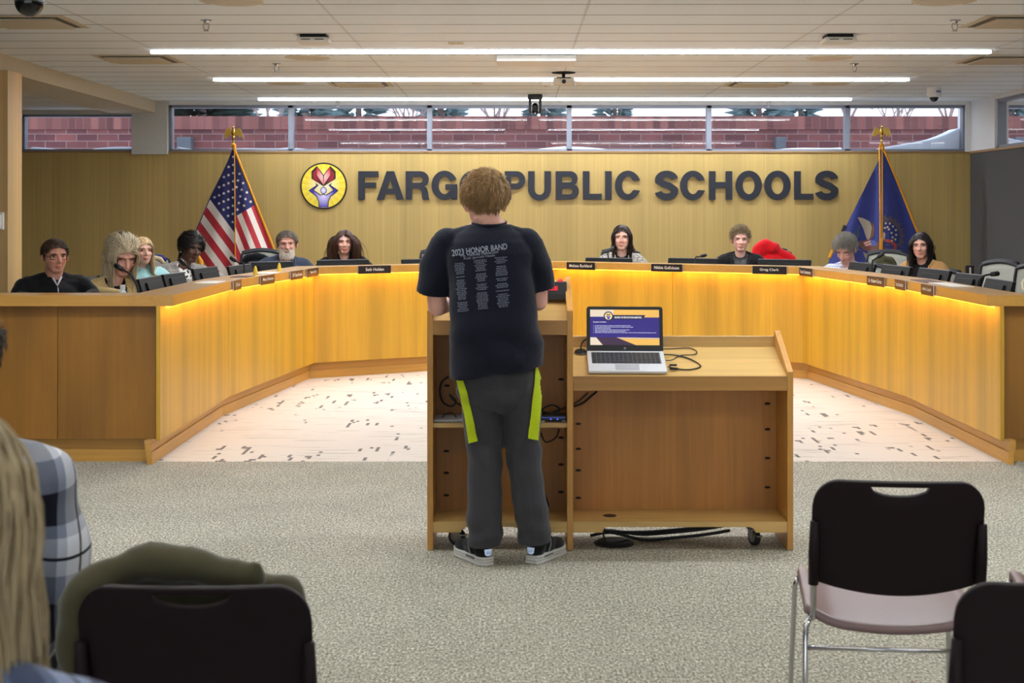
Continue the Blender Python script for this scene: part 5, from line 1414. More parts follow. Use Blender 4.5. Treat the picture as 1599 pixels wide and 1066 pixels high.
def cloth_mat(name, rgb, kind='plain', rgb2=None, sc=1.):
    m, nt, b = newmat(name); c = lin(rgb); v = coords(nt)
    f = noise(nt, v, 120, 3, .6)
    col = mix(nt, f, mul(c, .86), mul(c, 1.14))
    sp = N(nt, 'ShaderNodeSeparateXYZ'); L(nt, v, sp.inputs[0])
    def lines(s, period, width, ph=0.):
        q = math_(nt, 'FRACT', math_(nt, 'ADD', math_(nt, 'DIVIDE', s, period), 100+ph))
        return math_(nt, 'LESS_THAN', q, width)
    if kind == 'grid':
        l = math_(nt, 'MAXIMUM', lines(sp.outputs[0], .022, .28), lines(sp.outputs[2], .022, .28))
        col = mix(nt, l, col, lin(rgb2))
    elif kind == 'plaid':
        c2 = lin(rgb2)
        a = lines(sp.outputs[0], .075, .42); b2 = lines(sp.outputs[2], .085, .42)
        col = mix(nt, math_(nt, 'MULTIPLY', math_(nt, 'ADD', a, b2), .22), col, c2)
        l = math_(nt, 'MAXIMUM', lines(sp.outputs[0], .075, .06, .2), lines(sp.outputs[2], .085, .05, .2))
        col = mix(nt, math_(nt, 'MULTIPLY', l, .6), col, c2)
    elif kind == 'flannel':
        dk = lin((20, 22, 34)); wh = lin((238, 241, 250)); gr = lin((140, 147, 166))
        w1 = noise(nt, v, 3., 1)
        X_ = math_(nt, 'ADD', sp.outputs[0], math_(nt, 'MULTIPLY', sp.outputs[1], .8)); Z_ = math_(nt, 'ADD', sp.outputs[2], math_(nt, 'MULTIPLY', sp.outputs[1], .25))
        a = lines(X_, .13*sc, .30); b2 = lines(Z_, .15*sc, .30); aw = lines(X_, .13*sc, .34, .45); bw = lines(Z_, .15*sc, .34, .45)
        col = gr; 
        col = mix(nt, math_(nt, 'MULTIPLY', math_(nt, 'ADD', aw, bw), .5), col, wh)
        col = mix(nt, math_(nt, 'MULTIPLY', math_(nt, 'ADD', a, b2), .5), col, dk)
        l = math_(nt, 'MAXIMUM', lines(X_, .13*sc, .03, .31), lines(Z_, .15*sc, .03, .31))
        col = mix(nt, l, col, lin((30, 32, 44)))
        col = mix(nt, 1., col, c, 'MULTIPLY') if rgb != (255, 255, 255) else col
    elif kind == 'tweed':
        n2 = noise(nt, coords(nt, (70, 70, 150)), 1., 3, .7)
        col = mix(nt, ramp(nt, n2, [(.42, 0.), (.52, 1.)]), lin(rgb2), col)
    elif kind == 'dots':
        vo = N(nt, 'ShaderNodeTexVoronoi'); vo.inputs['Scale'].default_value = 42; L(nt, v, vo.inputs['Vector'])
        col = mix(nt, math_(nt, 'LESS_THAN', vo.outputs['Distance'], .38), col, lin(rgb2))
    L(nt, col, b.inputs['Base Color']); b.inputs['Roughness'].default_value = .85
    b.inputs['Specular IOR Level'].default_value = .2
    b.inputs['Sheen Weight'].default_value = .12
    bump(nt, b, noise(nt, v, 18, 4), .35, .012)
    return m
M_EYEW = plain('eye_white', (206, 196, 188), .25, var=.02); M_PUPIL = plain('pupil', (14, 10, 9), .15)
M_LASH = plain('lash_line', (30, 20, 18), .6)
def head_prims(mb, Hm, s, neck_to, fem=True, wide=1.):
    T = lambda x, y, z: Hm @ (Vector((x, y, z))*s)
    R = Hm.to_3x3()
    E = lambda c, r, rot=None: mb.ell(T(*c), [q*s for q in r], R if rot is None else R @ rot, 18, 12)
    E((0, .015, .034), (.074*wide, .094, .086))
    E((0, -.018, -.028), (.061*wide, .068, .086))
    E((0, -.012, -.058), (.057*wide, .056, .046))
    E((0, -.052, -.090), (.032*wide if fem else .037*wide, .028, .024))
    mb.cap(T(0, -.086, .010), T(0, -.108, -.030), .0075*s, .0115*s, 10)
    for x in (-1, 1):
        E((x*.011, -.094, -.034), (.008, .010, .007))
        E((x*.036, -.060, -.026), (.023, .022, .020))
        E((x*.076*wide, .014, -.012), (.009, .019, .031), Matrix.Rotation(x*.35, 3, 'Z'))
        mb.cap(T(x*.012, -.082, .026), T(x*.046, -.068, .026), .010*s, .010*s, 8)
    E((0, -.084, -.0595), (.021, .011, .0052)); E((0, -.083, -.0695), (.019, .011, .006))
    nb = Vector(neck_to)
    mb.cap(T(0, .018, -.055), nb, (.050 if fem else .058)*s, (.054 if fem else .064)*s, 14)
def head_post(Hm, s, lips=(1.0, .62, .60), blush=.9, stubble=0., socket_shade=.80):
    inv = Hm.inverted()
    def f(me):
        a = vco(me); n = len(a)
        M4 = np.array(inv); q = (np.c_[a, np.ones(n)] @ M4.T)[:, :3]/s
        front = q[:, 1] < -.03
        ex = np.abs(q[:, 0])-.032
        g = np.exp(-(ex**2/.015**2+(q[:, 2]-.003)**2/.011**2))*front*(q[:, 1] < -.04)
        q2 = q.copy(); q2[:, 1] += .0075*g
        # mouth line
        ml = np.exp(-((q[:, 0]/.022)**4+((q[:, 2]+.0645)/.0022)**2))*(q[:, 1] < -.075); q2[:, 1] += .003*ml
        back = np.c_[q2*s, np.ones(n)] @ np.array(Hm).T
        near = (np.abs(q).max(1) < .15)
        a[near] = back[near, :3]; setco(me, a)
        col = np.ones((n, 4))
        def tint(w_, c):
            w_ = np.clip(w_, 0, 1)[:, None]; col[:, :3] = col[:, :3]*(1-w_)+np.array(c)*w_
        tint(.55*np.exp(-((np.abs(q[:, 0])-.042)**2/.02**2+(q[:, 2]+.03)**2/.018**2))*front*near, (1., blush*.84, blush*.80))
        tint(.5*np.exp(-((q[:, 0])**2/.012**2+(q[:, 2]+.03)**2/.014**2))*front*near, (1., .85, .80))
        tint(g*near*1.0, (socket_shade, socket_shade*.86, socket_shade*.82))  # shading of the eye sockets painted into the skin tint
        if stubble: tint(stubble*((q[:, 2] < -.042) & front & near)*1.0, (.62, .56, .54))
        lw = np.exp(-((q[:, 0]/.023)**6+((q[:, 2]+.0645)/.0105)**4))*(q[:, 1] < -.072)*near
        tint(lw, lips); tint(ml*near, (.45, .25, .24))
        ear = (np.abs(q[:, 0]) > .074)*near*(np.abs(q[:, 2]+.012) < .04); tint(ear*.5, (1., .78, .72))
        at_ = me.color_attributes.new('tint', 'FLOAT_COLOR', 'POINT'); at_.data.foreach_set('color', col.ravel())
    return f
def face_parts(body, parent, Hm, s, brow=(60, 42, 30), iris=(70, 52, 36), glasses=None, browh=.0034, squint=1., lid=False, lidc=(190, 130, 110)):
    bv = BVHTree.FromObject(body, bpy.context.evaluated_depsgraph_get())
    R = Hm.to_3x3(); fwd = (R @ Vector((0, -1, 0))).normalized()
    def hit(x, z):
        o = Hm @ (Vector((x, -.25, z))*s); h = bv.ray_cast(o, -fwd)
        return h[0] if h[0] is not None else Hm @ (Vector((x, -.08, z))*s)
    mi = plain('iris', iris, .2); ml = plain('eyelid', lidc, .5)
    mb_ = plain('brow', brow, .8)
    for x in (-1, 1):
        p = hit(x*.032, .003)-fwd*.0015*s
        e = MB(); e.ell(p, (.0128*s, .0065*s, .0062*s*squint), R, 14, 8)
        if not lid:
            e.mi = 1; e.ell(p+fwd*.0042*s, (.0058*s, .0032*s, .0058*s*min(1, squint*.95)), R, 12, 8)
            e.mi = 2; e.ell(p+fwd*.0062*s, (.003*s, .0022*s, .003*s), R, 10, 6)
        e.mi = 3; up = R @ Vector((0, 0, 1)); rt = R @ Vector((1, 0, 0))
        e.tube([p+rt*(-.013*s)+up*.000*s, p+rt*(-.007*s)+up*.0052*s*squint+fwd*.0045*s, p+up*.0064*s*squint+fwd*.0065*s, p+rt*(.007*s)+up*.0052*s*squint+fwd*.0045*s, p+rt*.013*s], [.0006*s, .0016*s, .002*s, .0016*s, .0006*s], 6)
        e.build('eye', [ml if lid else M_EYEW, mi, M_PUPIL, M_LASH], parent, smooth=True)
        pts = [hit(x*q, z)+fwd*.001*s for q, z in ((.014, .0195), (.024, .0235), (.036, .0245), (.047, .0195))]
        MB().tube(pts, [.0028*s, browh*s, browh*s, .0012*s], 6).build('eyebrow', mb_, parent, smooth=True)
    if glasses:
        kind, rgb, r = glasses
        gm = plain('glasses_frame', rgb, .3); g = MB(); cs = []
        for x in (-1, 1):
            p = hit(x*.033, .0)+fwd*.012*s; cs.append(p)
            hw, hh = (.024*s, .0165*s) if kind == 'rect' else (.0235*s, .0195*s)
            ex = 4 if kind == 'rect' else 2.4
            loop = []
            for k in range(21):
                t = 2*PI*k/20; c_, s_ = math.cos(t), math.sin(t)
                loop.append(p+(R @ Vector((hw*math.copysign(abs(c_)**(2/ex), c_), 0, hh*math.copysign(abs(s_)**(2/ex), s_)))))
            g.tube(loop, r*s, 6)
            tp_ = p+(R @ Vector((x*hw, 0, .006*s)))
            g.tube([tp_, Hm @ (Vector((x*.078, -.03, .008))*s), Hm @ (Vector((x*.082, .02, .006))*s)], r*s, 6)
        g.tube([cs[0]+(R @ Vector((.023*s, 0, .004*s))), (cs[0]+cs[1])/2+fwd*.004*s+(R @ Vector((0, 0, .006*s))), cs[1]+(R @ Vector((-.023*s, 0, .004*s)))], r*s, 6)
        g.build('glasses', gm, parent, smooth=True)

def hairdo(parent, Hm, s, rgb, n=520, length=.05, r=.0032, grav=.25, K=6, line=(.058, -.012, -.075), comb=(0, .3, .5), spread=.6, cols=(), seed=1, var=.35, name='hair', part=None, lenf=None, clearface=True, wide=1.09, wave=0., shell=True, jit=.25, face_lim=.055, lift=.12, hug=.45, vol=.06):
    rnd = random.Random(seed); mb = MB(); R = Hm.to_3x3(); inv = Hm.inverted()
    if seed < 200: n = int(n*1.9); r *= .62
    c0 = Vector((0, .015, .034)); rad = Vector((.0755*wide, .096, .088))
    def lim(d):
        y = d.y*rad.y+c0.y
        if y < -.02: return line[0]+(line[1]-line[0])*((y+.085)/.065 if y > -.085 else 0)
        if y < .03: return line[1]
        return line[1]+(line[2]-line[1])*min(1, (y-.03)/.05)
    down = inv.to_3x3() @ Vector((0, 0, -1)); down.normalize()
    if shell:
        bm2 = MB(); bm2.ell((0, 0, 0), (1, 1, 1), None, 28, 20)
        vmap = {}
        for f in bm2.bm.faces:
            ok = all((c0+Vector((v.co.x*rad.x, v.co.y*rad.y, v.co.z*rad.z))).z > lim(v.co)-.002 for v in f.verts)
            if ok:
                vs = []
                for v in f.verts:
                    if v.index not in vmap or True:
                        key = (round(v.co.x, 4), round(v.co.y, 4), round(v.co.z, 4))
                        if key not in vmap:
                            q = c0+Vector((v.co.x*rad.x, v.co.y*rad.y, v.co.z*rad.z))*1.035
                            vmap[key] = mb.bm.verts.new(Hm @ (q*s))
                    vs.append(vmap[key])
                mb.bm.faces.new(vs)
        bm2.bm.free()
    ells = [(Hm @ (c0*s), [q*s*1.05 for q in rad], R), (Hm @ (Vector((0, -.012, -.045))*s), [.064*s*wide, .066*s, .072*s], R)]
    ells += [(Vector(c), rr, Matrix.Identity(3)) for c, rr in cols]
    ells = [(c, Matrix.Diagonal([1/q for q in rr]) @ Rr.transposed(), Rr @ Matrix.Diagonal(list(rr))) for c, rr, Rr in ells]
    cnt = 0; tries = 0
    while cnt < n and tries < n*12:
        tries += 1
        d = Vector((rnd.gauss(0, 1), rnd.gauss(0, 1), rnd.gauss(0, 1))).normalized()
        p = c0+Vector((d.x*rad.x, d.y*rad.y, d.z*rad.z))
        if p.z < lim(d): continue
        cnt += 1
        ln = length*(1-.25*rnd.random())
        if lenf: ln = lenf(p, ln)
        cb = Vector(comb)
        if part is not None: cb = Vector((math.copysign(.8, p.x-part), comb[1], comb[2]))
        dr = d*spread+cb+down*.5+Vector((rnd.gauss(0, jit), rnd.gauss(0, jit), rnd.gauss(0, jit)))
        nn_ = Vector((d.x/rad.x, d.y/rad.y, d.z/rad.z)).normalized()
        dr = dr-nn_*dr.dot(nn_); dr = (dr.normalized()+nn_*lift).normalized()
        pts = [p.copy()]; st = ln/K; ph = rnd.random()*6; vb = vol*rnd.random()
        for k in range(K):
            dr = (dr*(1-grav)+down*grav+Vector((math.sin(ph+k*1.3)*wave, math.cos(ph+k*1.1)*wave, 0))).normalized()
            q = pts[-1]+dr*st
            w_ = Hm @ (q*s)
            for c, Ai, Af in ells:
                u = Ai @ (w_-c)
                if u.length < 1: w_ = c+Af @ (u.normalized()*1.0)
            if hug:
                c, Ai, Af = ells[0]; u = Ai @ (w_-c); ul = u.length
                if 1.04 < ul < 2.2 and (inv @ w_).z/s > -.075: w_ = c+Af @ (u/ul*(1.02+vb+(ul-1.0)*(1-hug)))
            q = (inv @ w_)/s
            if clearface and q.y < -.035 and abs(q.x) < face_lim and q.z < line[0]-.012 and q.z > -.16:
                q.x = math.copysign(face_lim+.004+.006*rnd.random(), q.x if abs(q.x) > .004 else p.x)
            pts.append(q)
        P = [Hm @ (q*s) for q in pts]
        rs = [r*s*(1-.75*(k/K)**2) for k in range(K+1)]
        mb.tube(P, rs, 3, caps=False)
    return mb.build(name, hair_mat('hair_'+name, rgb, var), parent, smooth=True)

def hand_prims(mb, wrist, dirv, side, palm_dn=True, s=1.):
    """palm and five fingers from the wrist along dirv, lying palm down"""
    d = Vector(dirv).normalized(); up = Vector((0, 0, 1)); rt = d.cross(up).normalized()*side; w_ = Vector(wrist)
    mb.cap(w_, w_+d*.035*s, .021*s, .02*s, 8)
    for k in range(4):
        o = rt*((k-1.5)*.0185*s); ln = (.062, .074, .070, .054)[k]*s
        a = w_+d*.03*s+o*.7; b2 = w_+d*.082*s+o
        mb.cap(a, b2, .0125*s, .0105*s, 8)
        c_ = b2+d*ln*.55+up*.004*s; e = c_+d*ln*.42-up*.014*s
        mb.chain([b2, c_, e], [.0085*s, .0078*s, .0066*s], 8)
    t0 = w_+d*.02*s-rt*.02*s
    mb.chain([t0, t0+d*.03*s-rt*.024*s, t0+d*.058*s-rt*.026*s-up*.006*s], [.012*s, .0098*s, .0075*s], 8)

CH = {}
def person(label, px, py, Y, hh, rz=0., yaw=0., pitch=0., roll=0., lean=.10, skin=(214, 164, 140), hair=None, top=None, sw=.175, g=1., fem=True, glasses=None, brow=(70, 50, 36), iris=(70, 54, 40), beard=None, stubble=0., lips=(1., .62, .60), neckx=0., drop=.205, vox=.0062, legs=True, hip_back=0., hw=None, wide=1.09, squint=1., lid=False, hpos=None, hscale=None, faces=True, hands=True, socket_shade=.8, group='people seated behind the desk', chair=None, hz=.56, lap=False, choff=(0, 0)):
    hw_ = Vector(hpos) if hpos else at(px, py, Y); s = hscale or hh*Y/F/.25
    fdir = Vector((math.sin(rz), -math.cos(rz), 0))
    base = Vector((hw_.x, hw_.y, 0))-fdir*lean
    t = thing('person', label, 'person', tuple(base), rz, group)
    if chair:
        cb = base+Vector((*choff, 0))
        if 'tweed' in chair: dup(oc0, tuple(cb), rz, chair)
        elif 'low' not in CH: CH['low'] = office_chair(tuple(cb), rz, chair, .92)
        else: dup(CH['low'], tuple(cb), rz, chair)
    Ri = Matrix.Rotation(-rz, 4, 'Z')
    hl = Ri @ (hw_-base)
    Hm = Matrix.Translation(hl) @ Matrix.Rotation(yaw-rz, 4, 'Z') @ Matrix.Rotation(-pitch, 4, 'X') @ Matrix.Rotation(roll, 4, 'Y')
    Hm = Matrix.Translation(hl) @ (Matrix.Rotation(yaw-rz, 4, 'Z') @ Matrix.Rotation(pitch, 4, 'X') @ Matrix.Rotation(roll, 4, 'Y'))
    S = Vector((neckx, hl.y+.035+.06*max(0, math.sin(pitch)), hl.z-drop*s))       # middle of the shoulders
    hip = Vector((0, .03+hip_back, hz))
    def torso(mb, inf, top_only=False):
        at_ = lambda k: hip.lerp(S, k)
        mb.ell(hip, (.175*g+inf, .125*g+inf, .11+inf))
        mb.ell(at_(.35), (.155*g+inf, .122*g+inf, .16+inf)); mb.ell(at_(.68)+Vector((0, -.008*g, 0)), (.162*g+inf, .118*g+inf, .15+inf))
        if fem: mb.ell(at_(.66)+Vector((0, -.075*g, 0)), (.115*g+inf, .055+inf, .06+inf))
        mb.cap(S+Vector((-sw*.86, 0, -.012)), S+Vector((sw*.86, 0, -.012)), .056+inf, None, 12)
        mb.ell(S+Vector((0, 0, -.06)), (sw*.95+inf, .085*g+inf, .085+inf))
        for x in (-1, 1): mb.cap(S+Vector((x*.035, .008, .055*s)), S+Vector((x*sw*.85, .004, .012)), .030+inf*.8, .040+inf*.8, 10)
    def arms(mb, inf, upto=1.):
        for x in (-1, 1):
            sh = S+Vector((x*sw, 0, -.02)); el = Vector((x*(sw+.055), S.y-.05, max(.84, S.z-.25))); wr = Vector((x*.13, S.y-.30, .825))
            if lap: el = Vector((x*(sw+.05), S.y-.02, S.z-.28)); wr = Vector((x*.10, S.y-.28, hz+.12))
            mb.chain([sh, sh.lerp(el, .5)+Vector((x*.008, 0, 0)), el], [.052*g**.5+inf, .046+inf, .040+inf])
            w2 = el.lerp(wr, upto); mb.chain([el, el.lerp(w2, .4), w2], [.040+inf, .040+inf, .029+inf])
    nb = S+Vector((0, .008, .03))
    body = MB(); torso(body, 0); arms(body, 0); head_prims(body, Hm, s, nb, fem, wide)
    if hands:
        for x in (-1, 1): hand_prims(body, Vector((x*.10, S.y-.28, hz+.115)) if lap else Vector((x*.13, S.y-.30, .818)), (-x*.25, -1, -.10), x)
    if legs:
        for x in (-1, 1): body.chain([(x*.09, .02, hz-.02), (x*.10, -.40, hz-.06), (x*.10, -.38, .08)], [.07, .055, .04])
    sm = skin_mat('skin', skin)
    b = voxel(body, 'body', sm, t, vox, 3, .45, head_post(Hm, s, lips=lips, stubble=stubble, socket_shade=socket_shade))
    if faces: face_parts(b, t, Hm, s, brow=brow, iris=iris, glasses=glasses, squint=squint, lid=lid)
    # clothes
    tp_ = top or {}
    cm = tp_['mat']
    wr = crumple(.0028, 31)
    if tp_.get('kind') == 'jacket':
        inn = MB(); torso(inn, .007); voxel(inn, tp_.get('inname', 'shirt'), tp_['inner'], t, .008, 3)
        j = MB(); torso(j, .017); arms(j, .013, .93)
        zv, vw = tp_.get('v', (.24, .085))
        def cutv(me):
            wr(me)
            bm = bmesh.new(); bm.from_mesh(me); dl = []
            for v in bm.verts:
                k = (v.co.z-(S.z-zv))/(zv+.07)
                ax = hip.lerp(S, max(0, min(1, (v.co.z-hip.z)/(S.z-hip.z))))
                if v.co.y < ax.y-.02 and 0 < k and abs(v.co.x-ax.x) < vw*min(1, k)*1.0+.004: dl.append(v)
            bmesh.ops.delete(bm, geom=dl, context='VERTS'); bm.to_mesh(me); bm.free()
        jo = voxel(j, tp_.get('name', 'jacket'), cm, t, .008, 4, .5, cutv)
        sd = jo.modifiers.new('s', 'SOLIDIFY'); sd.thickness = .006; sd.offset = -1
        bvj = BVHTree.FromObject(jo, bpy.context.evaluated_depsgraph_get())
        for x in (-1, 1):
            pts = []
            for k in range(7):
                u = k/6; z = S.z-zv*.98+(zv+.035)*u; xx = x*(vw*u*.97+.012)
                h = bvj.ray_cast(Vector((xx+x*.010, S.y-.5, z)), Vector((0, 1, 0)))
                if h[0] is not None: pts.append(h[0]+Vector((0, -.003, 0)))
            pts.append(S+Vector((x*.055, .03, .062*s)))
            if len(pts) > 2: MB().tube(pts, [.008]+[.018]*(len(pts)-2)+[.014], 8, flat=.45).build('lapel', tp_.get('lapel', cm), t, smooth=True)
    else:
        j = MB(); torso(j, .014); arms(j, .012, .93)
        if tp_.get('kind') == 'turtleneck': j.tube([nb+Vector((0, 0, -.02)), nb.lerp(Hm @ Vector((0, .015, -.09)), .55)], [.068*s, .060*s], 16)
        o = voxel(j, tp_.get('name', 'sweater'), cm, t, .008, 3, .5, wr)
        if tp_.get('collar'):
            cpts = []
            for k in range(15):
                a = -PI/2+.35+(2*PI-.7)*k/14
                cpts.append(nb+Vector((.064*math.cos(a)*s*1.08, .060*math.sin(a)*s*1.05+.003, .022+.016*math.sin(a))))
            MB().tube(cpts, .019, 8).build('collar', tp_['collar'], t, smooth=True)
    if legs:
        pm = tp_.get('pants') or M_PANTS
        pp = MB(); pp.ell(hip+Vector((0, 0, -.02)), (.185*g, .135*g, .10))
        for x in (-1, 1): pp.chain([(x*.09, .02, hz-.02), (x*.10, -.40, hz-.06), (x*.10, -.38, .10)], [.085*g**.5, .068, .055])
        voxel(pp, 'trousers', pm, t, .012, 3)
        for x in (-1, 1):
            sh = MB(); sh.ell((x*.10, -.43, .04), (.045, .12, .038)); sh.ell((x*.10, -.37, .06), (.042, .055, .05)); sh.build('shoe', M_BLACK, t, smooth=True)
    return t, Hm, s, S
M_PANTS = cloth_mat('dark_trousers', (40, 42, 52))
CS = lambda S, sw, g=1.: [(S+Vector((0, 0, -.10)), (sw+.075, .125*g, .135)), (S+Vector((0, 0, -.33)), (.20*g, .145*g, .30))]
rad = math.radians
# 1 man in black
tM = cloth_mat('black_knit', (16, 17, 20))
t, Hm, s, S = person('man in a black quarter-zip with dark glasses, nearest the left end of the desk', 86, 400.5, 9.1, 56, rz=rad(28), yaw=rad(36), pitch=rad(2), lean=.06, chair='grey mesh chair under the man in the black quarter-zip', skin=(208, 150, 126), sw=.185, g=1.12, fem=False, glasses=('rect', (24, 18, 16), .0026), brow=(70, 46, 32), stubble=.18, lips=(.95, .66, .62),
  top=dict(kind='sweater', mat=tM, collar=tM, name='quarter_zip'), drop=.20, wide=1.14)
hairdo(t, Hm, s, (66, 46, 32), n=800, length=.026, r=.0034, grav=.05, K=4, line=(.078, .004, -.05), comb=(.15, .35, .1), spread=.3, seed=11, wide=1.14, jit=.10)
MB().tube([S+Vector((-.02, -.07, .05)), S+Vector((.004, -.098, -.0)), S+Vector((.032, -.072, .055))], .008, 6).build('shirt_collar', plain('collar_pale', (214, 204, 210), .7), t, smooth=True)
MB().tube([S+Vector((.004, -.115, -.01)), S+Vector((.004, -.137, -.075))], .003, 6).build('zipper', M_STEEL, t)
# 2 woman in tan blazer
t, Hm, s, S = person('woman in a tan blazer with long pale hair, looking down through glasses', 191, 399, 9.75, 64, rz=rad(44), yaw=rad(36), pitch=rad(24), lean=.34, chair='office chair under the woman in the tan blazer',  skin=(224, 172, 154), sw=.2, g=1.2, neckx=-.04, glasses=('round', (60, 38, 30), .0024), brow=(150, 120, 90), lid=True,
  top=dict(kind='jacket', mat=cloth_mat('tan_wool', (214, 188, 132)), inner=cloth_mat('black_top', (20, 20, 22)), name='blazer', v=(.26, .07)), hip_back=.0)
hairdo(t, Hm, s, (204, 188, 156), n=620, length=.34, r=.0040, lift=.06, grav=.42, K=10, line=(.068, .0, -.07), comb=(0, .75, .25), spread=.5, cols=CS(S, .18, 1.2), seed=21, part=0., face_lim=.062, jit=.12)
hairdo(t, Hm, s, (212, 198, 168), n=300, length=.15, r=.0036, lift=.02, grav=.08, K=6, line=(.066, .035, .0), comb=(0, 1.0, .45), spread=.45, seed=22, name='hair_top', shell=False, jit=.08)
MB().cap(Hm @ (Vector((-.016, .055, .128))*s), Hm @ (Vector((.016, .055, .128))*s), .009).build('hair_clip', M_BLACK, t, smooth=True)
# 3 woman in teal
t, Hm, s, S = person('blonde woman in a pale teal turtleneck', 223, 392, 10.52, 46, rz=rad(40), yaw=rad(34), pitch=rad(-2), lean=.08, chair='office chair under the woman in the teal turtleneck', choff=(-.06, .075), skin=(230, 182, 164), sw=.165, g=.95, brow=(110, 80, 54), lips=(.92, .50, .50),
  top=dict(kind='turtleneck', mat=cloth_mat('teal_knit', (164, 212, 214)), name='turtleneck'))
hairdo(t, Hm, s, (202, 172, 128), n=620, length=.40, r=.0040, grav=.42, K=10, line=(.066, .0, -.07), comb=(0, .25, .2), spread=.5, cols=CS(S, .165), seed=31, part=.0, face_lim=.058, jit=.1)
# 4 woman in plaid blazer
t, Hm, s, S = person('woman in a grey plaid blazer with dark hair tied back, under the striped flag', 299, 387, 11.25, 47.5, rz=rad(38), yaw=rad(42), pitch=rad(10), roll=rad(8), lean=.16, chair='office chair under the woman in the plaid blazer', skin=(92, 62, 50), sw=.2, g=1.05, brow=(24, 16, 14), iris=(30, 20, 16), lips=(1., .62, .62), socket_shade=.7, neckx=-.06,
  top=dict(kind='jacket', mat=cloth_mat('grey_plaid', (166, 160, 152), 'plaid', (84, 80, 80)), inner=cloth_mat('dotted_blouse', (228, 224, 220), 'dots', (30, 28, 30)), name='blazer', v=(.24, .045)), squint=.7)
hairdo(t, Hm, s, (22, 17, 16), n=520, length=.15, r=.0040, grav=.10, K=6, line=(.060, .0, -.065), comb=(0, 1., .1), spread=.35, seed=41, jit=.07)
hairdo(t, Hm, s, (20, 15, 14), n=160, length=.34, r=.0050, grav=.32, K=9, line=(.03, .02, -.0), comb=(-.2, .9, .2), spread=.3, seed=42, name='ponytail', shell=False, lenf=lambda p, l: l if p.y > .06 else .05, cols=CS(S, .175), jit=.15)
hairdo(t, Hm, s, (20, 15, 14), n=30, length=.12, r=.0022, grav=.0, K=5, line=(.09, .09, .05), comb=(-.8, .8, .4), spread=.3, seed=43, name='loose_hair', shell=False, jit=.3)
MB().ell(Hm @ (Vector((-.083, .008, -.046))*s), (.006, .006, .006), None, 10, 6).build('earring', plain('pearl', (236, 232, 226), .2), t, smooth=True)
# 5 bearded man
t, Hm, s, S = person('man with a full white beard in a slate jacket', 448, 381, 12.75, 42, rz=rad(16), yaw=rad(10), pitch=rad(3), lean=.08, chair='office chair under the bearded man', skin=(222, 166, 146), sw=.18, g=1.2, fem=False, neckx=-.02, brow=(120, 100, 84), wide=1.2, stubble=.1, squint=.7,
  top=dict(kind='jacket', mat=cloth_mat('slate_wool', (58, 66, 84)), inner=cloth_mat('black_shirt', (20, 20, 23)), name='jacket', v=(.26, .05)), drop=.19, hip_back=.0)
hairdo(t, Hm, s, (104, 92, 80), n=600, length=.036, r=.0036, grav=.06, K=4, line=(.078, -.005, -.06), comb=(.05, .3, .4), spread=.6, seed=51, wide=1.2, jit=.2)
def beardo(t, Hm, s, rgb, seed, ln=.055, n=420):
    mb = MB(); rnd = random.Random(seed)
    for k in range(n):
        a = rnd.uniform(-1.35, 1.35); zz = rnd.uniform(-.10, -.035)
        if abs(a) > .95: zz = rnd.uniform(-.08, .0)
        p = Vector((.064*math.sin(a), -.020-.062*math.cos(a), zz))
        if abs(p.x) < .020 and -.074 < zz < -.050: continue
        if zz > -.045 and abs(a) < .75: 
            if not (-.050 < zz < -.040 and abs(p.x) < .03): continue
        d = Vector((math.sin(a)*.5, -math.cos(a)*.55, -.9)).normalized(); l = ln*rnd.uniform(.5, 1.)*(1 if zz < -.06 else .6)
        q = [p, p+d*l*.45, p+(d+Vector((-math.sin(a)*.25, .1, -.5))).normalized()*l]
        mb.tube([Hm @ (v*s) for v in q], [.0045*s, .004*s, .0012*s], 4, caps=False)
    mb.ell(Hm @ (Vector((0, -.055, -.098))*s), (.040*s, .030*s, .026*s), Hm.to_3x3())
    for x in (-1, 1):
        mb.cap(Hm @ (Vector((x*.058, -.015, -.052))*s), Hm @ (Vector((x*.032, -.056, -.090))*s), .014*s, .018*s, 8)
        mb.tube([Hm @ (Vector(v)*s) for v in ((x*.001, -.094, -.0455), (x*.018, -.090, -.049), (x*.034, -.074, -.064))], [.005*s, .0065*s, .005*s], 6)
    mb.build('beard', hair_mat('beard', rgb, .18), t, smooth=True)
beardo(t, Hm, s, (206, 196, 182), 5)
# 6 brown-haired woman
t, Hm, s, S = person('woman with full brown hair and a black jacket behind a wide monitor', 538, 378.5, 13.0, 40, rz=rad(12), yaw=rad(8), pitch=rad(0), lean=.06, chair='office chair under the brown-haired woman in black', skin=(232, 184, 166), sw=.185, g=1.02, brow=(70, 44, 30), lips=(.86, .42, .40),
  top=dict(kind='jacket', mat=cloth_mat('black_jacket', (16, 15, 17)), inner=cloth_mat('black_top', (22, 20, 22)), name='jacket', v=(.2, .075)))
hairdo(t, Hm, s, (70, 44, 30), n=820, length=.32, r=.0044, hug=.35, vol=.42, grav=.36, K=10, line=(.074, .0, -.07), comb=(0, .15, .2), spread=.5, cols=CS(S, .185), seed=61, part=-.02, face_lim=.060, wave=.06, jit=.10)
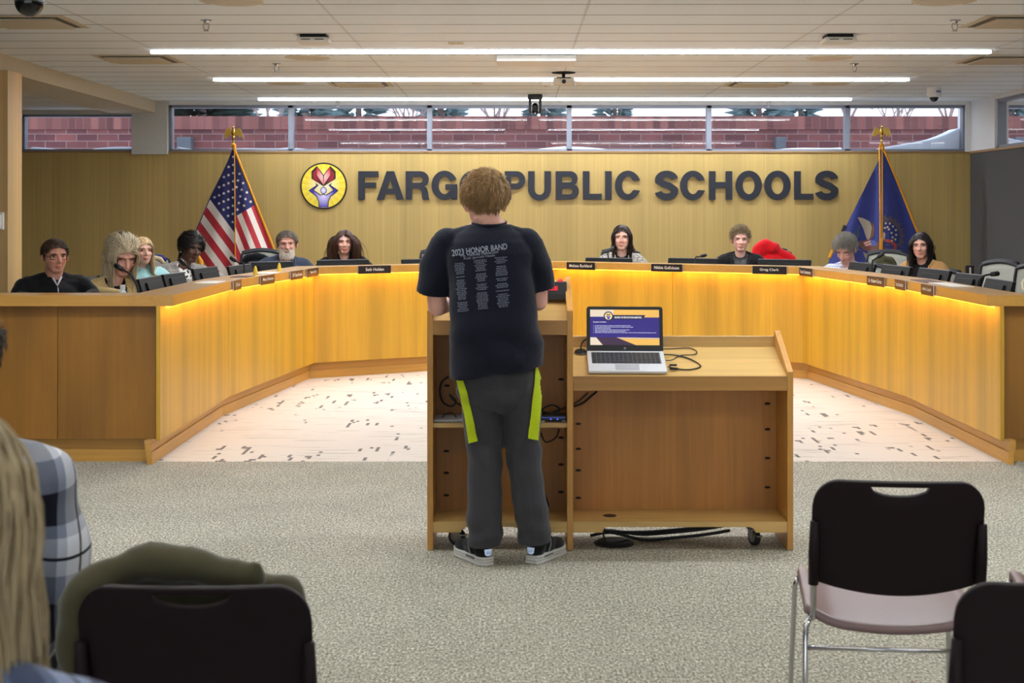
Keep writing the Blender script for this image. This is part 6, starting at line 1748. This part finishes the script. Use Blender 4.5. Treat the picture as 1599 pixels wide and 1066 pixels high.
# 7 tweed jacket
t, Hm, s, S = person('woman with straight dark hair and a black and white tweed jacket', 971, 371.5, 13.75, 41.5, rz=rad(-2), yaw=rad(-7), pitch=rad(0), lean=.06, chair='grey mesh chair behind the woman in the tweed jacket', skin=(232, 186, 168), sw=.17, g=.98, brow=(60, 40, 32), lips=(.95, .6, .58),
  top=dict(kind='jacket', mat=cloth_mat('tweed', (206, 200, 190), 'tweed', (40, 38, 40)), inner=cloth_mat('black_top', (20, 20, 22)), name='jacket', v=(.2, .06)))
hairdo(t, Hm, s, (44, 29, 25), n=560, length=.34, r=.0042, grav=.42, K=9, line=(.070, -.0, -.07), comb=(0, .4, .1), spread=.4, cols=CS(S, .17), vol=.10, seed=71, part=.01, face_lim=.060, jit=.06)
# 8 short hair
t, Hm, s, S = person('woman with short greying hair, clear glasses and a black V-neck jacket', 1156, 374, 13.05, 40.5, rz=rad(-8), yaw=rad(-4), pitch=rad(2), lean=.06, chair='office chair under the short-haired woman', skin=(234, 186, 170), sw=.17, g=1.0, glasses=('round', (190, 180, 170), .0013), brow=(130, 104, 80), lips=(.95, .58, .56),
  top=dict(kind='jacket', mat=cloth_mat('black_jacket', (18, 18, 21)), inner=skin_mat('skin', (222, 168, 148)), inname='chest', name='jacket', v=(.2, .07)))
hairdo(t, Hm, s, (128, 110, 82), n=640, length=.055, r=.0036, grav=.03, K=4, line=(.066, -.0, -.06), comb=(.1, .15, .7), spread=.9, seed=81, var=.55, jit=.22, lift=.22, hug=.3, vol=.10)
# 9 man in checked shirt
t, Hm, s, S = person('grey-haired man in a white checked shirt bending over the desk', 1320, 389, 12.5, 45, rz=rad(-38), yaw=rad(-34), pitch=rad(30), lean=.26, chair='office chair under the man in the checked shirt', skin=(228, 178, 160), sw=.19, g=1.08, fem=False, glasses=('rect', (50, 44, 46), .0014), brow=(96, 84, 74), stubble=.55, lid=True,
  top=dict(kind='shirt', mat=cloth_mat('checked_cotton', (226, 226, 236), 'grid', (150, 158, 196)), collar=cloth_mat('checked_collar', (226, 226, 236), 'grid', (150, 158, 196)), name='shirt'), drop=.19)
hairdo(t, Hm, s, (146, 142, 132), n=640, length=.062, r=.0036, grav=.08, K=5, line=(.072, .0, -.06), comb=(-.1, .1, .5), spread=.7, seed=91, var=.3, jit=.2, lift=.3, vol=.12)
# 10 dark-haired woman
t, Hm, s, S = person('dark-haired woman in a tan cardigan over a black top at the right wing', 1438, 384, 11.5, 43.5, rz=rad(-50), yaw=rad(-24), pitch=rad(0), roll=rad(-2), lean=.08, chair='office chair under the dark-haired woman at the right wing', skin=(228, 178, 160), sw=.17, g=1.0, brow=(44, 28, 24), lips=(.95, .6, .58),
  top=dict(kind='jacket', mat=cloth_mat('camel_knit', (178, 136, 84)), inner=cloth_mat('black_top', (22, 20, 22)), name='cardigan', v=(.3, .085)))
hairdo(t, Hm, s, (30, 21, 19), n=640, length=.40, r=.0046, grav=.40, K=10, line=(.068, .0, -.07), comb=(0, .5, .1), spread=.5, cols=CS(S, .17), vol=.12, seed=101, part=-.01, face_lim=.058, jit=.07)

# audience at the left
t, Hm, s, S = person('person in a black and white plaid flannel shirt seated in the public row', 0, 0, 2.5, 0, rz=PI+.05, yaw=PI-.15, lean=.04, skin=(206, 156, 134), sw=.172, g=1.1, hpos=(-1.048, 2.62, 1.12), hscale=.98, fem=False,
  top=dict(kind='shirt', mat=cloth_mat('flannel', (255, 255, 255), 'flannel', sc=1.4), collar=cloth_mat('flannel_collar', (50, 52, 66)), name='flannel_shirt'), faces=True, group='people in the public rows', hz=.62, lap=True)
hairdo(t, Hm, s, (50, 36, 28), n=700, length=.05, r=.0032, grav=.12, K=5, line=(.066, .0, -.07), comb=(0, .3, .3), spread=.6, seed=111, jit=.2)
t, Hm, s, S = person('woman with long blonde hair in a pale blue plaid shirt, nearest the camera', 0, 0, 1.25, 0, rz=PI+.05, yaw=PI-.1, lean=.03, skin=(220, 170, 146), sw=.175, g=1.0, hpos=(-.548, 1.27, 1.13), hscale=.98,
  top=dict(kind='shirt', mat=cloth_mat('blue_flannel', (214, 226, 255), 'flannel', sc=.9), collar=cloth_mat('blue_collar', (120, 132, 176)), name='plaid_shirt'), faces=True, group='people in the public rows', hz=.62, lap=True)
hairdo(t, Hm, s, (190, 170, 134), n=1300, length=.36, r=.0038, hug=.2, grav=.34, K=10, line=(.066, .0, -.075), comb=(0, .3, .2), spread=.8, cols=CS(S, .185), seed=121, wave=.08, jit=.14, var=.3)

# coats and chairs behind the desk
M_RED = cloth_mat('red_puffer', (214, 20, 30)); 
dup(oc0, (at(1210, 400, 13.75).x, 13.8, 0), rad(-6), 'office chair carrying the red coat')
rc = MB(); Yr = 13.9
rc.chain([at(1181, 402, Yr), at(1186, 390, Yr), at(1197, 383.5, Yr), at(1207, 386, Yr), at(1214, 393, Yr), at(1225, 397, Yr), at(1236, 404, Yr)], [.055, .065, .07, .066, .05, .05, .04])
rc.chain([at(1184, 412, Yr), at(1205, 410, Yr), at(1234, 413, Yr)], [.075, .085, .06]); rc.chain([at(1184, 440, Yr), at(1205, 442, Yr), at(1230, 440, Yr)], [.07, .08, .06])
o = voxel(rc, 'coat', M_RED, None, .009, 5, .5, crumple(.006, 30)); tag(o, 'bright red puffy coat hung on an office chair', 'coat')
dup(oc0, (at(396, 400, 13.1).x, 13.5, 0), rad(10), 'office chair under the black coat left of the bearded man')
bc = MB(); Yr = 13.5
bc.chain([at(377, 412, Yr), at(384, 403.5, Yr), at(397, 400.5, Yr), at(411, 401, Yr), at(418, 406, Yr)], [.03, .035, .038, .038, .03]); bc.chain([at(378, 425, Yr), at(398, 416, Yr), at(416, 420, Yr)], [.05, .07, .05]); bc.chain([at(380, 450, Yr), at(398, 450, Yr), at(414, 450, Yr)], [.05, .06, .05])
o = voxel(bc, 'coat', cloth_mat('black_wool', (20, 21, 26)), None, .009, 5, .5, crumple(.005, 32)); tag(o, 'black coat hung on the chair left of the bearded man', 'coat')
dup(oc0, (at(248, 400, 11.8).x, 11.9, 0), rad(40), 'office chair between the teal and plaid women, with a cream fleece over it')
fc = MB(); Yr = 11.98
fc.chain([at(236, 407, Yr), at(243, 403, Yr), at(250, 404.5, Yr), at(254, 409, Yr)], [.018, .022, .022, .018])
o = voxel(fc, 'fleece', cloth_mat('cream_fleece', (214, 196, 160)), None, .006, 3); tag(o, 'cream fleece over the chair beside the blonde woman', 'coat')
fc = MB(); fc.chain([at(240, 402, Yr+.06), at(250, 400.5, Yr+.06), at(258, 406, Yr+.06)], [.014, .018, .014])
o = voxel(fc, 'coat', cloth_mat('royal_blue', (36, 32, 120)), None, .006, 3); tag(o, 'royal blue garment behind the cream fleece', 'coat')
dup(oc0, (at(668, 400, 13.7).x+.12, 13.7, 0), rad(4), 'office chair mostly hidden behind the standing boy')
dup(oc0, (at(1383, 400, 13.0).x, 13.1, 0), rad(-25), 'office chair with the olive jacket right of the checked shirt man')
gc = MB(); Yr = 13.1
gc.chain([at(1364, 414, Yr), at(1370, 407, Yr), at(1380, 404, Yr), at(1390, 406, Yr), at(1396, 414, Yr)], [.03, .035, .04, .035, .03]); gc.chain([at(1366, 425, Yr), at(1380, 418, Yr), at(1394, 424, Yr)], [.05, .06, .05])
o = voxel(gc, 'coat', cloth_mat('olive_jacket', (84, 82, 58)), None, .009, 5, .5, crumple(.004, 30)); tag(o, 'olive jacket over the chair under the blue flag', 'coat')
# ------------------------------------------------------------------ the boy at the lectern (seen from behind, facing the desk)
YBY = 5.60
boy = thing('person', 'boy in a navy honor band T-shirt standing at the lectern', 'person', (at(773, 870, YBY).x, YBY, 0))
O = Vector(boy.location)
def B(px, py, dy=0.): return at(px, py, YBY+dy)-O
Hc = at(757, 313, YBY-.0); Hc.z = 1.432
Hb = Matrix.Translation(Hc-O) @ Matrix.Rotation(PI+.20, 4, 'Z') @ Matrix.Rotation(rad(8), 4, 'X')
hs_ = .99
sk = MB()
nbv = B(764, 352, .0)
head_prims(sk, Hb, hs_, nbv, True)
# torso, arms and legs under the clothes
sk.ell(B(768, 400), (.14, .095, .12)); sk.ell(B(772, 470), (.135, .10, .16)); sk.ell(B(776, 560), (.145, .11, .12))
sk.cap(B(706, 380), B(820, 380), .036, None, 12)
for x in (-1, 1): sk.cap(nbv+Vector((x*.025, 0, .015)), B(764+x*48, 374), .026, .03, 10)
armL = [B(692, 378), B(680, 430, .02), B(683, 478, .05)]; armR = [B(828, 378), B(839, 428, .03), B(840, 470, .05)]
sk.chain(armL, [.036, .042, .040]); sk.chain(armR, [.036, .042, .040])
foreL = [armL[-1], B(694, 476, .16), B(712, 470, .27)]; foreR = [armR[-1], B(834, 468, .16), B(822, 462, .27)]
sk.chain(foreL, [.040, .036, .026]); sk.chain(foreR, [.040, .036, .026])
hand_prims(sk, foreL[-1], (.35, 1, .12), -1, s=.92); hand_prims(sk, foreR[-1], (-.35, 1, .12), 1, s=.92)
legs_ = {-1: [B(748, 600, .0), B(757, 700, .01), B(757, 800, .0), B(757, 836, .0)], 1: [B(806, 600, .0), B(815, 700, .01), B(826, 800, .0), B(833, 834, .02)]}
for x in (-1, 1): sk.chain(legs_[x], [.07, .055, .038, .030])
boy_body = voxel(sk, 'body', skin_mat('skin', (226, 172, 154)), boy, .0055, 3, .45, head_post(Hb, hs_))
face_parts(boy_body, boy, Hb, hs_, brow=(150, 110, 70), iris=(80, 90, 100))
# hair: short sandy blond, brushed forward with loose tips
hm = dict(line=(.066, -.004, -.072), seed=201, var=.42)
hairdo(boy, Hb, hs_, (164, 130, 88), n=3600, length=.056, r=.0016, grav=.10, K=6, comb=(.12, -.25, -.15), spread=.3, jit=.20, lift=.34, lenf=lambda p, l: l*(.42 if p.z < .01 else (.62 if p.z < .04 else 1.)), **hm)
hairdo(boy, Hb, hs_, (186, 152, 106), n=520, length=.050, r=.0017, grav=.02, K=5, line=(.05, .06, .06), comb=(.15, -.1, .3), spread=.4, seed=202, name='hair_tips', shell=False, jit=.4, lift=.6)
# T-shirt
def loft(mb, rings, seg=40):
    rows = []
    for (c, rx, ry, e) in rings:
        row = []
        for k in range(seg):
            t = 2*PI*k/seg; ct_, st_ = math.cos(t), math.sin(t)
            row.append(mb.bm.verts.new(Vector(c)+Vector((rx*math.copysign(abs(ct_)**(2/e), ct_), ry*math.copysign(abs(st_)**(2/e), st_), 0))))
        rows.append(row)
    for i in range(len(rows)-1):
        for k in range(seg): mb.bm.faces.new((rows[i][k], rows[i][(k+1)%seg], rows[i+1][(k+1)%seg], rows[i+1][k]))
    mb.bm.faces.new(rows[0][::-1]); mb.bm.faces.new(rows[-1])
ts = MB()
def ring(y, xl, xr, ry, e=2.5, dy=0.): 
    c = B((xl+xr)/2, y, dy); return (c, (xr-xl)/2/F*YBY, ry, e)
loft(ts, [ring(580, 702, 850, .140), ring(560, 701, 851, .142), ring(530, 701, 846, .140), ring(500, 702, 840, .136), ring(460, 702, 836, .130), ring(420, 699, 833, .122), ring(395, 694, 834, .116, 2.6), ring(378, 697, 831, .102, 2.4), ring(366, 706, 822, .084, 2.2), ring(357, 722, 806, .068, 2.1), ring(350, 732, 798, .058, 2)])
for x in (-1, 1): ts.cap(B(764+x*24, 366), B(764+x*60, 378), .045, .050, 12)
for arm, dx in ((armL, -1), (armR, 1)):
    s0 = arm[0]+Vector((-dx*.012, 0, -.004)); e0 = (B(676, 457, .045) if dx < 0 else B(839, 450, .045))
    ts.ell(s0+Vector((-dx*.006, 0, .0)), (.064, .063, .062), None, 18, 12)
    m0 = s0.lerp(e0, .5)+Vector((dx*.010, 0, .004))
    ts.tube([s0, m0, e0], [.062, .070, .070], 20)
def tshirt_post(me):
    a = vco(me); nn = np.empty(len(me.vertices)*3); me.vertices.foreach_get('normal', nn); nn = nn.reshape(-1, 3)
    x, y, z = a[:, 0], a[:, 1], a[:, 2]
    w_ = .0040*np.sin((z*.9-x*.45)*46+1.6*np.sin(x*13))*np.exp(-((z-.93)/.09)**2)
    w_ += .0045*np.sin((z*.8+x*.7)*38+1.2)*np.exp(-((z-.86)/.10)**2)
    w_ += .004*np.sin(x*34+np.sin(z*14)*1.5)*np.exp(-((z-.80)/.09)**2)
    w_ += .0035*np.sin((np.abs(x)*.9+z*.7)*52)*np.exp(-((z-1.16)/.10)**2)*np.clip((np.abs(x)-.07)/.08, 0, 1)
    a = a+nn*w_[:, None]
    # hem rises towards the right
    k = np.clip((.90-a[:, 2])/.14, 0, 1); a[:, 2] += k*(.028*(a[:, 0]/.19)-.002)
    setco(me, a)
M_TEE = cloth_mat('navy_cotton', (15, 18, 33))
tee = voxel(ts, 't_shirt', M_TEE, boy, .0055, 3, .5, tshirt_post)
MB().tube([nbv+Vector((.0655*math.cos(a), .060*math.sin(a)+.0, .006-.012*math.sin(a)*-1+.004)) for a in [2*PI*k/28 for k in range(29)]], .0075, 8).build('neck_rib', M_TEE, boy, smooth=True)
# print on the back, laid onto the shirt
tbv = BVHTree.FromObject(tee, bpy.context.evaluated_depsgraph_get())
eye = Vector((0, 0, H))-O
def onto(px, py, bvh, lift):
    d = (at(px, py, YBY)-O-eye).normalized(); h = bvh.ray_cast(eye, d)
    return (h[0]+h[1]*lift if h[1].dot(d) < 0 else h[0]-h[1]*lift) if h[0] is not None else None
M_INK = plain('shirt_ink', (150, 156, 172), .8)
def quad_text(txt, TL, TR, BL, BR, bold=.0, name='print_text'):
    me = fitted_text(txt, 0, 1, 0, 1, bold, res=3)
    bm = bmesh.new(); bm.from_mesh(me)
    bmesh.ops.subdivide_edges(bm, edges=[e for e in bm.edges if e.calc_length() > .08], cuts=1)
    for v in bm.verts:
        u, w_ = v.co.x, v.co.y
        px = (1-u)*(BL[0]*(1-w_)+TL[0]*w_)+u*(BR[0]*(1-w_)+TR[0]*w_); py = (1-u)*(BL[1]*(1-w_)+TL[1]*w_)+u*(BR[1]*(1-w_)+TR[1]*w_)
        q = onto(px, py, tbv, .0032)
        if q is not None: v.co = q
    bm.to_mesh(me); bm.free()
    mkobj(name, me, M_INK, boy)
def words_line(parts):
    for a in parts: quad_text(*a)
quad_text('2023 HONOR BAND', (706, 390.5), (791.5, 380), (707, 400), (792, 389.5), .010)
quad_text('Ms. Melinda Halverson', (719.5, 397), (777.5, 391), (720, 401.5), (777.8, 395.3))
quad_text('Prof. Jerrold Heide', (724.5, 402), (773, 396.6), (725, 406.5), (773, 401))
M_INK2 = plain('shirt_ink_small', (104, 110, 128), .8)
pm = MB(); rnd = random.Random(9)
for (xa0, xb0, ya, xa1, xb1, yb, gaps) in ((709, 727, 411, 715, 733, 488, (7, 9, 22)), (739, 761, 406, 745, 764, 484, (7, 13, 18)), (771, 793, 402, 775, 797, 481, (4, 11, 14, 18, 20))):
    n = 29
    for i in range(n):
        if i in gaps: continue
        t_ = i/n; xa = xa0+(xa1-xa0)*t_; xb = xb0+(xb1-xb0)*t_; y = ya+(yb-ya)*t_
        c_ = (xa+xb)/2; hwid = (xb-xa)/2*rnd.uniform(.6, .95); x = c_-hwid
        while x < c_+hwid:
            l = rnd.uniform(1.6, 4.5); x2 = min(x+l, c_+hwid); sl = -.10
            q = [onto(a, b2+(a-c_)*sl, tbv, .003) for a, b2 in ((x, y+.72), (x2, y+.72), (x2, y-.72), (x, y-.72))]
            if all(v is not None for v in q): pm.poly(q)
            x = x2+.8
pm.build('print_names', M_INK2, boy)
# track pants
pt = MB()
pt.ell(B(777, 588), (.172, .128, .11)); pt.ell(B(777, 610), (.165, .122, .09))
for x in (-1, 1):
    lc = [(B(747, 610), .080), (B(752, 650), .078), (B(757, 690, .005), .073), (B(757, 740, .0), .069), (B(757, 790), .070), (B(757, 822), .073), (B(757, 838), .0735)] if x < 0 else [(B(812, 610), .082), (B(815, 650), .078), (B(816, 690, .005), .074), (B(821, 740, .0), .068), (B(828, 790), .068), (B(833, 818, .01), .070), (B(834, 834, .01), .0705)]
    pt.chain([c for c, r in lc[:-1]], [r for c, r in lc[:-1]], 18)
    pt.tube([lc[-2][0], lc[-1][0]+Vector((0, 0, -.034))], [lc[-2][1]*.99, lc[-1][1]*.90], 20)
def pants_post(me):
    a = vco(me); nn = np.empty(len(me.vertices)*3); me.vertices.foreach_get('normal', nn); nn = nn.reshape(-1, 3)
    x, y, z = a[:, 0], a[:, 1], a[:, 2]
    w_ = .0050*np.sin(z*62+x*30*np.sign(x+.0))*np.exp(-((z-.13)/.07)**2)
    w_ += .0045*np.sin(z*40-np.abs(x)*55+.6)*np.exp(-((z-.47)/.09)**2)
    w_ += .004*np.sin(z*30+np.abs(x)*40)*np.exp(-((z-.66)/.08)**2)+.0015*np.sin(z*50+x*18)
    setco(me, a+nn*w_[:, None])
M_PANT = cloth_mat('charcoal_jersey', (58, 58, 63))
pants = voxel(pt, 'track_pants', M_PANT, boy, .0058, 3, .5, pants_post)
pbv = BVHTree.FromObject(pants, bpy.context.evaluated_depsgraph_get())
M_NEON = cloth_mat('neon_panel', (186, 206, 24))
def panel(left, right, n=34, m=9):
    mb = MB(); rows = []
    def ev(pl, t_):
        k = t_*(len(pl)-1); i = min(int(k), len(pl)-2); u = k-i
        return pl[i][0]*(1-u)+pl[i+1][0]*u, pl[i][1]*(1-u)+pl[i+1][1]*u
    for i in range(n+1):
        a = ev(left, i/n); b2 = ev(right, i/n); row = []
        for j in range(m+1):
            u = j/m; px, py = a[0]*(1-u)+b2[0]*u, a[1]*(1-u)+b2[1]*u
            q = onto(px, py, pbv, .005); row.append(mb.bm.verts.new(q) if q is not None else None)
        rows.append(row)
    for i in range(n):
        for j in range(m):
            q = [rows[i][j], rows[i][j+1], rows[i+1][j+1], rows[i+1][j]]
            if all(v is not None for v in q) and max((q[0].co-q[2].co).length, (q[1].co-q[3].co).length) < .06: mb.bm.faces.new(q)
    mb.build('side_panel', M_NEON, boy, smooth=True)
panel([(710, 576), (718, 610), (727, 650), (733, 692)], [(719, 576), (730, 610), (739, 650), (746.5, 688)])
panel([(836, 560), (833, 600), (829, 640), (824, 684)], [(847, 560), (845.5, 600), (843, 640), (839, 687)])
# trainers
for x in (-1, 1):
    q = legs_[x][-1]; MB().tube([(q.x, q.y-.0, .07), (q.x, q.y-.0, .15)], [.045, .049], 18).build('sock', M_BLACKM, boy, smooth=True)
M_SOLE = plain('sole_white', (206, 204, 200), .6, var=.05); M_SHOE = cloth_mat('black_mesh', (18, 18, 20)); M_TAB = plain('glowing_tab', (206, 222, 255), .25, emit=(200, 220, 255), estr=.25)  # heel tab's reflected light put in as a faint glow
def shoe(x0, y0, a):
    c = bpy.data.objects.new('shoe', None); COL.objects.link(c); c.parent = boy
    c.location = Vector((x0, y0, 0))-O; c.rotation_euler = (0, 0, a)   # heel at origin, toe along +y
    out = [(.0, -.003), (.026, .0), (.036, .02), (.038, .06), (.040, .12), (.046, .17), (.043, .215), (.028, .245), (.0, .255), (-.026, .245), (-.040, .21), (-.043, .17), (-.037, .12), (-.036, .06), (-.035, .02), (-.026, .0)]
    so = MB(); so.prism([(x*1.03, y*1.01) for x, y in out], .0, .012); so.prism(out, .012, .024); so.prism([(x*1.02, y) for x, y in out], .024, .034)
    so.build('sole', M_SOLE, c, bevel=.004)
    up = MB()
    up.ell((0, .04, .055), (.034, .042, .046)); up.ell((0, .115, .052), (.036, .07, .040)); up.ell((0, .185, .042), (.040, .064, .028)); up.tube([(0, .045, .05), (0, .04, .105)], [.036, .040], 16)
    voxel(up, 'upper', M_SHOE, c, .005, 3)
    tb = MB(); tb.prism([(-.016, .066), (.016, .066), (.013, .045), (.006, .040), (-.006, .040), (-.013, .045)], 0, .003, Matrix.Translation((0, -.003, 0)) @ Matrix.Rotation(-.06, 4, 'X') @ UP)
    tb.build('heel_tab', M_TAB, c)
    lg = MB()
    lg.tube([(-.005, -.0068, .058), (-.009, -.0068, .054), (-.006, -.0068, .048), (.0, -.0068, .052), (.004, -.0068, .058), (.009, -.0068, .053), (.004, -.0068, .048)], .0010, 5)
    lg.build('tab_mark', plain('tab_blue', (60, 90, 150), .5), c)
    st = MB()
    for s in (-1, 1): st.tube([(s*.040, .075, .04), (s*.041, .09, .065), (s*.034, .10, .088)], .0035, 6)
    st.build('side_stripe', plain('grey_stripe', (110, 112, 116), .4), c)
    pat = MB()
    for s in (-1, 1):
        for k in range(6): pat.box((s*.0385-.002, .045+k*.012, .022), (s*.0385+.002, .051+k*.012, .030))
    pat.build('sole_pattern', plain('sole_grey', (120, 116, 112), .6), c)
hx = at(762, 883, 5.56); shoe(hx.x, 5.555, rad(30))
hx = at(829, 877, 5.60); shoe(hx.x, 5.585, rad(-30))

# ------------------------------------------------------------------ added fill lights over the seating, without fixtures, outside the view
for (x, y, e, sx, sy) in SEATING_FILLS:
    la = bpy.data.lights.new('seating_fill', 'AREA'); la.shape = 'RECTANGLE'; la.size = sx; la.size_y = sy; la.energy = e; la.color = (1., .93, .84)
    lo = bpy.data.objects.new('seating_fill', la); COL.objects.link(lo); lo.location = (x, y, ZC-.03)
for (x, y, e) in CEILING_FILLS:  # added fill aimed upwards to brighten the ceiling
    la = bpy.data.lights.new('ceiling_fill', 'AREA'); la.shape = 'RECTANGLE'; la.size = 2.4; la.size_y = .12; la.energy = e; la.color = (1., .97, .91)
    lo = bpy.data.objects.new('ceiling_fill', la); COL.objects.link(lo); lo.location = (x, y, 2.32); lo.rotation_euler = (PI+rad(14), 0, 0)
